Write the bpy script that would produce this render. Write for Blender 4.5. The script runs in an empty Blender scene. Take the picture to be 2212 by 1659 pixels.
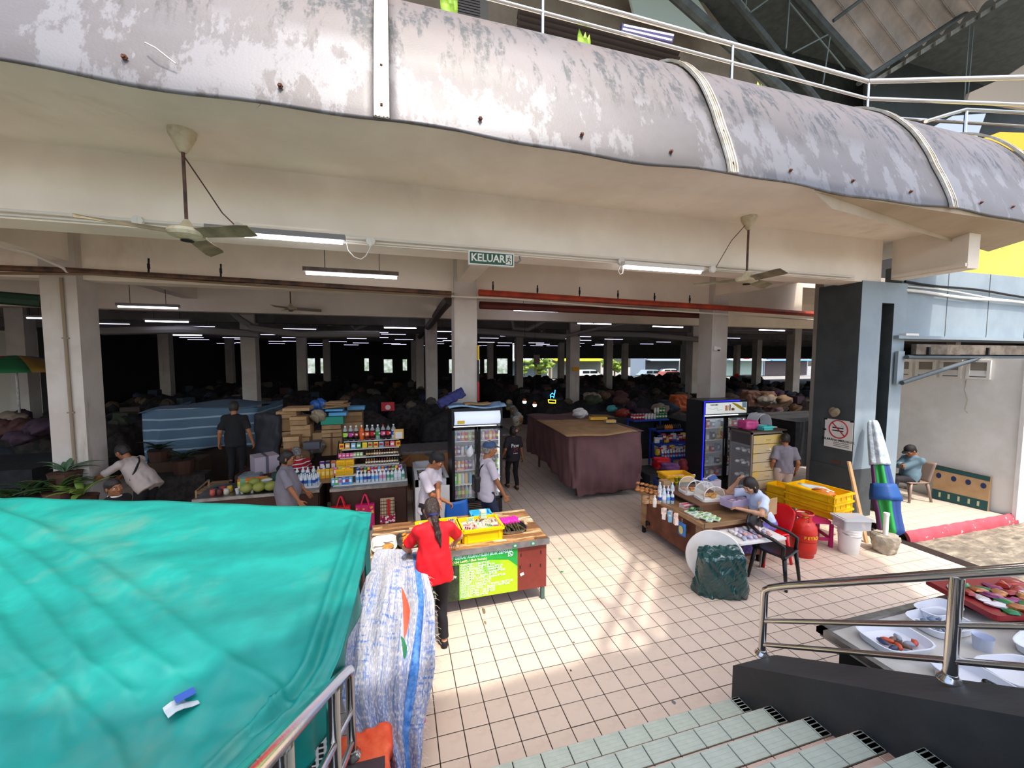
import bpy, math, random
import numpy as np
from mathutils import Vector, Matrix
R=math.radians; PI=math.pi; S=bpy.context.scene; COL=S.collection
random.seed(7); NR=np.random.RandomState(3)
# ---------------------------------------------------------------- camera
W_,H_=2212,1659
FPX,PITCH,YAW,ROLL,CH=868.55,.0655837,.2793968,.00148,3.1
def _v(a,b,c): return np.array([a,b,c],float)
FW=_v(math.sin(YAW)*math.cos(PITCH),math.cos(YAW)*math.cos(PITCH),-math.sin(PITCH))
RT0=_v(math.cos(YAW),-math.sin(YAW),0); UP0=np.cross(RT0,FW)
RT=RT0*math.cos(ROLL)+UP0*math.sin(ROLL); UP=UP0*math.cos(ROLL)-RT0*math.sin(ROLL)
CP=_v(0,0,CH)
cam=bpy.data.cameras.new('camera'); co=bpy.data.objects.new('camera',cam); COL.objects.link(co)
m=Matrix.Identity(4)
for i in range(3): m[i][0]=RT[i]; m[i][1]=UP[i]; m[i][2]=-FW[i]; m[i][3]=CP[i]
co.matrix_world=m; cam.sensor_width=36; cam.lens=FPX/W_*36; cam.clip_start=.05; cam.clip_end=400
S.camera=co
# ---------------------------------------------------------------- light
SUND=_v(.217,-1,2.126); SUND/=np.linalg.norm(SUND)      # towards the sun
w=bpy.data.worlds.new('sky'); S.world=w; w.use_nodes=True; nt=w.node_tree; bg=nt.nodes['Background']
sk=nt.nodes.new('ShaderNodeTexSky'); sk.sky_type='NISHITA'; sk.sun_disc=False
sk.sun_elevation=math.asin(SUND[2]); sk.sun_rotation=math.atan2(SUND[0],SUND[1]); sk.air_density=1.0; sk.dust_density=4; sk.ozone_density=1.0
nt.links.new(sk.outputs[0],bg.inputs[0]); bg.inputs[1].default_value=.36
sl=bpy.data.lights.new('sun','SUN'); sl.energy=2.85; sl.angle=R(.9); sl.color=(1,.95,.87)
so=bpy.data.objects.new('sun',sl); COL.objects.link(so); so.location=SUND*40
so.rotation_euler=Vector(SUND).to_track_quat('Z','Y').to_euler()
S.view_settings.view_transform='Standard'; S.view_settings.look='None'; S.view_settings.gamma=1
S.view_settings.use_curve_mapping=False; S.view_settings.exposure=.38
try: S.cycles.max_bounces=10; S.cycles.diffuse_bounces=7; S.cycles.use_denoising=True; S.cycles.sample_clamp_indirect=6; S.cycles.caustics_reflective=False; S.cycles.caustics_refractive=False
except Exception: pass
# photograph pixel -> point on a plane of the place
def ray(x,y): return FW+RT*(x-1106)/FPX-UP*(y-829.5)/FPX
def az(x,y,z=0.): d=ray(x,y); return CP+d*(z-CH)/d[2]
def ay(x,y,Y): d=ray(x,y); return CP+d*Y/d[1]
def ax(x,y,X): d=ray(x,y); return CP+d*X/d[0]
# ---------------------------------------------------------------- mesh helpers
class MB:
    def __init__(s): s.v=[]; s.f=[]; s.m=[]
    def add(s,vs,fs,mi=0):
        b=len(s.v); s.v+= [tuple(map(float,p)) for p in vs]; s.f+=[tuple(b+i for i in f) for f in fs]; s.m+=[mi]*len(fs); return s
    def box(s,c,d,rz=0,mi=0,tp=1,rx=0,ry=0):
        x,y,z=[k/2 for k in d]; t=tp
        vs=[(-x,-y,-z),(x,-y,-z),(x,y,-z),(-x,y,-z),(-x*t,-y*t,z),(x*t,-y*t,z),(x*t,y*t,z),(-x*t,y*t,z)]
        if rz or rx or ry:
            M=Matrix.Rotation(rz,3,'Z')@Matrix.Rotation(ry,3,'Y')@Matrix.Rotation(rx,3,'X'); vs=[M@Vector(p) for p in vs]
        vs=[(p[0]+c[0],p[1]+c[1],p[2]+c[2]) for p in vs]
        return s.add(vs,[(0,3,2,1),(4,5,6,7),(0,1,5,4),(1,2,6,5),(2,3,7,6),(3,0,4,7)],mi)
    def b2(s,a,b,mi=0): return s.box([(a[i]+b[i])/2 for i in range(3)],[abs(b[i]-a[i]) for i in range(3)],mi=mi)
    def rbox(s,c,d,r,mi=0,rz=0,seg=3):
        # box with rounded vertical edges
        x,y,z=[k/2 for k in d]; r=min(r,x*.99,y*.99); pts=[]
        for q,(cx,cy) in enumerate(((x-r,y-r),(-x+r,y-r),(-x+r,-y+r),(x-r,-y+r))):
            for k in range(seg+1):
                a=PI/2*(q+k/seg); pts.append((cx+r*math.cos(a),cy+r*math.sin(a)))
        ca,sa=math.cos(rz),math.sin(rz); pts=[(c[0]+p[0]*ca-p[1]*sa,c[1]+p[0]*sa+p[1]*ca) for p in pts]
        return s.prism(pts,c[2]-z,c[2]+z,mi)
    def prism(s,poly,z0,z1,mi=0,top=None):
        n=len(poly); t=top or poly
        vs=[(p[0],p[1],z0) for p in poly]+[(p[0],p[1],z1) for p in t]
        fs=[tuple(range(n-1,-1,-1)),tuple(range(n,2*n))]+[(i,(i+1)%n,n+(i+1)%n,n+i) for i in range(n)]
        return s.add(vs,fs,mi)
    def ext(s,poly,d,mi=0):
        # polygon of 3-D points extruded by vector d
        n=len(poly); p2=[tuple(np.array(p)+np.array(d)) for p in poly]
        return s.add(list(map(tuple,poly))+p2,[tuple(range(n-1,-1,-1)),tuple(range(n,2*n))]+[(i,(i+1)%n,n+(i+1)%n,n+i) for i in range(n)],mi)
    def tube(s,pts,r,seg=8,mi=0,caps=True):
        P=[Vector(p) for p in pts]; n=len(P); rr=r if isinstance(r,(list,tuple)) else [r]*n
        T=[]
        for i in range(n):
            a=P[max(0,i-1)]; b=P[min(n-1,i+1)]; d=(b-a); T.append(d.normalized() if d.length>1e-9 else Vector((0,0,1)))
        u=T[0].orthogonal().normalized(); vs=[]
        for i in range(n):
            u=(u-T[i]*u.dot(T[i])); u=u.normalized() if u.length>1e-6 else T[i].orthogonal().normalized(); w2=T[i].cross(u)
            for k in range(seg):
                a=2*PI*k/seg; vs.append(P[i]+(u*math.cos(a)+w2*math.sin(a))*rr[i])
        fs=[(i*seg+k,i*seg+(k+1)%seg,(i+1)*seg+(k+1)%seg,(i+1)*seg+k) for i in range(n-1) for k in range(seg)]
        if caps: fs+=[tuple(range(seg-1,-1,-1)),tuple((n-1)*seg+k for k in range(seg))]
        return s.add(vs,fs,mi)
    def lathe(s,prof,seg=12,c=(0,0,0),mi=0,cap=True,M=None):
        n=len(prof); vs=[]
        for r,z in prof:
            for k in range(seg):
                a=2*PI*k/seg; p=Vector((r*math.cos(a),r*math.sin(a),z))
                if M is not None: p=M@p
                vs.append((p[0]+c[0],p[1]+c[1],p[2]+c[2]))
        fs=[(i*seg+k,i*seg+(k+1)%seg,(i+1)*seg+(k+1)%seg,(i+1)*seg+k) for i in range(n-1) for k in range(seg)]
        if cap: fs+=[tuple(range(seg-1,-1,-1)),tuple((n-1)*seg+k for k in range(seg))]
        return s.add(vs,fs,mi)
    def blob(s,c,r,mi=0,seg=8,rings=5,jit=0,M=None):
        r=r if isinstance(r,(tuple,list)) else (r,r,r); vs=[(0,0,-1)]; fs=[]
        for i in range(1,rings):
            t=-PI/2+PI*i/rings
            for k in range(seg):
                a=2*PI*k/seg; vs.append((math.cos(t)*math.cos(a),math.cos(t)*math.sin(a),math.sin(t)))
        vs.append((0,0,1)); L=len(vs)-1
        for k in range(seg):
            fs.append((0,1+(k+1)%seg,1+k)); fs.append((L,L-seg+k,L-seg+(k+1)%seg))
            for i in range(rings-2): a=1+i*seg; fs.append((a+k,a+(k+1)%seg,a+seg+(k+1)%seg,a+seg+k))
        out=[]
        for p in vs:
            j=1+random.uniform(-jit,jit); q=Vector((p[0]*r[0]*j,p[1]*r[1]*j,p[2]*r[2]*j))
            if M is not None: q=M@q
            out.append((q[0]+c[0],q[1]+c[1],q[2]+c[2]))
        return s.add(out,fs,mi)
    def grid(s,nu,nv,fn,mi=0,close=False):
        vs=[fn(i/nu,j/nv) for j in range(nv+1) for i in range(nu+1)]; w=nu+1
        return s.add(vs,[(j*w+i,j*w+i+1,(j+1)*w+i+1,(j+1)*w+i) for j in range(nv) for i in range(nu)],mi)
    def shell(s,nu,nv,fn,th,mi=0):
        # a sheet with thickness: grid plus offset copy and rim
        b=len(s.v); s.grid(nu,nv,fn,mi); w=nu+1; n=w*(nv+1)
        V=np.array(s.v[b:b+n]).reshape(nv+1,w,3); N=np.cross(np.gradient(V,axis=1),np.gradient(V,axis=0)); N/=np.linalg.norm(N,axis=2,keepdims=True)+1e-9
        V2=(V-N*th).reshape(-1,3); f=[]
        for j in range(nv):
            for i in range(nu): a=j*w+i; f.append((a,a+w,a+w+1,a+1))
        c=len(s.v); s.v+=[tuple(p) for p in V2]; s.f+=[tuple(c+k for k in q) for q in f]
        for i in range(nu):
            s.f.append((b+i+1,b+i,c+i,c+i+1)); e=nv*w; s.f.append((b+e+i,b+e+i+1,c+e+i+1,c+e+i))
        for j in range(nv):
            s.f.append((b+j*w,b+(j+1)*w,c+(j+1)*w,c+j*w)); s.f.append((b+(j+1)*w+nu,b+j*w+nu,c+j*w+nu,c+(j+1)*w+nu))
        s.m+=[mi]*(len(s.f)-len(s.m)); return s
    def tf(s,M,b=0):
        for i in range(b,len(s.v)): s.v[i]=tuple(M@Vector(s.v[i]))
        return s
    def mesh(s,name,mats,smooth=False):
        me=bpy.data.meshes.new(name); me.from_pydata(s.v,[],s.f)
        for k in (mats if isinstance(mats,(list,tuple)) else [mats]): me.materials.append(k)
        if any(s.m): me.polygons.foreach_set('material_index',s.m)
        if smooth:
            me.polygons.foreach_set('use_smooth',[True]*len(s.f))
            if smooth!=True:
                try: me.set_sharp_from_angle(angle=R(smooth))
                except Exception: pass
        me.update(); return me
def mobj(name,me,parent=None,loc=(0,0,0),rz=0,rot=None):
    o=bpy.data.objects.new(name,me); COL.objects.link(o); o.parent=parent; o.location=loc; o.rotation_euler=rot or (0,0,rz); return o
def obj(name,mb,mats,parent=None,loc=(0,0,0),rz=0,smooth=False,rot=None): return mobj(name,mb.mesh(name,mats,smooth),parent,loc,rz,rot)
def tag(o,label=None,cat=None,group=None,kind=None):
    for k,v in (('label',label),('category',cat),('group',group),('kind',kind)):
        if v: o[k]=v
    return o
def thing(name,label,cat,loc=(0,0,0),rz=0,group=None,rot=None):
    o=bpy.data.objects.new(name,None); COL.objects.link(o); o.location=loc; o.rotation_euler=rot or (0,0,rz); return tag(o,label,cat,group)
def struct(name,mb,mats,parent=None,smooth=False,label=None,loc=(0,0,0),cat=None):
    o=obj(name,mb,mats,parent,loc,smooth=smooth)
    if parent is None: o['kind']='structure'
    return tag(o,label,cat)
KIDS={}
def kids(o): return [c for c in bpy.data.objects if c.parent==o]
def proto_tree(o):
    return (o,[proto_tree(c) for c in kids(o)])
def dup(tree,loc,rz=0,label=None,group=None,parent=None,scale=None,swap=None):
    o,ch=tree; c=o.copy(); COL.objects.link(c)
    if parent is None:
        c.location=loc; c.rotation_euler=(0,0,rz)
        if scale: c.scale=(scale,)*3 if not isinstance(scale,(tuple,list)) else scale
        if label: c['label']=label
        if group: c['group']=group
    else: c.parent=parent
    if swap:
        for s_ in c.material_slots:
            if s_.material and s_.material.name in swap:
                k=swap[s_.material.name]; s_.link='OBJECT'; s_.material=k
    for t in ch: dup(t,None,parent=c,swap=swap)
    return c
# ---------------------------------------------------------------- materials
MATS={}
def lin(c):
    if isinstance(c,str): c=tuple(int(c[i:i+2],16)/255 for i in (0,2,4))
    return tuple((k/12.92 if k<=.04045 else ((k+.055)/1.055)**2.4) for k in c[:3])+(1,)
def mat(name,col,rough=.6,metal=0,col2=None,ns=6,mix=(.4,.6),bump=0,bs=40,emit=0,trans=0,alpha=1,spec=None,ior=1.45,sc=(1,1,1),coat=0,sss=0,det=4):
    if name in MATS: return MATS[name]
    m=bpy.data.materials.new(name); m.use_nodes=True; nt=m.node_tree; b=nt.nodes['Principled BSDF']; I=b.inputs
    c=lin(col); I['Base Color'].default_value=c; I['Roughness'].default_value=rough; I['Metallic'].default_value=metal
    I['IOR'].default_value=ior
    if trans: I['Transmission Weight'].default_value=trans
    if alpha<1: I['Alpha'].default_value=alpha
    if coat: I['Coat Weight'].default_value=coat
    if spec is not None: I['Specular IOR Level'].default_value=spec
    if emit: I['Emission Color'].default_value=c; I['Emission Strength'].default_value=emit
    if col2 or bump:
        tc=nt.nodes.new('ShaderNodeTexCoord'); mp=nt.nodes.new('ShaderNodeMapping'); mp.inputs['Scale'].default_value=sc
        nt.links.new(tc.outputs['Object'],mp.inputs[0])
        if col2:
            n=nt.nodes.new('ShaderNodeTexNoise'); n.inputs['Scale'].default_value=ns; n.inputs['Detail'].default_value=det; n.inputs['Roughness'].default_value=.6
            nt.links.new(mp.outputs[0],n.inputs[0])
            r=nt.nodes.new('ShaderNodeValToRGB'); r.color_ramp.elements[0].position=mix[0]; r.color_ramp.elements[1].position=mix[1]
            r.color_ramp.elements[0].color=c; r.color_ramp.elements[1].color=lin(col2)
            nt.links.new(n.outputs[0],r.inputs[0]); nt.links.new(r.outputs[0],I['Base Color'])
            if emit: nt.links.new(r.outputs[0],I['Emission Color'])
        if bump:
            n2=nt.nodes.new('ShaderNodeTexNoise'); n2.inputs['Scale'].default_value=bs; n2.inputs['Detail'].default_value=3
            nt.links.new(mp.outputs[0],n2.inputs[0]); bp=nt.nodes.new('ShaderNodeBump'); bp.inputs['Strength'].default_value=bump; bp.inputs['Distance'].default_value=.02
            nt.links.new(n2.outputs[0],bp.inputs['Height']); nt.links.new(bp.outputs[0],I['Normal'])
    MATS[name]=m; return m
def addlayer(m,col,scale,lo,hi,sc=(1,1,1),det=6,rough=.65,kind='noise'):
    # one more layer of stain mixed over the base colour
    nt=m.node_tree; b=nt.nodes['Principled BSDF']; I=b.inputs['Base Color']
    tc=nt.nodes.new('ShaderNodeTexCoord'); mp=nt.nodes.new('ShaderNodeMapping'); mp.inputs['Scale'].default_value=sc; mp.inputs['Location'].default_value=(random.random()*9,3,5)
    nt.links.new(tc.outputs['Object'],mp.inputs[0])
    n=nt.nodes.new('ShaderNodeTexNoise'); n.inputs['Scale'].default_value=scale; n.inputs['Detail'].default_value=det; n.inputs['Roughness'].default_value=rough
    nt.links.new(mp.outputs[0],n.inputs[0])
    mr=nt.nodes.new('ShaderNodeMapRange'); mr.inputs[1].default_value=lo; mr.inputs[2].default_value=hi; nt.links.new(n.outputs[0],mr.inputs[0])
    mx=nt.nodes.new('ShaderNodeMix'); mx.data_type='RGBA'
    nt.links.new(mr.outputs[0],mx.inputs[0])
    if I.links: nt.links.new(I.links[0].from_socket,mx.inputs[6])
    else: mx.inputs[6].default_value=I.default_value
    mx.inputs[7].default_value=lin(col); nt.links.new(mx.outputs[2],I); return m
K={}
K['plaster']=mat('plaster','ebe1d2',.85,col2='e0d5c5',ns=.9,bump=.08,bs=25); addlayer(K['plaster'],'c9bba8',.6,.62,.78,sc=(1,1,.5)); addlayer(K['plaster'],'8f8475',14,.72,.8)
K['column']=mat('column_paint','c9c2bb',.8,col2='bdb4ab',ns=1.5,bump=.05); addlayer(K['column'],'8b7c68',1.2,.6,.8,sc=(2,2,.4))
K['darkslab']=mat('shaded_soffit','6f6a69',.9,col2='5a5553',ns=.8)  # darker copy of the plaster, hall shade put into the colour
K['charcoal']=mat('charcoal_paint','44494a',.6,col2='3b4041',ns=3,bump=.15,bs=30); addlayer(K['charcoal'],'7d8181',25,.71,.74)
K['bluegrey']=mat('blue_grey_paint','8d9ba3',.6,col2='85939c',ns=2,bump=.06)
K['curb']=mat('curb_paint','34383a',.55,col2='2c3032',ns=3,bump=.12,bs=14); addlayer(K['curb'],'8b8c8a',18,.73,.75,sc=(1,1,.3))
K['white']=mat('white_paint','e8e6e1',.6,col2='dedbd4',ns=2)
K['red']=mat('red_curb_paint','b54a55',.7,col2='a03e48',ns=5); addlayer(K['red'],'cdbfae',9,.62,.66)
K['asphalt']=mat('asphalt','8d8372',.95,col2='5f584d',ns=5,mix=(.35,.65),bump=.8,bs=22,det=8); addlayer(K['asphalt'],'aa9f8b',3,.5,.7,sc=(1,3,1))
K['steel']=mat('stainless_steel','c9c7c3',.16,1,bump=.02,bs=60)
K['steel2']=mat('brushed_metal','a7a6a4',.38,1,col2='8f8e8c',ns=8)
K['grout']=mat('grout','2e2019',.95,col2='241812',ns=12)
K['tile']=mat('floor_tile','d6c5b4',.42,col2='cdbba9',ns=1.3,bump=.03,bs=90); addlayer(K['tile'],'b9a38e',2.2,.58,.8); addlayer(K['tile'],'7a6a5c',38,.76,.79)
K['tileg']=mat('nosing_tile','c3cfc0',.6,col2='b4c0b2',ns=6,bump=.05)
K['tileb']=mat('tread_tile','dcc2b0',.5,col2='d0b5a3',ns=6)
K['black']=mat('black_plastic','1b1b1d',.45)
K['rubber']=mat('dark_matter','141416',.8)
K['rust']=mat('rusted_bolt','7b4a35',.8,col2='4a2c20',ns=30)
K['tube']=mat('tube_light','f3f2ff',.4,emit=22)
K['tubefar']=mat('far_tube_light','e6e2ff',.4,emit=8)
K['wire']=mat('white_cable','d5d0c6',.6)
K['brownpipe']=mat('brown_pipe','3f2e28',.6,col2='6a4a38',ns=4)
K['redpipe']=mat('orange_pipe','b63f22',.5,col2='8b2f1c',ns=3); addlayer(K['redpipe'],'d8b7a4',2.5,.66,.7,sc=(.5,1,1))
K['greypipe']=mat('grey_pipe','7f7c7b',.6)
K['roofdark']=mat('roof_steel_paint','3c4443',.7,col2='2f3534',ns=3)
K['wood']=mat('worn_wood','9b7a57',.7,col2='7e6144',ns=3,sc=(1,6,1),bump=.1)
K['card']=mat('cardboard','a5825c',.85,col2='97754f',ns=4)
K['card2']=mat('pale_cardboard','b8956c',.85,col2='ab875e',ns=3)
K['dirty']=mat('dark_goods','3a3431',.8,col2='241f1e',ns=9)
# ================================================================ STRUCTURE
SX,SY=.2175,.22519; TX0,TY0=.48885,4.04706
ZS=5.25   # soffit of the slab
# floor: grout bed, tiles laid one by one
fl=MB(); fl.b2((-26,-3,-.2),(8.35,46,-.006)); fl.b2((8.35,6.9,-.2),(60,46,-.006)); floor=struct('floor',fl,K['grout'],label='cream square tiled floor with dark joints')
tm=MB(); g=.0042
def tilebox(mb,x,y,z,dx,dy,th=.012,e=.004,mi=0):
    a=[(x+g,y+g,z-th),(x+dx-g,y+g,z-th),(x+dx-g,y+dy-g,z-th),(x+g,y+dy-g,z-th)]
    b=[(x+g+e,y+g+e,z),(x+dx-g-e,y+g+e,z),(x+dx-g-e,y+dy-g-e,z),(x+g+e,y+dy-g-e,z)]
    a2=[(p[0],p[1],z-e*.5) for p in a]
    mb.add(a+a2+b,[(0,1,5,4),(1,2,6,5),(2,3,7,6),(3,0,4,7),(4,5,9,8),(5,6,10,9),(6,7,11,10),(7,4,8,11),(8,9,10,11)],mi)
tilebox(tm,0,0,0,SX,SY); tme=tm.mesh('tile',K['tile'])
cells=[]
for i in range(-34,72):
    for j in range(-17,70):
        x=TX0+i*SX; y=TY0+j*SY
        if (x>8.1 and y<6.9) or x<-7 or x>16: continue
        if y<2.45 and not (x>2.95): continue
        if y<.2: continue
        cells.append((x,y))
def vis(c):
    x,y=c[0]+.1,c[1]+.1
    d=np.array([x,y,-CH]); q=d@FW
    if q<.1: return 1e9
    u=1106+FPX*(d@RT)/q; v=829.5-FPX*(d@UP)/q
    if not(-20<u<2230 and v<1690): return 1e9
    if u<930 and v>1150: return 1e9          # behind the tarpaulins
    return q
cells.sort(key=vis)
for x,y in cells[:300]:
    mobj('tile',tme,floor,(x,y,random.uniform(-.0012,.0008)))
tb=MB()
for x,y in cells[300:]: tilebox(tb,x,y,random.uniform(-.001,.0008),SX,SY)
o=obj('tiles_beyond',tb,K['tile'],floor); o['kind']='stuff'
# asphalt outside, red kerb and raised platform
a=MB()
def asf(u,v):
    x=8.36+u*16; y=-4+v*8.55; return (x,y,-.05+.012*math.sin(x*7+y*3)*math.cos(y*5-x)+.05*max(0,1-abs(y-4.5)*1.2)*.6)
a.grid(60,40,asf); asph=struct('road_surface',a,K['asphalt'],label='rough grey asphalt apron beside the red kerb')
pl=MB(); pl.b2((8.35,4.60,-.2),(11.25,6.9,.088)); plat=struct('platform_floor',pl,K['grout'],label='raised pale tiled platform behind the red kerb')
pm=MB(); PS=.2175
tilebox(pm,0,0,0,PS,PS,mi=0); pme=pm.mesh('tile',mat('platform_tile','c4b8a8',.5,col2='b8ac9c',ns=2))
for i in range(13):
    for j in range(10):
        mobj('tile',pme,plat,(8.36+i*PS,4.62+j*PS,.1))
kb=MB(); kb.shell(40,6,lambda u,v:(8.3+u*2.98,4.60-.06*math.sin(min(1,v*1.4)*PI/2),.1-.16*max(0,v-.12)/.88+.004*math.sin(u*60)*(v<.3)),.05)
struct('trim_1',kb,K['red'],label='chipped red painted kerb edge of the raised platform',smooth=40)
# stairs
Xl,Xr=-.12,2.80
st=MB()
NZ=[(2.637-.31*k,.168+.19*k) for k in range(9)]
for y,z in NZ: st.b2((Xl,y-.31,-.1),(Xr,y,z-.012))
stairs=struct('stairs',st,K['grout'],label='tiled outdoor steps with ribbed pale green nosings')
ng=MB(); tilebox(ng,0,0,0,SX,.15,.014)
for k in range(4): ng.box((SX/2,.035+k*.03,-.0005),(SX-.02,.007,.003))
ngm=ng.mesh('nosing_tile',K['tileg']); bg_=MB(); tilebox(bg_,0,0,0,SX,.16); bgm=bg_.mesh('tread_tile',K['tileb'])
rg=MB(); rg.box((SX/2,.004,-.084),(SX-.008,.012,.16)); rgm=rg.mesh('riser_tile',K['tileb'])
nx=int((Xr-Xl)/SX)+1
for k,(y,z) in enumerate(NZ[:8]):
    for i in range(nx):
        x=Xr-(i+.38)*SX-(0)
        if i==nx-1: continue
        mobj('nosing_tile',ngm,stairs,(x,y-.148,z)); mobj('tread_tile',bgm,stairs,(x,y-.31,z))
        if k<4: mobj('riser_tile',rgm,stairs,(x,y,z-.01))
    e=MB(); tilebox(e,0,0,0,.38*SX*1.0+.0,.15); 
    mobj('nosing_tile',ngm,stairs,(Xr-.38*SX,y-.148,z)).scale=(.62*0+.38,1,1); mobj('tread_tile',bgm,stairs,(Xr-.38*SX,y-.31,z)).scale=(.38,1,1)
# kerb walls beside the stairs
def curbwall(x0,x1,nm,lab):
    y0=2.70; P=[(y0,-.05),(y0,.40),(y0-.05,.44),(-1.2,.44+.613*(y0+1.15)),(-1.2,-.05)]
    c=MB(); c.ext([(x0,p[0],p[1]) for p in P],(x1-x0,0,0)); return struct(nm,c,K['curb'],label=lab,smooth=30)
curbwall(Xr,3.24,'wall_right','dark grey sloping parapet on the right of the stairs')
curbwall(Xl-.34,Xl,'wall_left','dark grey sloping parapet on the left of the stairs')
# columns
CW=.463
def column(i,j):
    x=[-11.8,-5.37,1.14,7.47,14.0,20.5,27.1,33.6][i]; y=8.2+8.4*j
    c=MB(); c.b2((x,y,0),(x+CW,y+CW,ZS if j==0 else 4.9)); 
    if j>0: c.b2((x-.02,y-.02,0),(x+CW+.02,y+CW+.02,.9),mi=1)
    nm={(1,0):'cream square pillar at the left with a cable pipe down its face',(2,0):'cream square pillar behind the two door drinks fridge',(3,0):'grey square pillar behind the blue lit drinks fridge'}.get((i,j))
    if nm is None: nm='square pillar %s back, %s'%(['','one bay','two bays','three bays','four bays','five bays','six bays'][j],['outer left line','line of the left pillar','line of the middle pillar','line of the right pillar','outer right line','second outer right line','third outer right line','fourth outer right line'][i])
    o=struct('column',c,[K['column'],mat('red_plinth','4a2a28',.8)],label=nm); return o
cols={}
for i in range(8):
    for j in range(4):
        if i>3 and j==0: continue
        cols[i,j]=column(i,j)
# conduit down the left pillar, camera on the right pillar
t=MB(); t.tube([(-5.08,8.17,4.35),(-5.07,8.17,1.1),(-5.06,8.17,1.05)],.022,6)
for z in (3.4,2.2): t.box((-5.08,8.18,z),(.09,.03,.02))
obj('conduit',t,mat('dirty_conduit','8f7f6c',.7),cols[1,0],smooth=30)
# slab and beams
sb=MB(); sb.b2((-30,3.98,ZS),(10.3,42,ZS+.15)); sb.b2((10.3,9.5,ZS),(60,42,ZS+.25))
ceil=struct('ceiling',sb,K['plaster'],label='painted concrete soffit over the market hall')
bm=MB(); bm.b2((-30,5.35,4.48),(8.6,5.75,ZS+.1)); struct('beam_1',bm,K['plaster'],label='pale front edge beam over the market entrance')
for k,(y,z,d) in enumerate([(8.35,4.36,.35),(12.5,4.30,.3),(16.75,4.36,.35),(20.9,4.3,.3),(25.1,4.36,.35),(29.3,4.3,.3),(33.6,4.36,.35)]):
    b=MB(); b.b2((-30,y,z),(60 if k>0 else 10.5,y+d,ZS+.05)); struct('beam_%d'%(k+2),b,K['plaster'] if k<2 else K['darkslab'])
for k,x in enumerate([-11.75,-5.3,1.2,7.52]):
    b=MB(); b.b2((x,5.4,4.62),(x+.32,41.9,ZS+.05)); struct('beam_%d'%(k+20),b,K['plaster'] if k<4 else K['darkslab'])
# tapered brackets at the second beam
# cantilever beam at the corner and dropped soffit on the right
b=MB(); b.b2((8.84,4.3,4.55),(9.12,5.34,ZS+.02)); b.box((8.82,4.8,4.6),(.06,1.0,.05)); struct('beam_30',b,K['plaster'],label='cantilever beam reaching out from the dark corner pillar')
zz=5.02; p=[az(1796,450,zz),az(2212,565,zz)]; dd=(p[1]-p[0]); p[1]=p[0]+dd*(10.3-p[0][0])/dd[0]; p+=[_v(10.3,3.97,zz),_v(p[0][0]-.25,3.97,zz)]
fz=5.17; f0=_v(p[0][0]-.35,3.93,fz); f1=_v(10.3,3.93,fz); b=MB(); b.add([p[0],p[1],f1,f0,p[0]+_v(0,0,.24),p[1]+_v(0,0,.24),f1+_v(0,0,.1),f0+_v(0,0,.1)],[(3,2,1,0),(4,5,6,7),(0,1,5,4),(1,2,6,5),(2,3,7,6),(3,0,4,7)]); struct('ceiling_lower',b,mat('tan_plaster','b5a48d',.85,col2='a9987f',ns=1.2),label='lowered tan soffit at the right end of the balcony')
# dark corner pillar with downpipe slot
DX0,DX1,DY0,DY1=8.12,9.30,5.34,6.12
r1=ay(1899,760,1.)[0]*DY0; r2=ay(1925,760,1.)[0]*DY0
c=MB(); c.b2((DX0,DY0,0),(r1,DY1,4.5)); c.b2((r2,DY0,0),(DX1,DY1,4.5)); c.b2((r1,DY0+.45,0),(r2,DY1,4.5)); c.b2((r1,DY0,4.12),(r2,DY0+.45,4.5))
c.b2((DX0-.012,DY0-.012,0),(r1,DY1,1.02)); 
c.b2((DX0+.25,DY0-.0+.3,4.5),(DX0+.55,DY1-.1,ZS))
dark=struct('column_corner',c,K['charcoal'],label='large charcoal corner pillar carrying the no smoking notice')
f=MB(); f.b2((DX0,DY0-.004,1.02),(r1,DY0,4.5)); f.b2((r2,DY0-.004,0),(DX1,DY0,4.5)); f.b2((r1,DY0-.004,4.12),(r2,DY0,4.5)); obj('front_face',f,K['bluegrey'],dark)['label']='blue grey front face'
f=MB(); f.tube([((r1+r2)/2,DY0+.2,0),((r1+r2)/2,DY0+.2,4.1)],.06,8); obj('downpipe',f,K['rubber'],dark,smooth=40)
# chipped patch on the pillar
# blue grey band wall to the right of the pillar
zb0=ay(2000,727,5.4)[2]; zt=ay(2100,588,5.4)[2]
b=MB(); b.b2((DX1-.02,5.42,zb0),(19,5.7,zt)); 
band=struct('wall_band',b,K['bluegrey'],label='blue grey fascia wall right of the corner pillar')
for x in (10.6,11.9,13.2):
    q=MB(); q.b2((x,5.415,zb0),(x+.012,5.425,zt)); obj('joint',q,K['charcoal'],band)
b=MB(); b.b2((DX1-.3,5.25,zb0-.06),(19,6.0,zb0)); struct('trim_2',b,K['bluegrey'])
b=MB(); b.b2((11.7,6.0,4.55),(24,6.3,7.4)); struct('wall_yellow',b,mat('yellow_paint','f2dc55',.7,col2='ead24a',ns=1),label='bright yellow upper wall behind the blue grey band')
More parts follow.
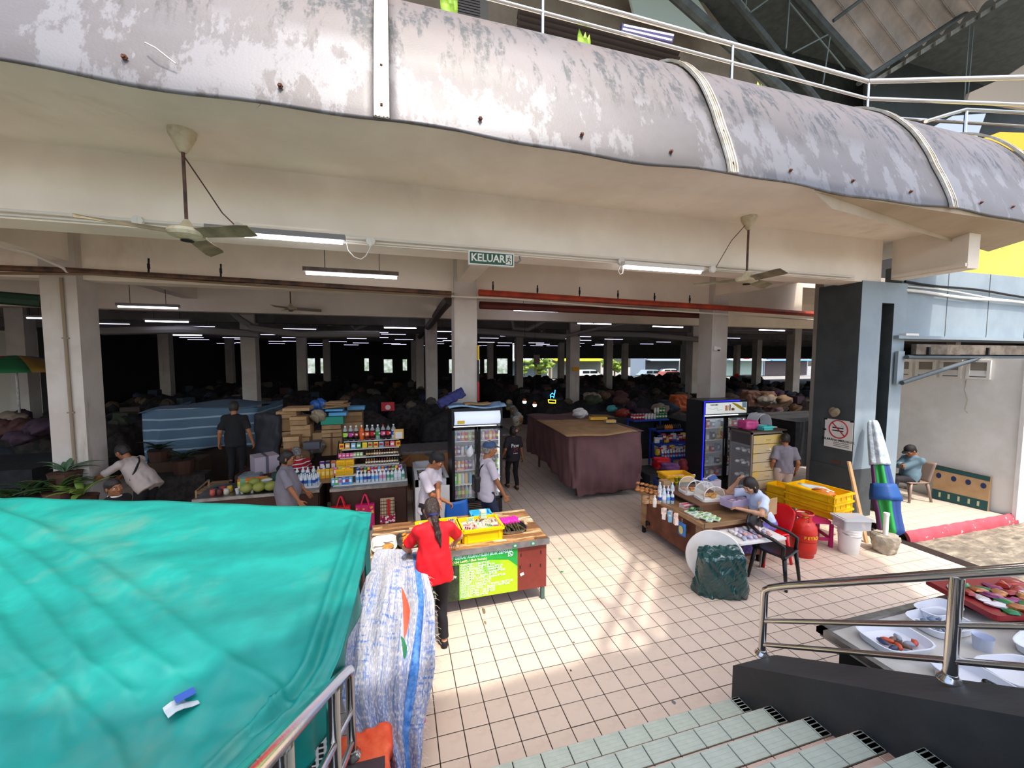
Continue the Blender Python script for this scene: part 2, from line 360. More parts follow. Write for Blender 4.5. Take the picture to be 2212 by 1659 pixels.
# alcove walls
aw=MB(); aw.b2((11.25,4.55,-.1),(11.6,6.9,3.1)); alc=struct('wall_alcove',aw,K['white'],label='white side wall of the alcove with vent blocks')
aw=MB(); aw.b2((DX1,6.9,0),(11.3,7.1,5)); struct('wall_back_alcove',aw,mat('alcove_wall','b8b2a8',.8,col2='a9a298',ns=1))
aw=MB(); aw.b2((11.2,4.50,-.1),(14,4.56,3.1)); struct('wall_outer',aw,K['white'],label='white outer wall end right of the alcove')
vb=MB()
for k in range(7):
    y=5.0+k*.42; y1=y+.3
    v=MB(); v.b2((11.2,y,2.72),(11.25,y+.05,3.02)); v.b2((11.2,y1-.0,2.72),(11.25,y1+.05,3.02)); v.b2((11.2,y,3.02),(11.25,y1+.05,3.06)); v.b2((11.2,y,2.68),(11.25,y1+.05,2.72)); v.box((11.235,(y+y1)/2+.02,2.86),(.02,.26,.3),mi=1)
    v.ext([(11.2,y+.05,2.74),(11.24,y+.05,2.92),(11.24,y1,2.92),(11.2,y1,2.74)],(.006,0,0),mi=0)
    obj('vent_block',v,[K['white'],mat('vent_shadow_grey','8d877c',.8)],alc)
# steel bracket and awning channel
t=thing('awning_bracket','grey steel wall bracket with diagonal brace carrying the awning channel','bracket',(9.05,5.3,0))
q=MB(); q.box((.06,-.02,2.92),(.17,.05,.62)); obj('wall_plate',q,K['bluegrey'],t)
q=MB(); q.tube([(.1,-.1,3.12),(3.9,-.1,3.12)],.042,10); obj('arm',q,mat('bracket_paint','4b5458',.5),t,smooth=40)
q=MB(); q.tube([(.02,-.1,2.64),(2.1,-.1,3.08)],.042,10); obj('brace',q,K['charcoal'] if 0 else mat('bracket_paint','4b5458',.5),t,smooth=40)
q=MB(); q.b2((.25,-.16,3.17),(4.5,-.08,3.36)); obj('channel',q,mat('rusty_channel','6e655a',.7,col2='53483c',ns=5),t)
q=MB()
for x in (.55,2.3): q.box((x,-.18,3.24),(.05,.04,.14)); 
obj('bolt_plate',q,K['rubber'],t)
t=MB(); t.box((9.35,5.3,zb0+.02),(.35,.12,.04)); tag(obj('paper_roll',t,K['white']),'small white packet lying on the ledge above the steel bracket','packet')
# cables on the band
for k,(y0,y1,c_,r_) in enumerate([(608,640,'blackc',.022),(616,652,'wire',.014),(628,655,'wire2',.028)]):
    q=MB(); pts=[]
    for i in range(9):
        u=i/8; p=ay(1955+u*300,y0+(y1-y0)*u*1.18+2*math.sin(u*9+k*2),5.38-k*.01); pts.append(p)
    q.tube(pts,r_,6); tag(obj('cable',q,[K['rubber'],K['wire'],K['white']][k],smooth=40),['thick black cable along the top of the blue grey wall','thin grey cable sagging across the blue grey wall','white conduit lowest along the blue grey wall'][k],'cable')
# ---------------------------------------------------------------- balcony cladding
PR=[(3.90,5.18),(3.905,5.35),(3.98,5.60),(4.06,5.83),(4.16,6.1),(4.30,6.35),(4.50,6.62),(4.78,6.9),(5.12,7.12),(5.5,7.27),(5.9,7.33)]
PR=[(3.90,5.20),(3.93,5.34),(4.03,5.62),(4.13,5.86),(4.23,6.12),(4.46,6.56),(4.84,7.02),(5.3,7.32),(5.8,7.42)]
def prof(v):
    t=v*(len(PR)-1); i=min(int(t),len(PR)-2); f=t-i
    p0=PR[max(i-1,0)];p1=PR[i];p2=PR[i+1];p3=PR[min(i+2,len(PR)-1)]
    return tuple(.5*(2*p1[k]+(p2[k]-p0[k])*f+(2*p0[k]-5*p1[k]+4*p2[k]-p3[k])*f*f+(3*p1[k]-p0[k]-3*p2[k]+p3[k])*f**3) for k in (0,1))
clad=mat('weathered_cladding','9b989a',.38,.55,col2='b0adae',ns=1.1,mix=(.45,.55),bump=.06,bs=50)
def cladmat():
    nt=clad.node_tree; b=nt.nodes['Principled BSDF']; N=nt.nodes.new; L=nt.links.new
    tc=N('ShaderNodeTexCoord'); sx=N('ShaderNodeSeparateXYZ'); L(tc.outputs['Object'],sx.inputs[0])
    def noise(s,sc,det=8,ro=.7):
        mp=N('ShaderNodeMapping'); mp.inputs['Scale'].default_value=sc; L(tc.outputs['Object'],mp.inputs[0]); n=N('ShaderNodeTexNoise'); n.inputs['Scale'].default_value=s; n.inputs['Detail'].default_value=det; n.inputs['Roughness'].default_value=ro; L(mp.outputs[0],n.inputs[0]); return n.outputs[0]
    def rng(v,a,b_):
        m=N('ShaderNodeMapRange'); m.inputs[1].default_value=a; m.inputs[2].default_value=b_; L(v,m.inputs[0]); return m.outputs[0]
    def mul(a,b_):
        m=N('ShaderNodeMath'); m.operation='MULTIPLY'; m.use_clamp=True; L(a,m.inputs[0]); L(b_,m.inputs[1]); return m.outputs[0]
    def mixc(f,a,col):
        m=N('ShaderNodeMix'); m.data_type='RGBA'; L(f,m.inputs[0])
        if isinstance(a,tuple): m.inputs[6].default_value=a
        else: L(a,m.inputs[6])
        m.inputs[7].default_value=col; return m.outputs[2]
    z=sx.outputs[2]
    c=mixc(rng(noise(.9,(1,1,1)),.35,.65),lin('656366'),lin('5c5958'))
    c=mixc(mul(rng(z,5.9,7.2),rng(noise(2,(1,1,.6)),.3,.6)),c,lin('6c6059'))
    streak=mul(mul(rng(noise(3.4,(1.9,.5,.35)),.50,.57),rng(noise(16,(1,1,.5)),.38,.52)),mul(rng(z,5.75,6.2),rng(z,7.5,6.9)))
    c=mixc(streak,c,lin('333637'))
    whit=mul(rng(noise(1.6,(1.2,.6,.5)),.50,.53),mul(rng(z,6.15,5.95),rng(noise(6,(1,1,.6)),.3,.42)))
    c=mixc(whit,c,lin('747477'))
    L(c,b.inputs['Base Color']); b.inputs['Metallic'].default_value=.25; b.inputs['Roughness'].default_value=.5
cladmat()
K['alu']=mat('pale_aluminium_strip','ddd9cf',.35,.4,col2='c4b9a3',ns=5)
bal=thing('balcony_cladding','curved weathered grey metal cladding along the balcony edge','cladding',(0,0,0))
ribs=[-11.6,-7.76,-3.93,-.09,3.745,7.58,10.35]
for a0,a1 in zip(ribs,ribs[1:]):
    q=MB()
    def fn(u,v,a0=a0,a1=a1):
        y,z=prof(v); x=a0+(a1-a0)*u
        z2=z+.022*math.sin(x*1.7+1)*(1-v)**6+.012*math.sin(x*4.3)*(1-v)**9; y2=y+.006*math.sin(x*1.3+v*2)
        return (x+.01*(0 if u in(0,1) else 0),y2,z2)
    q.shell(24,28,fn,.02); obj('cladding_panel',q,clad,bal,smooth=True)
    for k in range(3):
        u=(k+.75)/3.6; p=fn(u,.13 if k!=1 else .145); q=MB(); q.lathe([(.022,0),(.022,.012),(.012,.014),(.012,.03)],6,M=Matrix.Rotation(R(95),3,'X')); 
        s_=obj('screw',q,K['rust'],bal,(p[0]+.1,p[1]-.005,p[2]+.02))
for a0 in ribs[2:]:
    q=MB()
    for off,wd,hh in ((0,.13,.012),(-.05,.018,.028),(-.018,.012,.024),(.018,.012,.024),(.05,.018,.028)):
        q.shell(1,28,lambda u,v:(a0+off+(u-.5)*wd,prof(v)[0]-hh*math.cos(v*1.4)-.02,prof(v)[1]+hh*math.sin(v*1.4)+.02),.02)
    cs=obj('cover_strip',q,K['alu'],bal,smooth=30)
    for v in (.12,.33):
        y,z=prof(v); q=MB(); q.lathe([(.017,0),(.017,.012),(.01,.02)],6,M=Matrix.Rotation(R(95),3,'X')); obj('screw',q,K['rust'],cs,(a0,y-.03,z))
q=MB(); q.b2((-11.5,5.95,5.4),(10.3,6.1,7.3)); struct('wall_parapet',q,K['plaster'])
q=MB(); q.tube([(-11,5.6,7.43),(7.4,5.6,7.43)],.018,6); tag(obj('edge_strip',q,K['alu']),'thin bright strip along the top of the balcony cladding','trim',None)
# torn strap and stray fibres on cladding
q=MB(); p0=ay(313,92,3.93); p1=ay(380,138,3.9); q.tube([p0,(p0+p1)/2+_v(-.02,-.02,.02),p1],.006,5); tag(obj('strap_end',q,K['wire'],smooth=40),'short torn white strap hanging from a screw on the cladding','strap')
q=MB(); p0=ay(566,200,3.98); q.tube([p0,p0+_v(.02,0,-.06),p0+_v(-.04,0,-.13),p0+_v(-.04,0,-.17)],.003,5); tag(obj('loose_thread',q,K['wire'],smooth=40),'white thread curling from the underside of the balcony','thread')
# ================================================================ OVERHEAD, UPPER STOREY, FAR SIDES
def toz(px,py,z,Z=9.0):
    g=az(px,py,z); k=(Z-z)/SUND[2]; return g+SUND*k
A=[toz(*q) for q in [(0,1530,1.35),(330,1575,1.15),(470,1480,1.2),(545,1435,1.2),(600,1440,1.2),(660,1400,1.2)]]+[toz(*q) for q in [(935,1512,0),(1040,1500,0),(1140,1470,0),(1250,1445,0),(1300,1415,0)]]
A=[_v(A[0][0]-6,A[0][1],9)]+A+[toz(1385,1415,0),toz(1445,1385,0),toz(1430,1225,0),toz(1350,1178,0),toz(1310,1146,0)+_v(.1,0,0)]
A+=[_v(toz(1310,1146,0)[0]+.1,2.12,9),_v(toz(1905,1206,0)[0],2.12,9),toz(1905,1210,0),toz(1990,1290,0),toz(1990,1290,0)+_v(.6,-1.5,0),_v(9.5,-8,9),_v(A[0][0],-8,9)]
b=MB(); b.prism([(p[0],p[1]) for p in A],9.0,9.15); struct('shade_deck',b,mat('shade_deck_grey','a9a49b',.85),label='unseen high deck behind the camera, added to shade the foreground')  # unseen deck added for its shade, outline traced back along the sun
b=MB()
for a0,a1,r_ in [((1385,1165),(1300,1400),.06),((1400,1200),(1352,1400),.04),((1432,1230),(1402,1400),.04),((1285,1290),(1450,1410),.05),((1345,1180),(1450,1265),.03)]:
    b.tube([toz(*a0,0,8.9),toz(*a1,0,8.9)],r_,6)
tag(obj('shadow_truss',b,K['roofdark']),'unseen steel bars added to cast the lattice shadow on the floor','truss',kind='stuff')  # unseen bars added so their shadows cross the sunlit tiles
# upper railing
t=thing('balcony_railing','polished steel railing with two bars above the balcony cladding','railing',(0,0,0))
YR=5.72
a0=ay(1068,-45,YR); a1=ay(1875,176,YR); b0=ay(985,-22,YR); b1=ay(1874,213,YR)
q=MB(); q.tube([a0+(a0-a1)*.5,a0,a1],.038,10); obj('top_rail',q,K['steel'],t,smooth=40)
q=MB(); q.tube([b0+(b0-b1)*.4,b0,b1],.028,10); obj('middle_rail',q,K['steel'],t,smooth=40)
for px,py in((1172,72),(1580,168),(1873,235)):
    p=ay(px,py,YR); q=MB(); zt=a0[2]+(a1[2]-a0[2])*(p[0]-a0[0])/(a1[0]-a0[0]); q.tube([(p[0],YR,7.3),(p[0],YR,zt)],.026,10); obj('post',q,K['steel'],t,smooth=40)
t=thing('return_railing','dull steel railing turning away at the balcony corner','railing',(0,0,0))
e1=az(2260,166,a1[2]); e2=az(2260,228,b1[2])
q=MB(); q.tube([a1,e1],.045,10); obj('top_rail',q,K['steel'],t,smooth=40)
q=MB(); q.tube([b1,e2],.035,10); obj('middle_rail',q,K['steel'],t,smooth=40)
t=thing('lower_railing','short steel handrail below the turned balcony railing','railing',(0,0,0))
q=MB(); q.tube([ay(2000,262,6.4),ay(2045,248,6.4),ay(2085,237,6.4),ay(2260,246,6.4)],.04,8); obj('top_rail',q,K['steel'],t,smooth=40)
q=MB(); q.tube([ay(1920,255,6.5),ay(2260,276,6.5)],.035,8); obj('middle_rail',q,K['steel'],t,smooth=40)
p=ay(2083,300,6.4); p2=ay(2083,240,6.4); q=MB(); q.tube([(p[0],6.4,p[2]-.3),(p[0],6.4,p2[2])],.035,8); obj('post',q,K['steel'],t,smooth=40)
# upper storey behind the railing
def slabpx(pts,Y,th=.1):
    b=MB(); P=[ay(x,y,Y) for x,y in pts]; b.ext(P[::-1],(0,th,0)); return b
struct('wall_upper_left',slabpx([(700,-60),(1470,-60),(1660,190),(1660,230),(700,60)],14),mat('tan_soffit','857c6e',.9,col2='766d60',ns=1),label='dull tan upper wall behind the railing')
b=MB()
for k in range(8):
    p0=ay(1120,18+k*13,12.6); p1=ay(1470,110+k*13,12.6); b.ext([p0,p1,p1-_v(0,-.15,.16),p0-_v(0,-.15,.16)],(0,.05,0))
struct('roof_tiled',b,mat('dark_brown_roof','3a302a',.9),label='dark brown stepped roof edge behind the railing')
struct('wall_pale_gable',slabpx([(1355,-30),(1470,-60),(1560,80),(1370,30)],13.2),mat('pale_green_panel','a9bab3',.8))
struct('wall_roof_side',slabpx([(1450,-80),(1900,-90),(1960,330),(1560,230)],15.0),K['roofdark'],label='dark grey lining under the big steel roof')
struct('wall_roof_gable',slabpx([(1870,180),(2150,-60),(2400,-60),(2400,420),(1870,330)],14.0),mat('gable_sheet','3a4244',.7,col2='333b3d',ns=1),label='dark gable panel under the big steel roof')
for (a_,c_,Y,w_) in [((1440,-25),(1745,245),11.5,.17),((1565,-25),(1800,260),11.8,.12),((1705,-25),(1893,180),11.6,.15),((1855,180),(2175,-30),11.2,.09)]:
    q=MB(); q.tube([ay(*a_,Y),ay(*c_,Y)],w_,8); tag(obj('roof_girder',q,K['roofdark'],smooth=40),{1440:'leftmost dark slanting roof girder behind the railing',1565:'middle dark slanting roof girder behind the railing',1705:'dark roof girder along the left edge of the corrugated sheet',1855:'dark roof girder rising right below the corrugated sheet'}[a_[0]],'girder')
t=thing('roof_bracing','thin green grey struts between the slanting roof girders','bracing')
for a_,c_ in [((1613,-5),(1610,18)),((1622,26),(1665,-5)),((1706,-5),(1698,105)),((1705,5),(1825,150)),((1788,75),(1712,115)),((1793,80),(1778,180)),((1620,25),(1600,0))]:
    q=MB(); q.tube([ay(*a_,11.5),ay(*c_,11.5)],.025,6); obj('strut',q,mat('strut_paint','55625f',.6),t)
# corrugated sheets
t=thing('corrugated_roof','weathered corrugated roof sheets under the steel roof','roof',(0,0,0))
cm=mat('weathered_sheet','9a9490',.7,col2='7f7b78',ns=1.2,mix=(.35,.65))
for k in range(11):
    def fn(u,v,k=k):
        s_=(k+u*.93)/11*1.06; px=1882+400*s_+v*-200; py=170-249*s_+v*-265; Y=12.8-3.2*s_-1.2*v
        p=ay(px,py,Y); p=p+_v(0,0,.22*math.sin(u*PI)**.7); return p
    q=MB(); q.shell(6,4,fn,.02); obj('roof_sheet',q,cm,t,smooth=50)
q=MB(); q.tube([ay(1800,45,11.2),ay(1900,-30,10.5)],.06,6); obj('purlin',q,K['roofdark'],t)
t=thing('roof_flashing','row of dull stone coloured flashing pieces below the corrugated sheets','flashing')
for k in range(9):
    u=k/9; x0=1893+u*290; y0=168-u*180; q=MB(); p=ay(x0,y0,10.9-u*1.2); p2=ay(x0+27,y0-17,10.9-u*1.2); q.ext([p,p2,p2-_v(0,0,.17),p-_v(0,0,.17)],(0,.06,0)); obj('flashing_piece',q,mat('flashing_grey','5d5c52',.8,col2='4b4a43',ns=4),t)
q=MB(); 
for dx in (0,9): q.tube([ay(2094+dx,55,11),ay(2083+dx*.8,215,11)],.022,6)
tag(obj('downpipe',q,mat('strut_paint','55625f',.6)),'pair of thin pipes running down the dark gable panel','pipe',kind='stuff')
for pts,c_,lab,Y in [([(2095,200),(2175,165),(2212,140),(2300,110),(2300,250),(2090,215)],'8d8373','pale tan rounded wall piece at the far right of the roof',10.5),([(2120,300),(2160,285),(2300,290),(2300,330),(2140,320)],'d3a326','mustard yellow panel at the far right above the cladding',9.5),([(1990,290),(2060,250),(2130,245),(2110,300),(2040,330)],'93a1ad','light blue grey panel seen below the turned railing',9.6)]:
    b=slabpx(pts,Y); struct('wall_piece',b,mat('piece_'+c_,c_,.8),label=lab)
b=MB(); b.b2((-14,8.5,17),(34,16,17.2)); struct('ceiling_upper',b,K['roofdark'])
b=MB(); b.b2((-14,16,5.4),(34,16.2,17)); struct('wall_upper_back',b,mat('upper_dark','3b3834',.9))
# double tube light upstairs, aircon, plants
t=thing('upper_tube_light','double tube light fitting upstairs behind the railing','light')
for k,(a_,c_) in enumerate([((1348,54),(1455,76)),((1346,62),(1451,86))]):
    q=MB(); q.tube([ay(*a_,11),ay(*c_,11)],.022,6); obj('tube',q,mat('upper_tube','f4f2ff',.4,emit=1.6),t,smooth=True)
q=MB(); P=[ay(1344,50,11.12),ay(1457,73,11.12),ay(1453,92,11.12),ay(1342,68,11.12)]; q.ext(P,(0,.1,0)); obj('housing',q,mat('violet_housing','4b4470',.5),t)
t=thing('air_conditioner','small dark outdoor air conditioner behind the balcony edge','air conditioner',ay(1015,26,12)); q=MB(); q.box((0,0,0),(1.0,.4,.75)); obj('casing',q,mat('aircon_grey','4d4b45',.7),t)
q=MB()
for k in range(8): q.box((-.1,-.21,-.28+k*.075),(.7,.02,.02))
obj('grille',q,K['black'],t)
for k,(px,py,h_) in enumerate([(970,20,.30),(1262,92,.16),(1643,190,.08)]):
    q=MB(); p=ay(px,py,5.8); 
    for s_ in (-1,1,.2):
        q.shell(2,5,lambda u,v:(s_*.10*v+(u-.5)*.14*math.sin(PI*(.15+.85*v))**.8, .03*s_, -.35+(h_+.35)*v),.006)
    tag(obj('balcony_plant',q,mat('bright_leaf','a8cf3a',.5,col2='86b52c',ns=8),loc=p,smooth=True),['bright green leaf peeking over the cladding, leftmost','bright green leaf peeking over the cladding, middle','tiny yellow green leaf tip peeking over the cladding, rightmost'][k],'plant')
# ---------------------------------------------------------------- conduits and pipes
def line(name,lab,pts,r_,m_,cat='pipe',seg=8,parent=None):
    q=MB(); q.tube(pts,r_,seg); return tag(obj(name,q,m_,parent,smooth=40),lab,cat)
line('conduit','white conduit along the bottom of the front edge beam',[ay(-60,448,5.3),ay(1845,598,5.3)],.016,K['wire'])
line('conduit','second thin white conduit under the front edge beam',[ay(-60,458,5.33),ay(1845,604,5.33)],.012,K['wire'])
for k,(x,y) in enumerate([(300,478),(516,492),(801,522),(1340,566),(1537,582)]):
    q=MB(); q.lathe([(.055,0),(.055,.04),(.03,.045)],8,M=Matrix.Rotation(R(90),3,'X')); q.tube([(0,-.03,.03),(0,-.03,-.06)],.02,6); tag(obj('junction_box',q,K['wire'],loc=ay(x,y,5.3),smooth=40),['round white junction box left of the big fan on the beam','round white junction box right of the big fan on the beam','round white junction box above the hanging tube lamp','round white junction box beside the right hand tube lamp','round white junction box nearest the right fan'][k],'junction box')
for lab,pts in [('looped white wire hanging from the beam above the tube lamp',[(747,520),(752,540),(765,555),(780,560),(790,553),(798,538),(802,525)]),('small wire loop beside the right hand tube lamp',[(1341,570),(1336,585),(1339,593),(1345,590),(1347,572)])]:
    line('loose_wire',lab,[ay(x,y,5.25) for x,y in pts],.006,K['wire'],'wire',5)
YP=8.05
line('brown_pipe','dark brown pipe along the second beam on the left',[ay(-60,577,YP),ay(150,584,YP),ay(560,608,YP),ay(975,634,YP)],.045,K['brownpipe'])
line('brown_pipe','thin brown conduit below the dark pipe on the left',[ay(-60,590,YP),ay(200,592,YP-.02),ay(560,617,YP-.02),ay(975,640,YP-.02)],.02,mat('tan_conduit','7d664e',.7))
line('orange_pipe','bright orange sprinkler pipe along the second beam',[ay(1034,632,YP),ay(1330,651,YP),ay(1560,665,YP),ay(1775,680,YP)],.065,K['redpipe'])
line('orange_pipe','darker red pipe running lower behind the orange one',[ay(1036,659,9.0),ay(1320,672,9.0),ay(1515,681,9.0)],.085,mat('dark_red_pipe','6e2a1d',.6,col2='54231a',ns=2))
line('cable','white cable bundle below the orange pipe',[ay(975,640,YP-.1),ay(1100,645,YP-.1),ay(1300,662,YP-.1),ay(1770,692,YP-.1)],.018,K['wire'],'cable',6)
line('conduit','white conduit climbing from the left edge to the left pillar',[ay(-40,520,7.2),ay(60,545,7.6),ay(135,578,8.0),ay(150,592,8.05)],.022,K['wire'])
for k,(x,y0,y1) in enumerate([(321,558,592),(477,570,600),(1065,608,632),(1161,616,637),(1252,620,642),(1335,627,648),(1414,633,652),(1490,638,656)]):
    q=MB(); p0=ay(x,y0,YP); p1=ay(x,y1,YP); q.tube([p0,p1],.014,5); q.box((p0+p1)/2,(.03,.03,.08)); tag(obj('pipe_hanger',q,K['rubber']),'short black hanger rod fixed on the second beam above the pipes','hanger','pipe hangers on the second beam')
line('dark_pipe','dark drain pipe sloping down from the left pillar',[ay(-40,640,10),ay(85,650,10),ay(100,655,10.4)],.12,mat('green_pipe','2c4a38',.6))
for k,(pts,r_,lab) in enumerate([([(540,708),(640,722),(820,722)],.11,'grey drain pipe crossing the dark hall behind the second pillar'),([(220,715),(400,712),(560,722)],.12,'grey drain pipe crossing the dark hall at the left'),([(495,668),(520,690),(560,715)],.1,'short grey pipe elbow dropping from the beam'),([(1030,715),(1120,722),(1220,728)],.12,'grey duct crossing the dark hall behind the middle pillar'),([(1105,690),(1109,710),(1140,712),(1175,693)],.09,'grey pipe bend under the soffit right of the middle pillar'),([(1210,728),(1310,705),(1420,684),(1514,672)],.07,'long grey pipe rising right toward the right pillar'),([(1250,720),(1400,724),(1560,738)],.13,'thick grey duct crossing left of the right pillar'),([(1580,714),(1680,712),(1760,718)],.06,'grey pipe right of the right pillar'),([(755,690),(760,705),(766,712),(820,690)],.06,'small grey pipe bend left of the tube light cluster')]):
    line('drain_pipe',lab,[ay(x,y,14+k*.4) for x,y in pts],r_,K['greypipe'])
line('cable_tray','dark cable tray running back along the middle pillar line',[ay(972,645,8.6),ay(955,665,10.5),ay(930,700,15),ay(905,730,26)],.12,mat('tray_dark','4a3d36',.7),'cable tray')
# tapered haunches at the pillars
# ---------------------------------------------------------------- sign
sp=ay(1010,545,5.33); sw=ay(1107,577,5.33)
t=thing('exit_sign','green and white KELUAR exit sign with running figure','sign',((sp[0]+sw[0])/2,5.28,(sp[2]+sw[2])/2-.005))
wS=(sw[0]-sp[0]); hS=.175
q=MB(); q.box((0,0,0),(wS,.06,hS)); obj('frame',q,K['white'],t)
q=MB(); q.box((0,-.032,0),(wS-.03,.006,hS-.03)); obj('panel',q,mat('sign_green','0c4a27',.4,emit=0),t)
def text(s_,size,m_,parent,loc,rot=(PI/2,0,0),name='lettering',al='CENTER',bold=0,ext=.0015,sx=1,shear=0):
    c=bpy.data.curves.new('t','FONT'); c.body=s_; c.size=size; c.align_x=al; c.align_y='CENTER'; c.extrude=ext; c.offset=bold; c.shear=shear; c.resolution_u=2
    o=bpy.data.objects.new('t',c); COL.objects.link(o); dg=bpy.context.evaluated_depsgraph_get(); me=bpy.data.meshes.new_from_object(o.evaluated_get(dg)); bpy.data.objects.remove(o)
    me.materials.clear(); me.materials.append(m_); o=mobj(name,me,parent,loc,rot=rot); o.scale=(sx,1,1); o['kind']='stuff'; return o
text('KELUAR',.135,K['white'],t,(-.05,-.037,0),bold=.003,sx=.93)
q=MB(); q.box((wS/2-.075,-.036,0),(.085,.004,hS-.05)); 
fig=q; obj('pictogram_plate',q,K['white'],t)
q=MB()
for a_,c_ in [((0,.02),(-.01,-.01)),((-.01,-.01),(.022,-.02)),((.022,-.02),(.018,-.05)),((-.01,-.01),(-.02,-.03)),((-.02,-.03),(-.038,-.038)),((0,.02),(.025,.005)),((0,.02),(-.025,.015))]:
    q.tube([(a_[0],0,a_[1]),(c_[0],0,c_[1])],.005,5)
q.blob((.006,0,.037),.009)
obj('running_figure',q,mat('sign_green','0c4a27'),t,loc=(wS/2-.075,-.04,0))
line('conduit','grey flexible conduit hooking out beside the exit sign',[ay(x,y,5.3) for x,y in [(1108,566),(1118,568),(1124,562),(1122,553)]],.012,K['greypipe'],'conduit')
# ---------------------------------------------------------------- fans
fanm=mat('fan_cream','cfc7ac',.5,col2='b7a989',ns=8); fanb=mat('fan_blade','8f8468',.6,col2='6f6650',ns=5)
def fan(loc,drop,ang,lab,R_=.62,rc=None,sm=1,grp=None,pale=False):
    t=thing('ceiling_fan',lab,'fan',loc,0,grp); bmt=fanb if not pale else mat('fan_pale','9b948a',.7)
    q=MB(); q.lathe([(.03,-.2),(.05,-.17),(.11,-.05),(.115,0)],14); obj('canopy',q,fanm,t,smooth=40)
    q=MB(); q.tube([(0,0,-.16),(0,0,-drop)],.016,8); obj('rod',q,K['brownpipe'],t,smooth=40)
    q=MB(); q.lathe([(.0,-.1),(.03,-.1),(.06,-.085),(.15,-.06),(.165,-.03),(.15,0),(.07,.015),(.045,.06),(.02,.1)],18,(0,0,-drop)); obj('motor',q,fanm,t,smooth=40)
    q=MB(); q.lathe([(.055,-.105),(.055,-.098),(.03,-.09)],12,(0,0,-drop)); obj('bottom_cap',q,K['rubber'],t)
    for k in range(3):
        a=ang+k*2*PI/3; q=MB(); 
        q.shell(8,2,lambda u,v:(.13+u*R_,(v-.5)*(.10+.075*u)*(1 if u<.95 else .7),-.02-.05*(v-.5)*1.2-.02*u),.006); obj('blade',q,bmt,t,loc=(0,0,-drop-.01),rz=a,smooth=40)
    return t
f1=az(393,283,ZS); h1=ay(400,497,f1[1])
fan((f1[0],f1[1],ZS),ZS-h1[2],R(-28),'large cream ceiling fan nearest at the left on a brown rod')
line('fan_cable','slack brown cable from the left fan down to the beam',[f1+_v(.02,-.02,-.25),ay(440,400,5.1),ay(480,460,5.2),ay(513,492,5.28)],.007,K['brownpipe'],'cable',5)
f2=az(1618,468,ZS); h2=ay(1615,600,f2[1])
fan((f2[0],f2[1],ZS),ZS-h2[2],R(20),'cream ceiling fan near the dark corner pillar on a thin rod')
line('fan_cable','thin cable from the right fan down to the beam',[f2+_v(-.05,0,-.12),ay(1580,520,5.15),ay(1545,580,5.28)],.006,K['brownpipe'],'cable',5)
for px,py,pz,an,lab in [(628,664,.75,10,'pale ceiling fan below the second beam left of the middle pillar'),(1316,692,.75,-8,'pale ceiling fan under the red pipes'),(712,700,.7,50,'dim ceiling fan left of the tube light cluster'),(1170,718,.7,20,'dim ceiling fan right of the middle pillar'),(1655,770,.9,5,'dim ceiling fan in front of the far street')]:
    zf=4.45; g_=az(px,py,zf); fan((g_[0],g_[1],min(ZS,zf+pz)),pz,R(an),lab,pale=True)
# ---------------------------------------------------------------- tube lights
def tubelight(p0,p1,lab,house=K['greypipe'],m_=None,grp=None,w_=.09,r_=.02):
    p0,p1=np.array(p0),np.array(p1); c=(p0+p1)/2; L=np.linalg.norm(p1-p0); rz=math.atan2(p1[1]-p0[1],p1[0]-p0[0])
    t=thing('tube_light',lab,'light',tuple(c),rz,grp); q=MB(); q.box((0,0,.05),(L+.06,w_,.06)); obj('housing',q,house,t)
    q=MB(); q.tube([(-L/2,0,0),(L/2,0,0)],r_,6); obj('tube',q,m_ or K['tube'],t,smooth=True)
    if c[1]>6:
        for u in (-.3,.3): q=MB(); q.tube([(u*L,0,.08),(u*L,0,ZS-c[2])],.006,4); obj('hanging_rod',q,K['rubber'],t)
    return t
tubelight(ay(452,503,5.1),ay(740,524,5.1),'tube lamp behind the blades of the big left fan')
tubelight(ay(1350,575,5.2),ay(1513,591,5.2),'tube lamp fixed under the front beam left of the right fan',K['wire'])
t=tubelight(ay(661,590,6.6),ay(857,600,6.6),'dusty tube lamp hanging on two rods in the middle',mat('rusty_housing','6b5f56',.8,col2='4f443c',ns=9),w_=.16)
L=np.linalg.norm(ay(857,600,6.6)-ay(661,590,6.6))

for k,(x0,y0,x1,y1,Y) in enumerate([(430,610,490,614,9.5),(500,614,560,618,9.5),(795,628,935,636,9.3),(255,661,384,667,11),(314,693,407,696,14),(733,680,832,684,14),(1030,688,1098,692,13),(1098,643,1150,648,10),(1180,647,1215,651,10),(1110,669,1210,674,11.5),(1248,698,1320,701,14),(830,707,899,710,16),(1285,720,1335,723,17),(1640,712,1695,715,14),(374,723,436,725,18),(1410,704,1475,708,14),(58,686,90,688,15)]):
    tubelight(ay(x0,y0,Y),ay(x1,y1,Y),'lit tube lamp under the soffit of the nearer bays, seen among pipes',m_=K['tubefar'],grp='tube lamps in the nearer bays')
# far rows of lamps on a grid
n=0
for j in range(7):
    for i in range(11):
        y=18+j*3.4; x=-13+i*3.1+(j%2)*.9+random.uniform(-.5,.5)
        if random.random()<.12: continue
        d=np.array([x,y,4.25-CH]); qd=d@FW; u=1106+FPX*(d@RT)/qd
        if not 200<u<1750: continue
        c=thing('tube_light','small lit tube lamp far back in the dark hall','light',(x,y,4.22+random.uniform(-.1,.12)),0,'far tube lamps'); n+=1
        q=MB(); q.box((0,0,0),(1.2,.035,.02)); q.box((0,0,.04),(1.3,.1,.05),mi=1); q.box((.4,0,.53),(.012,.012,.98),mi=1); q.box((-.4,0,.53),(.012,.012,.98),mi=1); 
        if n==1: flm=q.mesh('lamp',[mat('far_lamp','ddd8ff',.4,emit=2.2),K['greypipe']])
        mobj('lamp',flm,c)
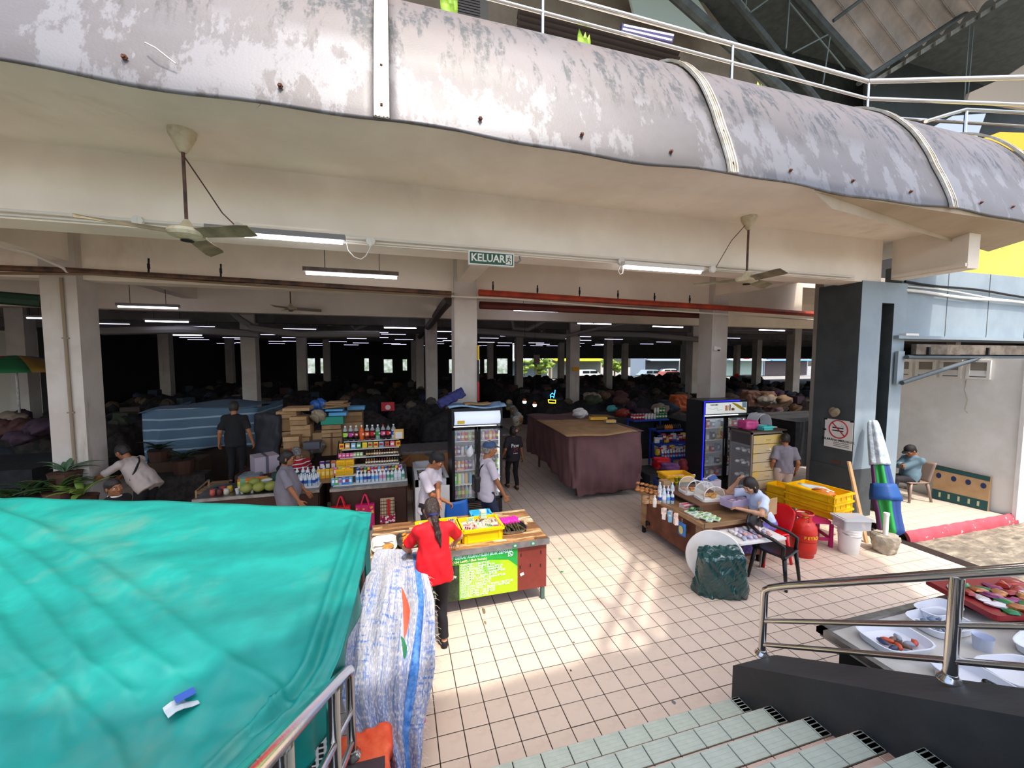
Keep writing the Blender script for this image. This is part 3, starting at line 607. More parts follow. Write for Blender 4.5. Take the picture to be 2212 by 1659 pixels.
# ================================================================ ORGANIC SHAPES
def np_mesh(name,V,Q,mats,smooth=True):
    me=bpy.data.meshes.new(name); n=len(Q)
    me.vertices.add(len(V)); me.vertices.foreach_set('co',np.asarray(V,np.float32).ravel())
    me.loops.add(4*n); me.loops.foreach_set('vertex_index',np.asarray(Q,np.int32).ravel())
    me.polygons.add(n); me.polygons.foreach_set('loop_start',np.arange(0,4*n,4,dtype=np.int32))
    try: me.polygons.foreach_set('loop_total',np.full(n,4,np.int32))
    except Exception: pass
    if smooth: me.polygons.foreach_set('use_smooth',np.ones(n,bool))
    for k in (mats if isinstance(mats,(list,tuple)) else [mats]): me.materials.append(k)
    me.update(calc_edges=True); me.validate(); return me
def surfnet(D,org,h):
    I=D<0; nx,ny,nz=D.shape
    c=np.zeros((nx-1,ny-1,nz-1),np.int8)
    for a in (0,1):
        for b in (0,1):
            for d in (0,1): c+=I[a:nx-1+a,b:ny-1+b,d:nz-1+d]
    act=(c>0)&(c<8); idx=np.full(c.shape,-1,np.int64); ii=np.argwhere(act); idx[act]=np.arange(len(ii))
    P=np.zeros((len(ii),3)); N=np.zeros(len(ii))
    cor=[(a,b,d) for a in (0,1) for b in (0,1) for d in (0,1)]
    for p in cor:
        for ax_ in range(3):
            if p[ax_]==1: continue
            q=list(p); q[ax_]=1
            d0=D[ii[:,0]+p[0],ii[:,1]+p[1],ii[:,2]+p[2]]; d1=D[ii[:,0]+q[0],ii[:,1]+q[1],ii[:,2]+q[2]]
            s=(d0<0)!=(d1<0); t=np.where(s,d0/(d0-d1+1e-12),0)
            v=np.array(p,float)[None]+0; v=np.repeat(v,len(ii),0); v[:,ax_]+=t; P[s]+=v[s]; N[s]+=1
    V=(ii+P/N[:,None])*h+np.array(org)
    Q=[]
    for ax_ in range(3):
        s0=[slice(None)]*3; s1=[slice(None)]*3; s0[ax_]=slice(0,-1); s1[ax_]=slice(1,None)
        a=I[tuple(s0)]; b=I[tuple(s1)]; e=np.argwhere(a!=b); o1,o2=[(1,2),(2,0),(0,1)][ax_]
        ok=(e[:,o1]>0)&(e[:,o2]>0)&(e[:,o1]<D.shape[o1]-1)&(e[:,o2]<D.shape[o2]-1); e=e[ok]; fl=a[e[:,0],e[:,1],e[:,2]]
        def g(da,db):
            f=e.copy(); f[:,o1]+=da; f[:,o2]+=db; return idx[f[:,0],f[:,1],f[:,2]]
        q=np.stack([g(-1,-1),g(0,-1),g(0,0),g(-1,0)],1); q[~fl]=q[~fl][:,::-1]; Q.append(q)
    Q=np.concatenate(Q); Q=Q[(Q>=0).all(1)]
    return V,Q
def A3(x): return np.array(x,float)
def sdf(prims,h,noise=None):
    """prims: ('c',a,b,ra,rb,k[,capplane]) ('e',c,(r),k[,R]) ('b',c,(half),r,k[,R]) ('-e',...) ('cut',p,n)"""
    lo=A3([1e9]*3); hi=-lo
    for p in prims:
        if p[0]=='c': a,b=A3(p[1]),A3(p[2]); r=max(p[3],p[4]); lo=np.minimum(lo,np.minimum(a,b)-r); hi=np.maximum(hi,np.maximum(a,b)+r)
        elif p[0] in 'eb' : r=max(p[2]) if p[0]=='e' else np.linalg.norm(p[2])+p[3]; rr=A3(p[2]) if (p[0]=='e' and len(p)<5) else r; lo=np.minimum(lo,A3(p[1])-rr); hi=np.maximum(hi,A3(p[1])+rr)
    lo-=3*h; hi+=3*h; n=np.ceil((hi-lo)/h).astype(int)+1
    X=[lo[i]+np.arange(n[i])*h for i in range(3)]; D=np.full(n,9.,np.float32)
    def sub(a,b,pad):
        s=[]; 
        for i in range(3): s.append(slice(max(0,int((a[i]-pad-lo[i])/h)),min(n[i],int((b[i]+pad-lo[i])/h)+2)))
        return tuple(s)
    def gr(s): return np.meshgrid(X[0][s[0]],X[1][s[1]],X[2][s[2]],indexing='ij',sparse=True)
    for p in prims:
        t=p[0]
        if t=='cut':
            x,y,z=gr((slice(None),)*3); P,N_=A3(p[1]),A3(p[2]); N_=N_/np.linalg.norm(N_); D=np.maximum(D,((x-P[0])*N_[0]+(y-P[1])*N_[1]+(z-P[2])*N_[2]).astype(np.float32)); continue
        k=p[5] if t=='c' else (p[3] if t in('e','-e') else p[4])
        if t=='c':
            a,b=A3(p[1]),A3(p[2]); ra,rb=p[3],p[4]; r=max(ra,rb); s=sub(np.minimum(a,b)-r,np.maximum(a,b)+r,k+3*h); x,y,z=gr(s)
            ba=b-a; L2=max(ba@ba,1e-9); px,py,pz=x-a[0],y-a[1],z-a[2]; u=np.clip((px*ba[0]+py*ba[1]+pz*ba[2])/L2,0,1)
            d=np.sqrt((px-u*ba[0])**2+(py-u*ba[1])**2+(pz-u*ba[2])**2)-(ra+(rb-ra)*u)
            if len(p)>6: P,N_=A3(p[6][0]),A3(p[6][1]); N_=N_/np.linalg.norm(N_); d=np.maximum(d,(x-P[0])*N_[0]+(y-P[1])*N_[1]+(z-P[2])*N_[2])
        elif t in('e','-e'):
            c,r=A3(p[1]),A3(p[2]); Rm=A3(p[4]) if len(p)>4 else None; m_=r if Rm is None else A3([max(r)]*3); s=sub(c-m_,c+m_,k+3*h); x,y,z=gr(s); x,y,z=x-c[0],y-c[1],z-c[2]
            if Rm is not None: x,y,z=(x*Rm[0,0]+y*Rm[1,0]+z*Rm[2,0]),(x*Rm[0,1]+y*Rm[1,1]+z*Rm[2,1]),(x*Rm[0,2]+y*Rm[1,2]+z*Rm[2,2])
            q=np.sqrt((x/r[0])**2+(y/r[1])**2+(z/r[2])**2); q2=np.sqrt((x/r[0]**2)**2+(y/r[1]**2)**2+(z/r[2]**2)**2); d=q*(q-1)/(q2+1e-6)
        else:
            c,hf=A3(p[1]),A3(p[2]); Rm=A3(p[5]) if len(p)>5 else None; e_=hf+p[3] if Rm is None else A3([np.linalg.norm(hf)+p[3]]*3); s=sub(c-e_,c+e_,k+3*h); x,y,z=gr(s); x,y,z=x-c[0],y-c[1],z-c[2]
            if Rm is not None: x,y,z=(x*Rm[0,0]+y*Rm[1,0]+z*Rm[2,0]),(x*Rm[0,1]+y*Rm[1,1]+z*Rm[2,1]),(x*Rm[0,2]+y*Rm[1,2]+z*Rm[2,2])
            qx,qy,qz=abs(x)-hf[0],abs(y)-hf[1],abs(z)-hf[2]
            d=np.sqrt(np.maximum(qx,0)**2+np.maximum(qy,0)**2+np.maximum(qz,0)**2)+np.minimum(np.maximum(np.maximum(qx,qy),qz),0)-p[3]
        d=np.asarray(d,np.float32); O=D[s]
        if t=='-e': D[s]=np.maximum(O,-d)
        elif k>1e-4:
            hh=np.clip(.5+.5*(O-d)/k,0,1); D[s]=O*(1-hh)+d*hh-k*hh*(1-hh)
        else: D[s]=np.minimum(O,d)
    if noise:
        x,y,z=gr((slice(None),)*3)
        for a_,f_,ph in noise: D=D+(a_*np.sin(x*f_[0]+y*f_[1]+z*f_[2]+ph+1.7*np.sin(x*f_[1]*.6-z*f_[0]*.4+ph))).astype(np.float32)
    D=np.minimum(D,9.)
    return surfnet(D,lo,h)
def rotm(rx=0,ry=0,rz=0): return np.array((Matrix.Rotation(rz,3,'Z')@Matrix.Rotation(rx,3,'X')@Matrix.Rotation(ry,3,'Y')))
def ik(a,t,l1,l2,pole):
    a,t,pole=A3(a),A3(t),A3(pole); d=t-a; L=np.linalg.norm(d); L2=min(L,(l1+l2)*.998); d=d/L; t=a+d*L2
    x=(l1*l1-l2*l2+L2*L2)/(2*L2); hh=math.sqrt(max(l1*l1-x*x,0)); p=pole-d*(pole@d); p/=np.linalg.norm(p)+1e-9
    return a+d*x+p*hh,t
def hand(wr,d,n,side,curl=.5,sc=1.,fist=False,spread=.12):
    """palm, four unequal bent fingers and a thumb; d forearm direction, n palm normal (the way the palm faces)"""
    d=A3(d)/np.linalg.norm(d); n=A3(n); n=n-d*(n@d); n/=np.linalg.norm(n); s=np.cross(d,n)*side  # s points to the thumb side
    Rm=np.stack([s,d,n],1); c=A3(wr)+d*.052*sc
    P=[('b',c,(.030*sc,.036*sc,.006*sc),.008*sc,.01,Rm),('c',A3(wr)-d*.03*sc,A3(wr)+d*.02*sc,.026*sc,.024*sc,.015)]
    for i,(o,L) in enumerate(((.030,.070),(.010,.078),(-.010,.073),(-.029,.058))):
        b=A3(wr)+d*.088*sc+s*o*sc; a=0; dirv=d+s*(o/.03)*spread; dirv/=np.linalg.norm(dirv)
        for j,(f,r0,r1) in enumerate(((.45,.0088,.0082),(.31,.0082,.0075),(.26,.0075,.0062))):
            a+=curl*(.75,1.0,.7)[j]; v=dirv*math.cos(a)+n*math.sin(a); e=b+v*L*f*sc; P.append(('c',b,e,r0*sc,r1*sc,.003)); b=e
    b=A3(wr)+d*.025*sc+s*.026*sc; v=d*.6+s*.75+n*.25; v/=np.linalg.norm(v); e=b+v*.042*sc; P.append(('c',b,e,.013*sc,.011*sc,.008))
    v2=d*.85+s*.2+n*(.2+curl*.5); v2/=np.linalg.norm(v2); e2=e+v2*.034*sc; P.append(('c',e,e2,.010*sc,.0085*sc,.003)); P.append(('c',e2,e2+v2*.022*sc,.0085*sc,.007*sc,.003))
    return P
def headprims(age=0,fem=0):
    P=[('e',(0,-.012,.035),(.074,.094,.096),.01),('e',(0,.022,-.035),(.056,.062,.068),.03),('c',(0,.045,-.078),(0,.058,-.082),.024,.018,.025),
       ('e',(0,.074,.032),(.052,.018,.012),.012),('c',(0,.085,.018),(0,.106,-.016),.008,.0125,.01),('e',(.012,.098,-.02),(.010,.011,.008),.006),('e',(-.012,.098,-.02),(.010,.011,.008),.006),
       ('e',(0,.078,-.044),(.025,.016,.006),.006),('e',(0,.077,-.054),(.022,.015,.007),.005),('e',(.036,.062,-.012),(.022,.022,.018),.015),('e',(-.036,.062,-.012),(.022,.022,.018),.015),
       ('-e',(.031,.092,.016),(.016,.012,.009),0),('-e',(-.031,.092,.016),(.016,.012,.009),0),
       ('e',(.078,-.008,.002),(.009,.018,.031),.006,rotm(0,0,R(-18))),('e',(-.078,-.008,.002),(.009,.018,.031),.006,rotm(0,0,R(18))),
       ('c',(0,-.028,-.05),(0,-.045,-.15),.050,.052,.03)]
    return P
def tfp(P,M,o,s=1.):
    """rotate/scale/move a list of primitives"""
    out=[]; o=A3(o)
    for p in P:
        p=list(p)
        if p[0]=='c':
            p[1]=M@A3(p[1])*s+o; p[2]=M@A3(p[2])*s+o; p[3]*=s; p[4]*=s
            if len(p)>6: p[6]=(M@A3(p[6][0])*s+o,M@A3(p[6][1]))
        elif p[0]=='cut': p[1]=M@A3(p[1])*s+o; p[2]=M@A3(p[2])
        elif p[0] in('e','-e'):
            R0=A3(p[4]) if len(p)>4 else np.eye(3); p[1]=M@A3(p[1])*s+o; p[2]=tuple(A3(p[2])*s); p=p[:4]+[M@R0]
        else:
            R0=A3(p[5]) if len(p)>5 else np.eye(3); p[1]=M@A3(p[1])*s+o; p[2]=tuple(A3(p[2])*s); p[3]*=s; p=p[:5]+[M@R0]
        out.append(tuple(p))
    return out
HS=1.07
SKIN=[mat('skin_tan','b07a58',.55,sss=.1),mat('skin_brown','96613f',.55),mat('skin_light','c49271',.55),mat('skin_dark','7a4d35',.55)]
HAIR=mat('black_hair','15110f',.35,col2='2a211d',ns=40,sc=(4,4,.6),bump=.4,bs=90); HAIRG=mat('grey_hair','8c8781',.6,col2='5a544f',ns=30)
HAIRR=mat('brown_shiny_hair','2e211c',.25,col2='6b5a52',ns=25,sc=(5,5,.5),bump=.5,bs=70,mix=(.5,.75))
EYEW=mat('eye_white','e8e2da',.3); EYEB=mat('eye_dark','1c120d',.2); LIP=mat('lips','8f5145',.5)
def person(label,loc,rz,H=1.65,skin=0,hip=None,lean=0,side=0,twist=0,hy=0,hp=0,hr=0,la=None,ra=None,lf=None,rf=None,lpole=(-.3,-1,-.3),rpole=(.3,-1,-.3),
           shirt=None,pants=None,hair='short',hairm=None,cap=None,capback=False,sleeve=.55,hem=-.08,fat=1.,curlL=.45,curlR=.45,shoes=None,palmL=(1,0,0),palmR=(-1,0,0),h=.011,skirt=None,group=None,shorts=False,lknee=(0,1,.1),rknee=(0,1,.1),collar=None,seated=False,handdL=None,handdR=None,polo=False):
    s=H/1.70; t=thing('person',label,'person',loc,rz,group)
    hipc=A3(hip) if hip is not None else A3((0,0,.93*s))
    B=rotm(-lean,side,twist)       # body frame: lean forwards is a turn about x
    def b(x,y,z): return hipc+B@(A3((x,y,z))*s)
    neck=b(0,-.005,.50); chest=b(0,.005,.33); shL=b(-.158*fat**.5,-.005,.43); shR=b(.158*fat**.5,-.005,.43)
    Hd=B@rotm(0,0,0); Hm=rotm(0,0,hy)@rotm(-hp,hr,0) if True else None
    Hm=(rotm(0,0,twist) @ Hm)
    hc=neck+Hm@A3((0,.028,.135))*s
    la=A3(la) if la is not None else b(-.25,.05,-.05); ra=A3(ra) if ra is not None else b(.25,.05,-.05)
    eL,wL=ik(shL,la,.285*s,.25*s,B@A3(lpole)); eR,wR=ik(shR,ra,.285*s,.25*s,B@A3(rpole))
    hL=b(-.088,0,-.03); hR=b(.088,0,-.03)
    lf=A3(lf) if lf is not None else A3((-.10*s,0,.075*s)); rf=A3(rf) if rf is not None else A3((.10*s,0,.075*s))
    kL,aL=ik(hL,lf,.43*s,.42*s,lknee); kR,aR=ik(hR,rf,.43*s,.42*s,rknee)
    f=fat
    V=[];Q=[];nb=0
    def join(res):
        nonlocal nb
        V.append(res[0]); Q.append(res[1]+nb); nb+=len(res[0])
    P=[('e',b(0,0,.34),(.135*s,.085*s,.16*s),.03,B),('e',b(0,0,.14),(.12*s,.085*s,.16*s),.03,B),('e',b(0,0,0),(.14*s,.095*s,.11*s),.03,B),
       ('c',b(0,-.012,.44),neck+Hm@A3((0,.0,.06))*s,.06*s,.050*s,.03)]
    for sh,e,w_ in ((shL,eL,wL),(shR,eR,wR)):
        P+=[('c',sh,e,.050*s,.038*s,.02),('c',e,e+(w_-e)*.35,.037*s,.036*s,.015),('c',e+(w_-e)*.35,w_,.036*s,.024*s,.015)]
    for hh,k,a in ((hL,kL,aL),(hR,kR,aR)):
        P+=[('c',hh,k,.078*s,.05*s,.02),('c',k,k+(a-k)*.4,.048*s,.048*s,.02),('c',k+(a-k)*.4,a,.048*s,.033*s,.02),('c',a-A3((0,.03,.035))*s,a+A3((0,.13,-.048))*s,.034*s,.026*s,.02)]
    join(sdf(P,h))
    join(sdf(tfp(headprims(),Hm,hc,s*HS),.0062))
    for e,w_,side_,cu,pn,hd in ((eL,wL,-1,curlL,palmL,handdL),(eR,wR,1,curlR,palmR,handdR)):
        d=A3(hd) if hd is not None else (w_-e); pn=A3(pn)
        join(sdf(hand(w_,d,pn,1 if side_>0 else -1,cu,s),.0052))
    body=mobj('body',np_mesh('body',np.concatenate(V),np.concatenate(Q),SKIN[skin]),t)
    def clo(name,prims,m_,noise=None,hh=h): return mobj(name,np_mesh(name,*sdf(prims,hh,noise),m_),t)
    # clothes
    up=B@A3((0,0,1)); hz=hem
    if shirt is not None:
        P=[('e',b(0,.0,.33),(.160*s*f**.5,.106*s*f,.165*s),.04,B),('c',shL,shR,.060*s,.060*s,.04),('c',neck-up*.03*s,shL,.062*s,.052*s,.04),('c',neck-up*.03*s,shR,.062*s,.052*s,.04),
           ('e',b(0,.014*f,.12),(.156*s*f,.112*s*f*f,.24*s),.06,B),('e',b(0,.004,-.06),(.166*s*f,.120*s*f,.34*s),.05,B)]
        for sh,e in ((shL,eL),(shR,eR)):
            m_=sh+(e-sh)*(sleeve+.25); P.append(('c',sh,m_,.058*s,(.060+.014*(sleeve<.9))*s,.025,(sh+(e-sh)*sleeve,e-sh)))
        if sleeve>1.2:
            for e,w_ in ((eL,wL),(eR,wR)): P.append(('c',e,w_,.05*s,.036*s,.02,(w_-(w_-e)*.08,w_-e)))
        P+=[('cut',b(0,0,hz),-up),('-e',neck+up*.055*s,(.068*s,.075*s,.055*s),0,B)]
        clo('shirt',P,shirt,[(.0050*s,(17,11,9),1.),(.0035*s,(31,-24,10),2.),(.0022*s,(-50,38,32),3.)])
        if collar is not None: clo('collar',[('e',neck+up*.012*s,(.078*s,.084*s,.026*s),0,B),('-e',neck+up*.03*s,(.064*s,.070*s,.06*s),0,B),('cut',neck+up*.03*s,up)],collar,hh=.006)
    if pants is not None:
        P=[('e',b(0,0,.01),(.152*s*f,.108*s*f,.12*s),.03,B)]
        for hh_,k,a in ((hL,kL,aL),(hR,kR,aR)):
            P.append(('c',hh_,k,.092*s*f**.5,.066*s,.03))
            if not shorts: P.append(('c',k,a,.064*s,.052*s,.02,(a+(k-a)*.06,a-k)))
            else: P[-1]=('c',hh_,k,.09*s,.075*s,.03,(k-(k-hh_)*.1,k-hh_))
        clo('trousers',P,pants,[(.005*s,(13,16,14),.5),(.003*s,(31,-22,24),2.)])
    if skirt is not None:
        P=[('e',b(0,0,-.02),(.16*s*f,.125*s*f,.14*s),.04,B),*[('c',p_,q_,.105*s,.095*s,.07) for p_,q_ in ((hL,kL),(hR,kR),(kL,aL),(kR,aR))],('cut',(aL+aR)/2+A3((0,0,.12*s)),(0,0,-1))]
        clo('skirt',P,skirt,[(.004*s,(30,30,2),0)])
    if shoes is not None:
        P=[]
        for a in (aL,aR): P+=[('c',a-A3((0,.03,.03))*s,a+A3((0,.14,-.045))*s,.040*s,.034*s,.01)]
        P+=[('cut',(0,0,aL[2]+.0*s) if not seated else (0,0,min(aL[2],aR[2])+.02),(0,0,1))]
        sh_=[]
        for a in (aL,aR): clo('shoe',[('c',a-A3((0,.03,.032))*s,a+A3((0,.14,-.045))*s,.041*s,.034*s,.01),('cut',a+A3((0,0,.0)),(0,0,1)),('cut',(0,0,a[2]-.072*s),(0,0,-1))],shoes,hh=.008)
    # hair and hat
    hm=hairm or HAIR
    def hd(P): return tfp(P,Hm,hc,s*HS)
    if hair:
        P=[('e',(0,-.016,.042),(.083,.100,.100),.01),('e',(0,-.05,-.01),(.072,.06,.07),.02)]
        if hair=='short': P+=[('-e',(0,.075,-.035),(.085,.085,.093),0),('cut',(0,-.02,-.055),(0,-.25,-1)),('-e',(.085,.0,-.02),(.03,.035,.045),0),('-e',(-.085,.0,-.02),(.03,.035,.045),0)]
        if hair in('bob','tied','pony'): P+=[('e',(0,-.035,-.02),(.08,.078,.085),.02)]
        if hair=='bob': P+=[('c',(.055,-.01,0),(.062,.0,-.07),.032,.028,.02),('c',(-.055,-.01,0),(-.062,.0,-.07),.032,.028,.02),('c',(0,-.06,0),(0,-.07,-.08),.05,.045,.03),('-e',(0,.08,-.035),(.060,.08,.088),0)]
        if hair in('tied','pony'): P+=[('-e',(0,.078,-.04),(.075,.082,.097),0),('cut',(0,0,-.085),(0,-.3,-1))]
        clo('hair',hd(P),hm,[(.0015,(90,60,20),0)],hh=.0075)
        if hair=='tied': clo('hair_bun',hd([('e',(0,-.125,.0),(.035,.03,.035),0)]),hm,hh=.0075)
        if hair=='pony':
            clo('ponytail',hd([('c',(0,-.115,-.03),(.01,-.135,-.11),.036,.034,.02),('c',(.01,-.135,-.11),(.03,-.13,-.24),.036,.030,.02),('c',(.03,-.13,-.24),(.05,-.11,-.36),.030,.012,.02)]),hm,[(.003,(80,80,14),0)],hh=.0075)
            clo('scrunchie',hd([('e',(0,-.118,-.045),(.048,.040,.026),0)]),mat('navy_scrunchie','1d2460',.7),[(.004,(90,90,90),0)],hh=.0075)
    if cap is not None:
        yb=-1 if capback else 1
        P=[('e',(0,-.010,.058),(.089,.107,.080),.005),('cut',(0,0,.040),(0,.12,-1))]
        clo('cap',hd(P),cap,hh=.007)
        clo('brim',hd([('e',(0,.115*yb-.012,.048 if not capback else .02),(.060,.068,.010),0,rotm(R(-10)*yb,0,0))]),cap,hh=.006)
    # face
    q=MB(); q2=MB(); q3=MB(); q4=MB(); M4=Matrix([list(Hm[i])+[0] for i in range(3)]+[[0,0,0,1]])
    for sx_ in (-1,1):
        q.blob((.031*sx_,.074,.016),(.0135,.0125,.0085),seg=8,rings=6); q2.blob((.031*sx_,.084,.016),(.0055,.004,.0058),seg=8,rings=5)
        q3.tube([(.014*sx_,.094,.034),(.030*sx_,.093,.039),(.046*sx_,.078,.034)],[.0022,.003,.0015],5)
    q4.tube([(-.022,.083,-.049),(-.008,.094,-.0465),(0,.0935,-.048),(.008,.094,-.0465),(.022,.083,-.049)],[.001,.0042,.0042,.0042,.001],5)
    for qq,nm,mm in ((q,'eyes',EYEW),(q2,'irises',EYEB),(q3,'eyebrows',EYEB if hairm is not HAIRG else HAIRG),(q4,'mouth',LIP)):
        qq.tf(Matrix.Scale(s*HS,4)); qq.tf(M4); o=obj(nm,qq,mm,t,loc=tuple(hc),smooth=True); o['kind']='stuff'
    return t,dict(hc=hc,Hm=Hm,B=B,b=b,wL=wL,wR=wR,eL=eL,eR=eR,neck=neck,s=s,shL=shL,shR=shR)
def place(px,py,H):
    """where someone of height H stands whose head top shows at this pixel"""
    return az(px,py,H)
# ================================================================ PEOPLE
M_RED=mat('red_tshirt','dd0f1e',.75); M_LAV=mat('lilac_white_tshirt','bdb6bf',.85); M_DARK=mat('black_trousers','1e1b20',.8); M_NAVY=mat('navy_trousers','202a44',.8)
M_GREY=mat('grey_tshirt','77737c',.85); M_CH=mat('charcoal_tshirt','27232a',.85); M_BLACK=mat('black_tshirt','111114',.85); M_CREAM=mat('cream_shirt','b5a69f',.85); M_SLATE=mat('slate_blue_shirt','5e7784',.8)
M_PALE=mat('pale_blue_tshirt','c5d3ec',.8); M_PURP=mat('purple_sarong','6a56a6',.8,col2='8d7cc4',ns=30); M_CAPB=mat('blue_cap','33486b',.7); M_CAPK=mat('black_cap','141317',.7)
M_STR=mat('striped_polo','a81526',.8)
nt=M_STR.node_tree; wv=nt.nodes.new('ShaderNodeTexWave'); wv.bands_direction='Z'; wv.inputs['Scale'].default_value=4.6; wv.inputs['Distortion'].default_value=.3; tc=nt.nodes.new('ShaderNodeTexCoord'); nt.links.new(tc.outputs['Object'],wv.inputs[0])
rp=nt.nodes.new('ShaderNodeValToRGB'); rp.color_ramp.interpolation='CONSTANT'; rp.color_ramp.elements[0].color=lin('a81526'); rp.color_ramp.elements[1].color=lin('e6dcdc'); rp.color_ramp.elements[1].position=.86; nt.links.new(wv.outputs[0],rp.inputs[0]); nt.links.new(rp.outputs[0],nt.nodes['Principled BSDF'].inputs['Base Color'])
def printon(t,D,s_,size,m_,p,nrm,name='print',upv=None,sx=1,bold=.002,flat=.0):
    """flat lettering on a shirt"""
    n=A3(nrm)/np.linalg.norm(nrm); up=A3(upv if upv is not None else (0,0,1)); up=up-n*(up@n); up/=np.linalg.norm(up); r=np.cross(up,n)
    o=text(s_,size,m_,t,(0,0,0),name=name,bold=bold,ext=.004,sx=1); M=Matrix.Identity(4)
    for i in range(3): M[i][0]=r[i]*sx; M[i][1]=up[i]; M[i][2]=n[i]; M[i][3]=p[i]
    o.matrix_local=M; return o
# woman in red at the snack table
pw=A3((.36,4.22)); 
t,J=person('woman in bright red t-shirt with long ponytail, her back turned, at the snack table',(.35,4.17,0),R(4),1.60,2,lean=R(10),hp=R(22),la=(-.20,.36,.92),ra=(.30,.38,.95),lpole=(-1,-.5,-.2),rpole=(1,-.5,-.1),shirt=M_RED,pants=M_DARK,hair='pony',hairm=HAIRR,fat=1.22,sleeve=.75,hem=-.14,shoes=M_DARK,palmL=(0,0,-1),palmR=(0,0,-1),curlR=.6)
# young man with the lettered shirt
t,J=person('young man in a pale t-shirt lettered ACHIEVE and a backward black cap',(.42,6.02,0),R(-128),1.74,1,lean=R(8),hy=R(8),hp=R(26),la=(.30,.38,.98),ra=(-.02,.30,.98),lpole=(-1,-.6,-.2),rpole=(1,-.5,-.2),shirt=M_LAV,pants=M_DARK,hair='short',cap=M_CAPK,capback=True,sleeve=.82,hem=-.14,fat=1.08,shoes=M_DARK,palmL=(0,0,-1),palmR=(0,0,-1),curlL=.3,curlR=.7)
b=J['b']; B=J['B']
for k,ch in enumerate('ACHIEVE'):
    u=(k-3)*.045; printon(t,J,ch,.075-.004*abs(k-3),mat('maroon_print','6a2440',.7),b(u,.122-.55*u*u,.285-.9*u*u),B@A3((u*2.4,1,.05)),sx=.95)
q=MB(); p=J['wL']; q.lathe([(.034,-.012),(.036,0),(.034,.012)],10,p+(J['eL']-p)*.1); obj('bracelet',q,mat('purple_band','5a3c74',.5),t)
# man with the blue cap
t,J=person('man walking right in a white t-shirt and blue cap, black strap bag on his back',(1.38,6.32,0),R(-84),1.74,1,lean=R(3),hp=R(4),la=(-.2,.14,.86),ra=(.26,.24,.84),rf=(.09,.16,.075),lf=(-.09,-.16,.10),lpole=(-.2,-1,0),rpole=(.3,-1,0),shirt=M_LAV,pants=M_NAVY,hair='short',hairm=HAIRG,cap=M_CAPB,sleeve=.78,hem=-.15,fat=1.16,shoes=M_DARK,curlR=.75)
b=J['b']
q=MB(); q.tube([b(-.10,.10,.12),b(-.02,.125,.30),b(.07,.06,.455),b(.09,-.03,.47),b(.05,-.12,.38),b(-.02,-.15,.2)],.013,6); obj('bag_strap',q,K['black'],t,smooth=40)
V_=sdf([('b',b(-.02,-.165,.10),(.07,.025,.10),.03,0)],.012); mobj('sling_bag',np_mesh('b',*V_,K['black']),t)
# person walking away in the aisle
t,J=person('person walking away in a charcoal t-shirt with Paw 25 lettering on the back',(2.60,8.95,0),R(6),1.50,1,la=(-.27,.02,.80),ra=(.25,.03,.73),rf=(.07,-.08,.07),lf=(-.09,.12,.08),shirt=M_CH,pants=M_BLACK,hair='bob',sleeve=.85,hem=-.15,fat=1.15,shoes=mat('brown_sandal','4a3026',.7))
b=J['b']; 
printon(t,J,'Paw',.12,K['white'],b(.0,-.128,.27),(0,-1,.05)); printon(t,J,'25',.12,mat('crimson_print','8a2332',.7),b(.02,-.132,.15),(0,-1,0)); 
q=MB(); q.box((0,0,0),(.11,.006,.012)); obj('print_bar',q,K['white'],t,loc=tuple(b(.01,-.136,.07)))
q=MB(); 
for k in range(5): a=k*2*PI/5; q.blob((.022*math.cos(a),0,.022*math.sin(a)),(.014,.008,.014),seg=6,rings=4)
hc=J['hc']; obj('hair_flower',q,mat('pink_flower','e0908f',.6),t,loc=(hc[0]+.05,hc[1]-.10,hc[2]+.02))
# woman in grey
t,J=person('woman in a grey t-shirt and glasses, hair tied back, before the left counter',(-1.74,7.12,0),R(-88),1.60,1,lean=R(0),hp=R(6),hy=R(-6),la=(-.2,.25,.85),ra=(.28,.26,.78),lpole=(-.3,-1,0),rpole=(.4,-1,0),shirt=M_GREY,pants=M_BLACK,hair='tied',sleeve=.85,hem=-.2,fat=1.36,shoes=M_DARK)
Hm,hc,s=J['Hm'],J['hc'],J['s']*HS
q=MB()
for sx_ in (-1,1):
    q.tube([(.031*sx_+.022*math.cos(a),.098,.014+.016*math.sin(a)) for a in [k*PI/5 for k in range(11)]],.0022,4); q.tube([(.052*sx_,.096,.018),(.076*sx_,.04,.018),(.082*sx_,-.01,.014)],.002,4)
q.tube([(-.01,.1,.016),(.01,.1,.016)],.002,4); q.tf(Matrix.Scale(s,4)); q.tf(Matrix([list(Hm[i])+[0] for i in range(3)]+[[0,0,0,1]])); o=obj('glasses',q,K['black'],t,loc=tuple(hc)); o['kind']='stuff'
# old man in stripes
p=ay(640,952,8.7)
t,J=person('grey haired old man in a red polo with white stripes, seated behind the left counter',(p[0]+.12,8.7,0),R(50),1.62,1,hip=(0,0,p[2]-.86),lean=R(22),twist=R(-5),hp=R(15),la=(-.2,.4,.75),ra=(.25,.4,.75),lf=(-.12,.42,.075),rf=(.12,.42,.075),shirt=M_STR,pants=M_DARK,hair='short',hairm=HAIRG,sleeve=.85,hem=-.05,fat=1.25,seated=True)
tz=p[2]-.86
q=MB(); q.lathe([(.17,0),(.16,tz-.13)],12); q.lathe([(.19,tz-.13),(.19,tz-.1)],12); tag(obj('stool',q,mat('dark_stool','3a3434',.7),loc=(p[0]+.12,8.7,0)),'dark stool under the old man in stripes','stool')
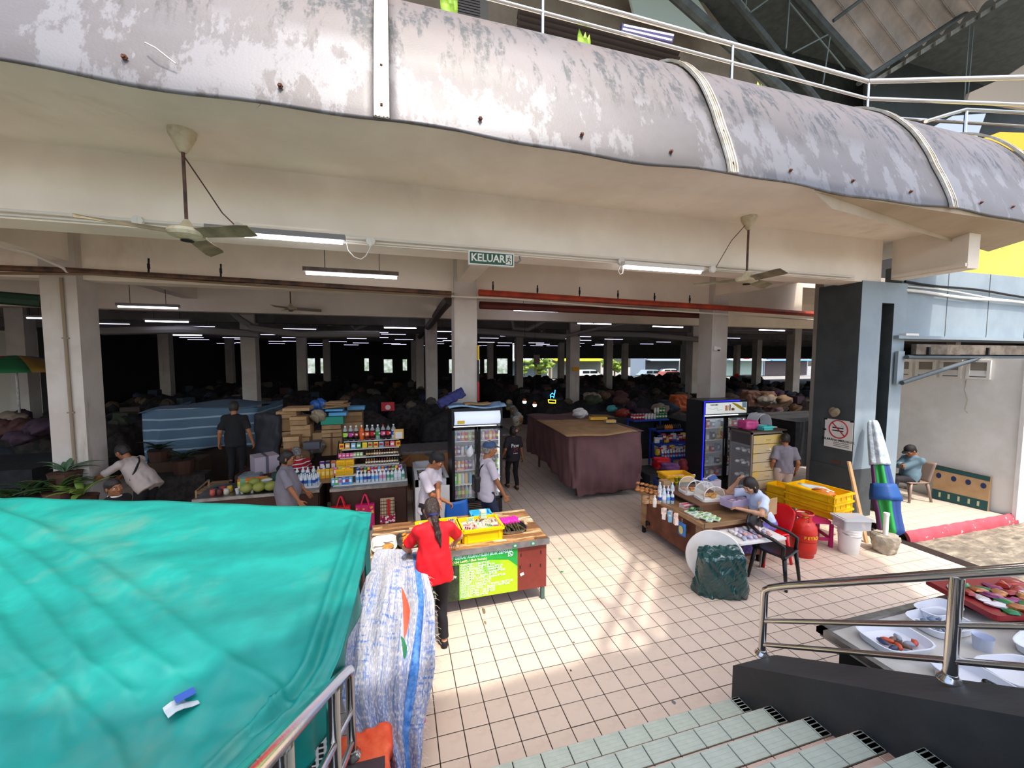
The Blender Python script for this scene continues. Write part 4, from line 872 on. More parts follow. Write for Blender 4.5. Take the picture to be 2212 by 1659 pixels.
# man in black on a pallet
t,J=person('man in a black t-shirt seen from behind, left of the cardboard boxes',(-3.05,8.95,.62),R(4),1.62,1,la=(-.28,.05,.82),ra=(.28,.06,.78),shirt=M_BLACK,pants=M_BLACK,hair='short',sleeve=.8,hem=-.15,fat=1.12,shoes=M_DARK)
q=MB()
for k in range(5): q.box((0,-.3+k*.15,.59),(1.1,.1,.04))
for k in (-.45,0,.45): q.box((k,0,.285),(.1,.7,.57))
tag(obj('pallet',q,K['wood'],loc=(-3.05,8.95,0)),'wooden platform the man in black stands on','platform')
# bending man
t,J=person('man in a cream shirt with a black shoulder strap bending behind the green tarpaulin',(-4.22,8.35,0),R(70),1.72,1,lean=R(40),hp=R(25),la=(-.3,.75,.95),ra=(.2,.7,.95),shirt=M_CREAM,pants=M_DARK,hair='short',sleeve=.9,hem=-.15,fat=1.3,shoes=M_DARK)
b=J['b']; q=MB(); q.tube([b(-.2,.0,.1),b(-.12,-.135,.22),b(0,-.14,.33),b(.10,-.09,.44),b(.12,.02,.47)],.018,6); obj('bag_strap',q,K['black'],t,smooth=40)
# boy at the tarpaulin
t,J=person('boy in a black t-shirt with white collar, head just above the green tarpaulin',(-3.55,6.35,0),R(-112),1.53,1,hp=R(0),hy=R(-10),hr=R(8),shirt=M_BLACK,pants=M_DARK,hair='short',sleeve=.8,hem=-.15,collar=K['white'],shoes=M_DARK)
# dark boy behind the bottles
p=ay(851,946,9.6)
t,J=person('dark haired boy in a black t-shirt seated behind the soda bottles',(p[0],9.6,0),R(-80),1.5,1,hip=(0,0,p[2]-.78),la=(-.2,.3,.8),ra=(.2,.3,.8),lf=(-.1,.38,.07),rf=(.1,.38,.07),shirt=M_BLACK,pants=M_DARK,hair='short',sleeve=.8,seated=True)
q=MB(); q.rbox((0,0,(p[2]-.9)/2),(.36,.36,p[2]-.9),.05); tag(obj('stool',q,K['black'],loc=(p[0],9.6,0)),'black box seat of the boy behind the bottles','stool')
# seated woman at the right stall
SWx,SWy=5.42,4.76
t,J=person('seated woman in a pale blue t-shirt and purple sarong resting her head on one hand',(SWx,SWy,0),R(84),1.66,2,hip=(0,0,.60),lean=R(22),hp=R(32),hy=R(8),la=(-.16,.52,.86),ra=(.16,.36,1.16),lpole=(-1,0,-.6),rpole=(.6,.3,-1),lf=(-.12,.40,.075),rf=(.14,.36,.075),shirt=M_PALE,skirt=M_PURP,hair='bob',sleeve=.72,hem=-.06,fat=1.16,seated=True,palmR=(-1,-.6,0),palmL=(0,0,-1),handdR=(-.4,-.1,1),curlR=.5)
# man seated in the alcove
p=ay(1972,966,5.75); az0=.1
t,J=person('man in a slate blue shirt and dark hat sitting with folded arms in the alcove',(p[0]-.05,5.75,az0),R(78),1.62,1,hip=(0,0,.46),lean=R(-8),hp=R(28),la=(.12,.30,.72),ra=(-.10,.32,.76),lpole=(-1,0,-.8),rpole=(1,0,-.8),lf=(-.12,.46,.075),rf=(.12,.46,.075),shirt=M_SLATE,pants=M_DARK,hair='short',cap=M_CAPK,sleeve=1.3,hem=-.08,fat=1.2,seated=True,curlL=.8,curlR=.8,shoes=M_DARK)
ALM=(p[0]-.05,5.75)
# dim people
p=az(1697,937,1.58); person('dim person in a grey top standing in the dark right of the glass cabinet',(p[0],p[1],0),R(-30),1.58,1,shirt=M_GREY,pants=M_CREAM,hair='short',sleeve=.8,fat=1.1,h=.014,shoes=M_DARK)
p=az(597,876,1.55); person('far person in a pale top deep in the dark hall at the left',(p[0],p[1],0),R(160),1.55,1,shirt=M_CREAM,pants=M_DARK,hair='short',h=.016)
p=az(965,868,1.62); person('dark figure of a woman in black left of the drinks fridge',(p[0],p[1],0),R(170),1.62,3,shirt=M_BLACK,pants=M_BLACK,hair='bob',h=.016,sleeve=1.3)
# ================================================================ HANDRAILS AND TARPAULINS
def stair_rail(X,nm,lab,yposts,y0=2.70):
    t=thing(nm,lab,'handrail',(X,0,0)); z0=1.06; sl_=.635
    zt=lambda y:z0+(y0-y)*sl_; ye=-.6
    q=MB(); q.tube([(0,y0,.44),(0,y0,z0-.07),(0,y0-.01,z0-.02),(0,y0-.06,z0+.03)]+[(0,y,zt(y)) for y in (2.5,1.5,.5,ye)],.030,14); obj('top_rail',q,K['steel'],t,smooth=40)
    for nm2,dz in (('middle_rail',.31),('lower_rail',.53)):
        q=MB(); q.tube([(0,y0,zt(y0)-dz),(0,ye,zt(ye)-dz)],.019,12); obj(nm2,q,K['steel'],t,smooth=40)
    for y in yposts:
        q=MB(); q.tube([(0,y,.44+(y0-y)*.613),(0,y,zt(y)-.02)],.033,14); obj('post',q,K['steel'],t,smooth=40)
    for y in [y0]+yposts:
        q=MB(); q.lathe([(.06,0),(.058,.012),(.04,.03),(.036,.045)],14,(0,y,.435+(y0-y)*.613)); obj('base_flange',q,K['steel'],t,smooth=40)
stair_rail(3.12,'handrail','polished steel handrail on the right parapet of the steps',[1.46,.2])
stair_rail(-.33,'handrail','polished steel handrail on the left parapet beside the green tarpaulin',[2.05,1.2],2.72)
# green tarpaulin
TG=mat('green_tarpaulin','0c8078',.55,col2='118c82',ns=2.5,bump=.25,bs=9); addlayer(TG,'4f8577',1.3,.54,.74,det=8); addlayer(TG,'0a6c66',.9,.5,.7,sc=(.6,1.5,1)); addlayer(TG,'5d7565',9,.74,.78)
Rg=[az(803,1106,1.56),az(796,1150,1.55),az(783,1225,1.52),az(764,1310,1.47),az(738,1410,1.38),az(712,1470,1.32),az(680,1520,1.28),az(640,1575,1.22),az(590,1650,1.18),az(545,1720,1.12)]
Tg=[az(-80,1073,1.64),az(150,1079,1.64),az(400,1085,1.62),az(690,1096,1.58),az(803,1106,1.56)]
Lb=[az(-80,1073,1.64),az(-80,1400,1.40),az(-80,1760,1.18)]
def pl_(P,t): t=min(max(t,0),1)*(len(P)-1); i=min(int(t),len(P)-2); return P[i]+(P[i+1]-P[i])*(t-i)
def gtop(u,v):
    a=pl_(Tg,u); bR=pl_(Rg,v); aL=pl_(Lb,v); br=Rg[-1]; bl=Lb[-1]; bot=bl+(br-bl)*u
    p=(1-v)*a+v*bot+(1-u)*aL+u*bR-((1-u)*(1-v)*Tg[0]+u*(1-v)*Tg[-1]+(1-u)*v*bl+u*v*br)
    d=0
    for (u0,v0,u1,v1,w_,h_) in [(0,.02,.85,.66,.018,.045),(0,.13,.5,.52,.02,.04),(0,.2,.42,.62,.014,.03),(.02,.08,.55,.28,.03,.035),(.93,.06,.80,.72,.018,.07),(.985,.10,.90,.75,.014,.05),(.80,.67,.72,1,.012,.04),(.30,.35,.26,.8,.02,.02),(.62,.45,.60,.95,.02,.02),(0,.35,.5,.9,.025,.03),(.8,.67,1,.6,.012,.03)]:
        dx,dy=u1-u0,v1-v0; L2=dx*dx+dy*dy; t=((u-u0)*dx+(v-v0)*dy)/L2; tt=min(max(t,0),1); dd=math.hypot(u-u0-tt*dx,v-v0-tt*dy)
        s=(u-u0)*dy-(v-v0)*dx
        d+=.62*h_*math.exp(-(dd/w_)**2)*(1-.3*tt)-h_*.3*math.exp(-((dd-.05)/(w_*1.6))**2)*(1 if s>0 else .3)
    d+=-.05*math.sin(PI*u)*math.sin(PI*v)**.8+.008*math.sin(u*31+v*17)*math.sin(v*23-u*11)
    return (p[0],p[1],p[2]+d)
tg=thing('tarpaulin','large turquoise green tarpaulin draped over a stall at the lower left','tarpaulin')
q=MB(); q.shell(110,80,gtop,.006); sheet=obj('sheet',q,TG,tg,smooth=True)
def gskirt(u,v):
    if u<.5: P=pl_(Tg,u*2); nrm=_v(.1,1,0)
    else: P=pl_(Rg,(u-.5)*2); nrm=_v(-.8,-.1,0)
    w_=.03*math.sin(u*90)*v+.02*math.sin(u*37+1)*v
    off=(.02+.05*math.sin(min(1,v*3)*PI/2)+w_)
    return tuple(P+nrm*off*(1 if v>0 else 0)+_v(0,0,-.004-v*(1.15 if u<.5 else .35)))
q=MB(); q.shell(120,14,gskirt,.006); obj('hanging_edge',q,TG,tg,smooth=True)
# support frame under the tarpaulin
q=MB(); 
for p in (Tg[0],Tg[2],Tg[4]-_v(.1,0,0),Rg[5]-_v(.12,0,0),Lb[2]): q.tube([(p[0],p[1]-.03,0),(p[0],p[1]-.03,p[2]-.05)],.025,6)
o=obj('support_frame',q,K['brownpipe'],tg); o['kind']='stuff'
# litter on it
q=MB(); q.shell(4,4,lambda u,v:((u-.5)*.13,(v-.5)*.12,.012*math.sin(u*5)+.01*math.cos(v*4)),.003); c0=az(392,1527,1.27)
lt=thing('snack_wrapper','small blue and white crumpled wrapper lying on the green tarpaulin','wrapper',tuple(c0+_v(0,0,.012)),R(35)); obj('wrapper',q,mat('wrapper_white','c7d0d4',.4),lt)
q=MB(); q.shell(3,3,lambda u,v:(-.02+u*.085,.0+v*.062,.022),.002); obj('blue_corner',q,mat('wrapper_blue','3f63b8',.4),lt)
# woven blue and white sheet
WV=mat('woven_sack_cloth','c9ccd3',.75)
nt=WV.node_tree; bs_=nt.nodes['Principled BSDF']; tc=nt.nodes.new('ShaderNodeTexCoord')
def nz(scale,sc,lo,hi):
    mp=nt.nodes.new('ShaderNodeMapping'); mp.inputs['Scale'].default_value=sc; nt.links.new(tc.outputs['UV'],mp.inputs[0]); n=nt.nodes.new('ShaderNodeTexNoise'); n.inputs['Scale'].default_value=scale; n.inputs['Detail'].default_value=5; nt.links.new(mp.outputs[0],n.inputs[0]); mr=nt.nodes.new('ShaderNodeMapRange'); mr.inputs[1].default_value=lo; mr.inputs[2].default_value=hi; nt.links.new(n.outputs[0],mr.inputs[0]); return mr.outputs[0]
def mx(f,a,b_):
    m=nt.nodes.new('ShaderNodeMix'); m.data_type='RGBA'; nt.links.new(f,m.inputs[0]); 
    if isinstance(a,tuple): m.inputs[6].default_value=a
    else: nt.links.new(a,m.inputs[6])
    m.inputs[7].default_value=b_; return m.outputs[2]
def ml(a,b_): m=nt.nodes.new('ShaderNodeMath'); m.operation='MULTIPLY'; nt.links.new(a,m.inputs[0]); nt.links.new(b_,m.inputs[1]); return m.outputs[0]
sxy=nt.nodes.new('ShaderNodeSeparateXYZ'); nt.links.new(tc.outputs['UV'],sxy.inputs[0])
mrv=nt.nodes.new('ShaderNodeMapRange'); mrv.inputs[1].default_value=.35; mrv.inputs[2].default_value=1.0; nt.links.new(sxy.outputs[1],mrv.inputs[0])
c_=mx(nz(5,(12,1,1),.50,.62),lin('a9a8ad'),lin('6580b0')); c_=mx(ml(nz(5,(1,14,1),.52,.62),nz(2.2,(1,1,1),.42,.55)),c_,lin('5675b0')); c_=mx(ml(mrv.outputs[0],nz(3,(1,1,1),.3,.6)),c_,lin('3a62a8'))
c_=mx(nz(60,(1,1,1),.5,.62),c_,lin('bcbcc0')); nt.links.new(c_,bs_.inputs['Base Color'])
rows=[(1188,812,905,.94),(1200,806,912,.93),(1240,793,925,.90),(1300,772,938,.80),(1370,752,939,.66),(1440,742,936,.52),(1510,738,925,.40),(1580,760,914,.28),(1640,800,908,.16),(1700,830,903,.06)]
def woven(u,v,x0=0,x1=1):
    t=v*(len(rows)-1); i=min(int(t),len(rows)-2); f=t-i; a=rows[i]; b_=rows[i+1]; y=a[0]+(b_[0]-a[0])*f; l=a[1]+(b_[1]-a[1])*f; r_=a[2]+(b_[2]-a[2])*f; z=a[3]+(b_[3]-a[3])*f
    uu=x0+(x1-x0)*u; p=az(l+(r_-l)*uu,y+9*math.sin(uu*PI)*(v-.2),z)
    w_=(.022*math.sin(uu*17+v*5)+.016*math.sin(uu*31-v*9))*min(1,v*3)+.012*math.sin(v*21+uu*8)
    return (p[0]+w_*.3,p[1]-w_,p[2]+w_*.8)
def uvgrid(me,nu,nv,n_extra=0):
    ul=me.uv_layers.new(name='uv'); w=nu+1; n=(nu+1)*(nv+1)
    for lp in me.loops:
        k=lp.vertex_index%n; ul.data[lp.index].uv=((k%w)/nu,(k//w)/nv)
wt=thing('woven_sheet','frayed blue and white woven plastic sheet hanging beside the snack table','sheet')
q=MB(); q.shell(60,90,woven,.004); me=q.mesh('woven_cloth',WV,True); uvgrid(me,60,90); mobj('woven_cloth',me,wt)
def stripe(u,v):
    p=woven(.80-.10*v+.10*u,.10+.83*v); return (p[0]+.003,p[1]-.006,p[2]+.008+.006*math.sin(v*110))
q=MB(); q.shell(3,150,stripe,.002); obj('blue_hem',q,mat('blue_hem','2f6db8',.6,col2='5b8ccb',ns=25),wt,smooth=True)
for (u0,u1,v0,v1,c2,nm) in [(.58,.66,.27,.46,'d8553c','red_tear'),(.60,.66,.45,.53,'1f6e46','green_tear')]:
    q=MB(); q.shell(3,10,lambda u,v:tuple(_v(0,-.004,.008)+np.array(woven(u0+(u1-u0)*u*(1-abs(2*v-1))**.5+.06*v,v0+(v1-v0)*v))),.002); obj(nm,q,mat(nm,c2,.7),wt)
# fringe
q=MB()
for k in range(90):
    v=.12+.85*random.random(); p=np.array(woven(1,v)); d=_v(random.uniform(.01,.06),random.uniform(-.03,.03),random.uniform(-.06,.02)); q.tube([p,p+d*.5+_v(0,0,.01),p+d],.0012,3,caps=False)
o=obj('fringe',q,mat('fringe_thread','dccfc4',.8),wt); o['kind']='stuff'
# block carrying the sheet, sack, packet
q=MB(); p0=az(860,1300,.60); q.rbox((-.10,4.25,.34),(.36,.5,.68),.04); q.rbox((-.10,3.75,.17),(.3,.3,.30),.04); tag(obj('covered_crate',q,K['card']),'cartons hidden under the woven blue and white sheet','crate',kind='stuff')
V_=sdf([('b',(0,0,.17),(.14,.20,.12),.05,0)],.016,[(.012,(18,13,22),0),(.006,(50,33,41),1)]); p=az(838,1655,.12)
tag(mobj('orange_sack',np_mesh('s',*V_,mat('orange_sack','e2532f',.6,col2='f06d45',ns=7)),loc=(p[0]-.16,p[1]-.1,-.0)),'bright orange sack on the floor under the woven sheet','sack')
q=MB(); p=az(915,1535,.12); q.rbox((0,0,.07),(.07,.05,.26),.015); tt=thing('drink_carton','pink carton with a flower print half hidden by the woven sheet','carton',(p[0]-.02,p[1]+.03,0)); obj('carton',q,mat('hot_pink_box','d92b7e',.5),tt)
q=MB(); q.blob((.036,-.0,.06),(.004,.022,.022)); obj('flower_print',q,mat('yellow_print','f2d53c',.5),tt)
t=thing('cooling_grille','white metal grille panel behind the left handrail','panel',(-.52,2.75,0)); q=MB(); q.box((0,0,.55),(.18,.03,.7)); obj('panel',q,K['white'],t)
for k in range(3):
    q=MB()
    for j in range(16): q.box((-.05+k*.05,-.018,.25+j*.038),(.03,.006,.02))
    o=obj('slot_row',q,K['black'],t); o['kind']='stuff'
# ================================================================ GOODS MAKERS
CN={}
def cm(c,rough=.45,**k): return mat('paint_'+c+('_%d'%int(rough*100)),c,rough,**k)
def bottle_mesh(h_,r,body,label,cap,seg=10,fill=.62,clear='cfd8dc'):
    q=MB(); q.lathe([(r*.9,0),(r,.03*h_),(r,fill*h_)],seg,mi=0); q.lathe([(r*1.02,.28*h_),(r*1.02,.56*h_)],seg,mi=1,cap=False)
    q.lathe([(r,fill*h_),(r*.75,.76*h_),(r*.33,.86*h_),(r*.33,.91*h_)],seg,mi=3,cap=False); q.lathe([(r*.40,.91*h_),(r*.40,h_)],seg,mi=2)
    return q.mesh('bottle',[cm(body,.2),cm(label,.5),cm(cap,.4),cm(clear,.15)],40)
def can_mesh(h_,r,body,top='c9c9c9',lab=None):
    q=MB(); q.lathe([(r*.85,0),(r,.05*h_),(r,.93*h_)],10,mi=0,cap=False); q.lathe([(r,.93*h_),(r*.8,h_),(0,h_)],10,mi=1,cap=False); q.lathe([(r*1.01,.3*h_),(r*1.01,.6*h_)],10,mi=2,cap=False)
    return q.mesh('can',[cm(body,.3),cm(top,.3,metal=.8),cm(lab or 'efe9df',.4)],40)
def pack_mesh(w_,d_,h_,body,label,lid=None):
    q=MB(); q.rbox((0,0,h_/2),(w_,d_,h_),min(w_,d_)*.06,mi=0,seg=1); q.box((0,-d_/2-.001,h_*.55),(w_*.72,.003,h_*.42),mi=1); q.box((0,0,h_+.001),(w_*.7,d_*.5,.003),mi=1)
    return q.mesh('packet',[cm(body,.5),cm(label,.5)])
def item(name,me,loc,rz,label,cat,group=None,parent=None,rot=None):
    o=mobj(name,me,parent,tuple(loc),rz,rot); return tag(o,label,cat,group)
COLN={'c21f2b':'red','1f4fb0':'blue','2f8a3a':'green','f2c21b':'yellow','e0652a':'orange','b5388f':'magenta','2a2320':'dark brown','d9d4cb':'white','7b4a2a':'amber','5fb4dd':'light blue','e2508b':'pink','6c3f8f':'purple','8a1f2b':'maroon','9bd13a':'lime','17181c':'black'}
# ---------------------------------------------------------------- snack table
TX_0,TX_1,TY_0,TY_1,TZ=-.34,1.82,4.65,5.67,.81
t=thing('snack_table','snack table with patchwork wood top, brown panel front and green menu banner','table',((TX_0+TX_1)/2,(TY_0+TY_1)/2,0))
ox,oy=(TX_0+TX_1)/2,(TY_0+TY_1)/2; LX,LY=(TX_1-TX_0),(TY_1-TY_0)
q=MB(); q.box((0,0,TZ-.02),(LX-.01,LY-.01,.02)); obj('top_board',q,K['wood'],t)
pc=['caa878','6b452c','e0cfae','a97b4d','3f2a1f','b98d5b','d8bf94','8b5d3b']; n=0
q=MB(); rowsn=15
for j in range(rowsn):
    x=-LX/2+random.uniform(-.3,0)
    while x<LX/2:
        L=random.uniform(.18,.55); a0=max(x,-LX/2); a1=min(x+L,LX/2)
        if a1-a0>.02:
            qq=MB(); dy=LY/rowsn; qq.box(((a0+a1)/2,-LY/2+dy*(j+.5),TZ-.006),(a1-a0-.003,dy-.003,.012)); obj('wood_strip',qq,cm(random.choice(pc),.45,col2='7d5a3a',ns=5,sc=(1,8,1)),t)
        x+=L
q=MB(); q.box((0,-LY/2-.006,TZ-.035),(LX+.02,.012,.072)); q.box((LX/2+.006,0,TZ-.035),(.012,LY,.072)); q.box((-LX/2-.006,0,TZ-.035),(.012,LY,.072)); obj('metal_edge',q,mat('worn_aluminium','b9babc',.35,.8,col2='96989b',ns=4),t)
q=MB(); q.box((0,-LY/2+.03,.46),(LX-.04,.02,.58)); obj('front_panel',q,mat('red_brown_board','8d3a30',.5,col2='7b3128',ns=2,bump=.05),t)
q=MB(); q.box((LX/2-.03,0,.46),(.02,LY-.06,.58)); obj('side_panel',q,mat('red_brown_board','8d3a30'),t)
q=MB(); q.box((-LX/2+.03,0,.46),(.02,LY-.06,.58)); obj('side_panel',q,mat('red_brown_board','8d3a30'),t)
for x in (-LX/2+.05,LX/2-.06):
    for y in (-LY/2+.05,LY/2-.05): q=MB(); q.box((x,y,.39),(.045,.045,.78),tp=1); obj('leg',q,mat('green_leg','4d6a62',.6),t)
bx0=az(0,0,0) if 0 else None
BL,BR=.05-ox,ay(1118,1180,4.66)[0]-ox; bw=BR-BL; bc=(BL+BR)/2
bn=MB(); bn.box((bc,-LY/2+.012,.46),(bw,.006,.56)); ban=obj('menu_banner',bn,mat('banner_green','7fd321',.35,col2='b5ea1e',ns=1.6,mix=(.45,.55)),t); ban['label']='green menu banner'
q=MB(); yb=-LY/2+.008
q.box((bc,yb,.685),(bw,.002,.11)); 
o=obj('banner_band',q,mat('band_green','2fb84a',.35,col2='1f9c3f',ns=3),ban)
q=MB(); q.ext([(BR-.34,yb,.63),(BR,yb,.63),(BR,yb,.50),(BR-.12,yb,.60)],(0,.002,0)); obj('banner_swash',q,mat('band_green2','27a544',.4),ban)
xp=ay(992,1230,4.66)[0]-ox
q=MB(); q.box(((BL+xp)/2,yb,.40),(xp-BL,.002,.44)); obj('banner_photo',q,mat('photo_dark','3f4f3a',.5,col2='28331f',ns=9),ban)
q=MB()
for k in range(34):
    x=BL+.02+random.random()*(xp-BL-.05); z=.20+random.random()*.38; q.box((x,yb-.003,z),(random.uniform(.02,.05),.002,random.uniform(.02,.05)),ry=random.uniform(0,1.5))
o=obj('banner_photo_cakes',q,mat('photo_cake','cfe5c2',.5),ban); o['kind']='stuff'
yt_=-LY/2+.006; WT=mat('banner_white','f4f4f4',.4); WC=mat('banner_cyan','bfeee8',.4); WCr=mat('banner_cream','efe3b0',.4)
text('SELAMAT DATANG KE GERAI KUIH-MUIH BUK SEMAH',.052,WC,ban,((BL+BR)/2-.02,yt_,.705),bold=.0015,shear=.25,sx=.98)
text('(Abd Latiff) / (Buk Semah)',.040,WCr,ban,(bc+.08,yt_,.655),bold=.001)
q=MB(); cx_=BR-.09; q.tube([(cx_+.030*math.cos(a),yt_,.672+.030*math.sin(a)) for a in [k*PI/8 for k in range(17)]],.004,5); q.tube([(cx_-.025,yt_,.655),(cx_-.033,yt_,.640),(cx_-.015,yt_,.647)],.0035,4); q.tube([(cx_-.012,yt_,.684),(cx_-.010,yt_,.672),(cx_+.002,yt_,.662),(cx_+.013,yt_,.660)],.006,5); o=obj('phone_bubble',q,WT,ban)
menu=['KUIH-MUIH : 3 Biji RM1.00','KUIH MUIH : 1 Bungkus RM1.00','PULUT PANGGANG : 1 Batang RM1.00','NASI LEMAK TAPAU : 1 Kotak RM2.00','NASI LEMAK KERTAS : 1 Bungkus RM2.00','MEE KAMPUA : 1 Bungkus RM1.50','NASI LEMAK PLASTIK : 1 Bungkus RM1.00','HOTDOG : 1 Cucuk RM0.50','NUGGET : 1 Cucuk RM1.00','ROTI CANAI KOSONG : 1 Bungkus 1 Biji RM1.20','ROTI CANAI TELUR : 1 Bungkus 1 Biji RM2.00','TAUHU SAMBAL : 3 Biji RM1.00','CUCUR SAMBAL : 3 Biji RM1.00','KUIH PAU : 2 Biji RM1.00']
for k,s_ in enumerate(menu): text(s_,.034,WT,ban,(xp+.012,yt_,.608-k*.0305),al='LEFT',bold=.0005,sx=.93)
# number stickers, chips
for px,s_ in ((1112,'19'),(1151,'10')):
    p=ay(px,1178,4.64); q=MB(); q.box((0,0,0),(.055,.003,.042)); o=obj('number_sticker',q,mat('sticker_green','1f8a58',.5),t,loc=(p[0]-ox,-LY/2-.014,TZ-.036)); text(s_,.036,WT,o,(0,-.003,0),bold=.001)
q=MB(); p=ay(1128,1241,4.66); q.box((0,0,0),(.05,.004,.035),ry=R(-20)); obj('white_label',q,K['white'],t,loc=(p[0]-ox,-LY/2+.016,p[2]))
for px,py in ((1126,1200),(1169,1193),(1146,1222),(1168,1222),(1124,1226)):
    p=ay(px,py,4.66); q=MB(); q.box((0,0,0),(.012,.004,.04)); obj('dark_bracket',q,K['black'],t,loc=(p[0]-ox,-LY/2+.017,p[2]))
# yellow crates on the table
YEL=mat('yellow_crate','f0c400',.4); YEL2=mat('yellow_crate_shade','dba900',.45)
def crate(lab,c,d,hh,rz=0,m_=YEL,cat='crate',group=None,th=.012,ribs=2,nm='crate'):
    t=thing(nm,lab,cat,c,rz,group); x,y=d[0]/2,d[1]/2
    q=MB(); q.box((0,0,.006),(d[0]-.02,d[1]-.02,.012)); obj('base',q,m_,t)
    for sx_,sy_,w_,nm2 in ((0,-1,d[0],'front'),(0,1,d[0],'back'),(-1,0,d[1],'side'),(1,0,d[1],'side')):
        q=MB()
        if sy_: q.box((0,sy_*(y-th/2),hh/2),(w_,th,hh)); q.box((0,sy_*(y+.006),hh-.02),(w_+.02,.03,.03)); [q.box((u*w_*.8,sy_*(y+.004),hh/2),(.014,.014,hh*.86)) for u in ((-.5,.5) if ribs==2 else (-.5,-.17,.17,.5))]; q.box((0,sy_*(y+.003),.012),(w_*.84,.012,.02)); q.box((0,sy_*(y+.003),hh*.80),(w_*.84,.012,.008))
        else: q.box((sx_*(x-th/2),0,hh/2),(th,w_,hh)); q.box((sx_*(x+.006),0,hh-.02),(.03,w_+.02,.03)); [q.box((sx_*(x+.004),u*w_*.8,hh/2),(.014,.014,hh*.86)) for u in (-.5,.5)]; q.box((sx_*(x+.003),0,.012),(.012,w_*.84,.02)); q.box((sx_*(x+.003),0,hh*.80),(.012,w_*.84,.008))
        obj(nm2+'_wall',q,m_,t)
    return t
crate('yellow crate of wrapped cakes on the snack table, the right one of the two',(1.0,4.98,TZ),(.50,.40),.17,R(2))
crate('yellow crate of wrapped cakes on the snack table, the left one behind the woman',(.47,5.02,TZ),(.50,.42),.17,R(2))
CK=['e8e2d4','7a3f22','c8934f','9ccf6a','c0242c','5a2f1c','e9d28a','d7c3a0','6fa84a']
def cakepack(c1,c2):
    q=MB(); q.rbox((0,0,.016),(.085,.07,.03),.012,mi=0)
    for i in (-1,0,1): q.rbox((i*.026,0,.035),(.022,.055,.03),.006,mi=1 if i else 2)
    q.rbox((0,0,.032),(.092,.076,.036),.014,mi=3); return q.mesh('pack',[cm('e4e2dc',.3),cm(c1,.6),cm(c2,.6),mat('clear_film','ffffff',.08,alpha=.22)])
cps=[cakepack(CK[i],CK[(i*4+3)%9]) for i in range(9)]
for cx_,cy_,cn in ((1.0,4.98,'right'),(.47,5.02,'left')):
    for i in range(5):
        for j in range(4):
            k=random.randrange(9); item('cake_pack',cps[k],(cx_-.19+i*.094,cy_-.135+j*.088,TZ+.035+random.uniform(.05,.09)),random.uniform(-.5,.5),'clear pack of small %s cakes in the %s yellow crate on the snack table'%({'e8e2d4':'white','7a3f22':'brown','c8934f':'tan','9ccf6a':'pale green','c0242c':'red','5a2f1c':'dark brown','e9d28a':'pale yellow','d7c3a0':'cream','6fa84a':'green'}[CK[k]],cn),'cake','wrapped cakes in the yellow crates',rot=(random.uniform(-.35,.35),random.uniform(-.3,.3),random.uniform(-.5,.5)))
for (px,py,k) in ((1042,1103,7),):
    p=az(px,py,TZ+.2); q=MB(); q.rbox((0,0,.05),(.09,.09,.10),.01,mi=0); 
    for i in range(3): q.rbox((0,0,.02+i*.03),(.07,.07,.022),.008,mi=1)
    tag(obj('cake_box',q,[mat('clear_film','ffffff'),cm('a9cf9a',.6)],loc=(1.07,5.12,TZ+.17)),'tall clear pack of pale green cakes standing in the right crate','cake')
# trays
def tray(lab,c,d,rz=0,m_=None,hh=.045,th=.006,nm='tray'):
    t=thing(nm,lab,'tray',c,rz); q=MB(); x,y=d[0]/2,d[1]/2
    def f(u,v,_x=x,_y=y):
        a=u*2*PI; k=4; cs,sn=math.cos(a),math.sin(a); r_=1/(abs(cs)**k+abs(sn)**k)**(1/k); e=[(0,0),(.92,0),(1,hh),(1.06,hh),(1.06,hh-.006)]; i=min(int(v*4),3); g_=v*4-i; s_=e[i][0]+(e[i+1][0]-e[i][0])*g_; z=e[i][1]+(e[i+1][1]-e[i][1])*g_; return (_x*r_*cs*s_,_y*r_*sn*s_,z+.004)
    q.grid(32,8,f); o=obj('dish',q,m_ or K['steel2'],t,smooth=30); return t
tray('metal tray of dark leaf wrapped rice rolls at the right of the snack table',(1.44,5.02,TZ),(.36,.30),R(3))
for k in range(13):
    q=MB(); q.lathe([(.004,-.12),(.014,-.1),(.016,0),(.014,.1),(.004,.12)],7); q.tube([(0,0,-.13),(0,0,-.12)],.004,4)
    tag(obj('leaf_roll',q,mat('charred_leaf','2b2414',.7,col2='5e5a2a',ns=20),loc=(1.31+(k%7)*.042,4.99+(k//7)*.05,TZ+.035+(k//7)*.02),smooth=True,rot=(R(90+random.uniform(-12,12)),0,R(random.uniform(-12,12)))),'dark banana leaf rice roll on the metal tray at the right','food','leaf wrapped rice rolls')
V_=sdf([('b',(0,0,.02),(.12,.06,.01),.015,0)],.008,[(.007,(60,40,33),0),(.005,(110,-80,70),1)])
tag(mobj('plastic_bag',np_mesh('b',*V_,mat('magenta_film','d02a9a',.25)),loc=(1.43,5.15,TZ+.055),rz=.1),'crumpled magenta plastic bag on the leaf wrapped rolls','bag')
tray('metal tray of orange fried bananas left of the woman in red',(.12,5.02,TZ),(.30,.38),R(4))
for k in range(14):
    q=MB(); q.blob((0,0,0),(.045,.022,.016),jit=.12); tag(obj('fritter',q,mat('fritter_orange','dd8a1e',.55,col2='b9641a',ns=14),loc=(.06+(k%3)*.055+random.uniform(-.01,.01),4.88+(k//3)*.065,TZ+.035+random.uniform(0,.02)),rz=random.uniform(0,3),smooth=True),'orange fried banana fritter in the metal tray','food','fried banana fritters')
tray('white tray of white and brown flat breads at the left of the snack table',(-.18,4.98,TZ),(.28,.42),R(2),m_=K['white'])
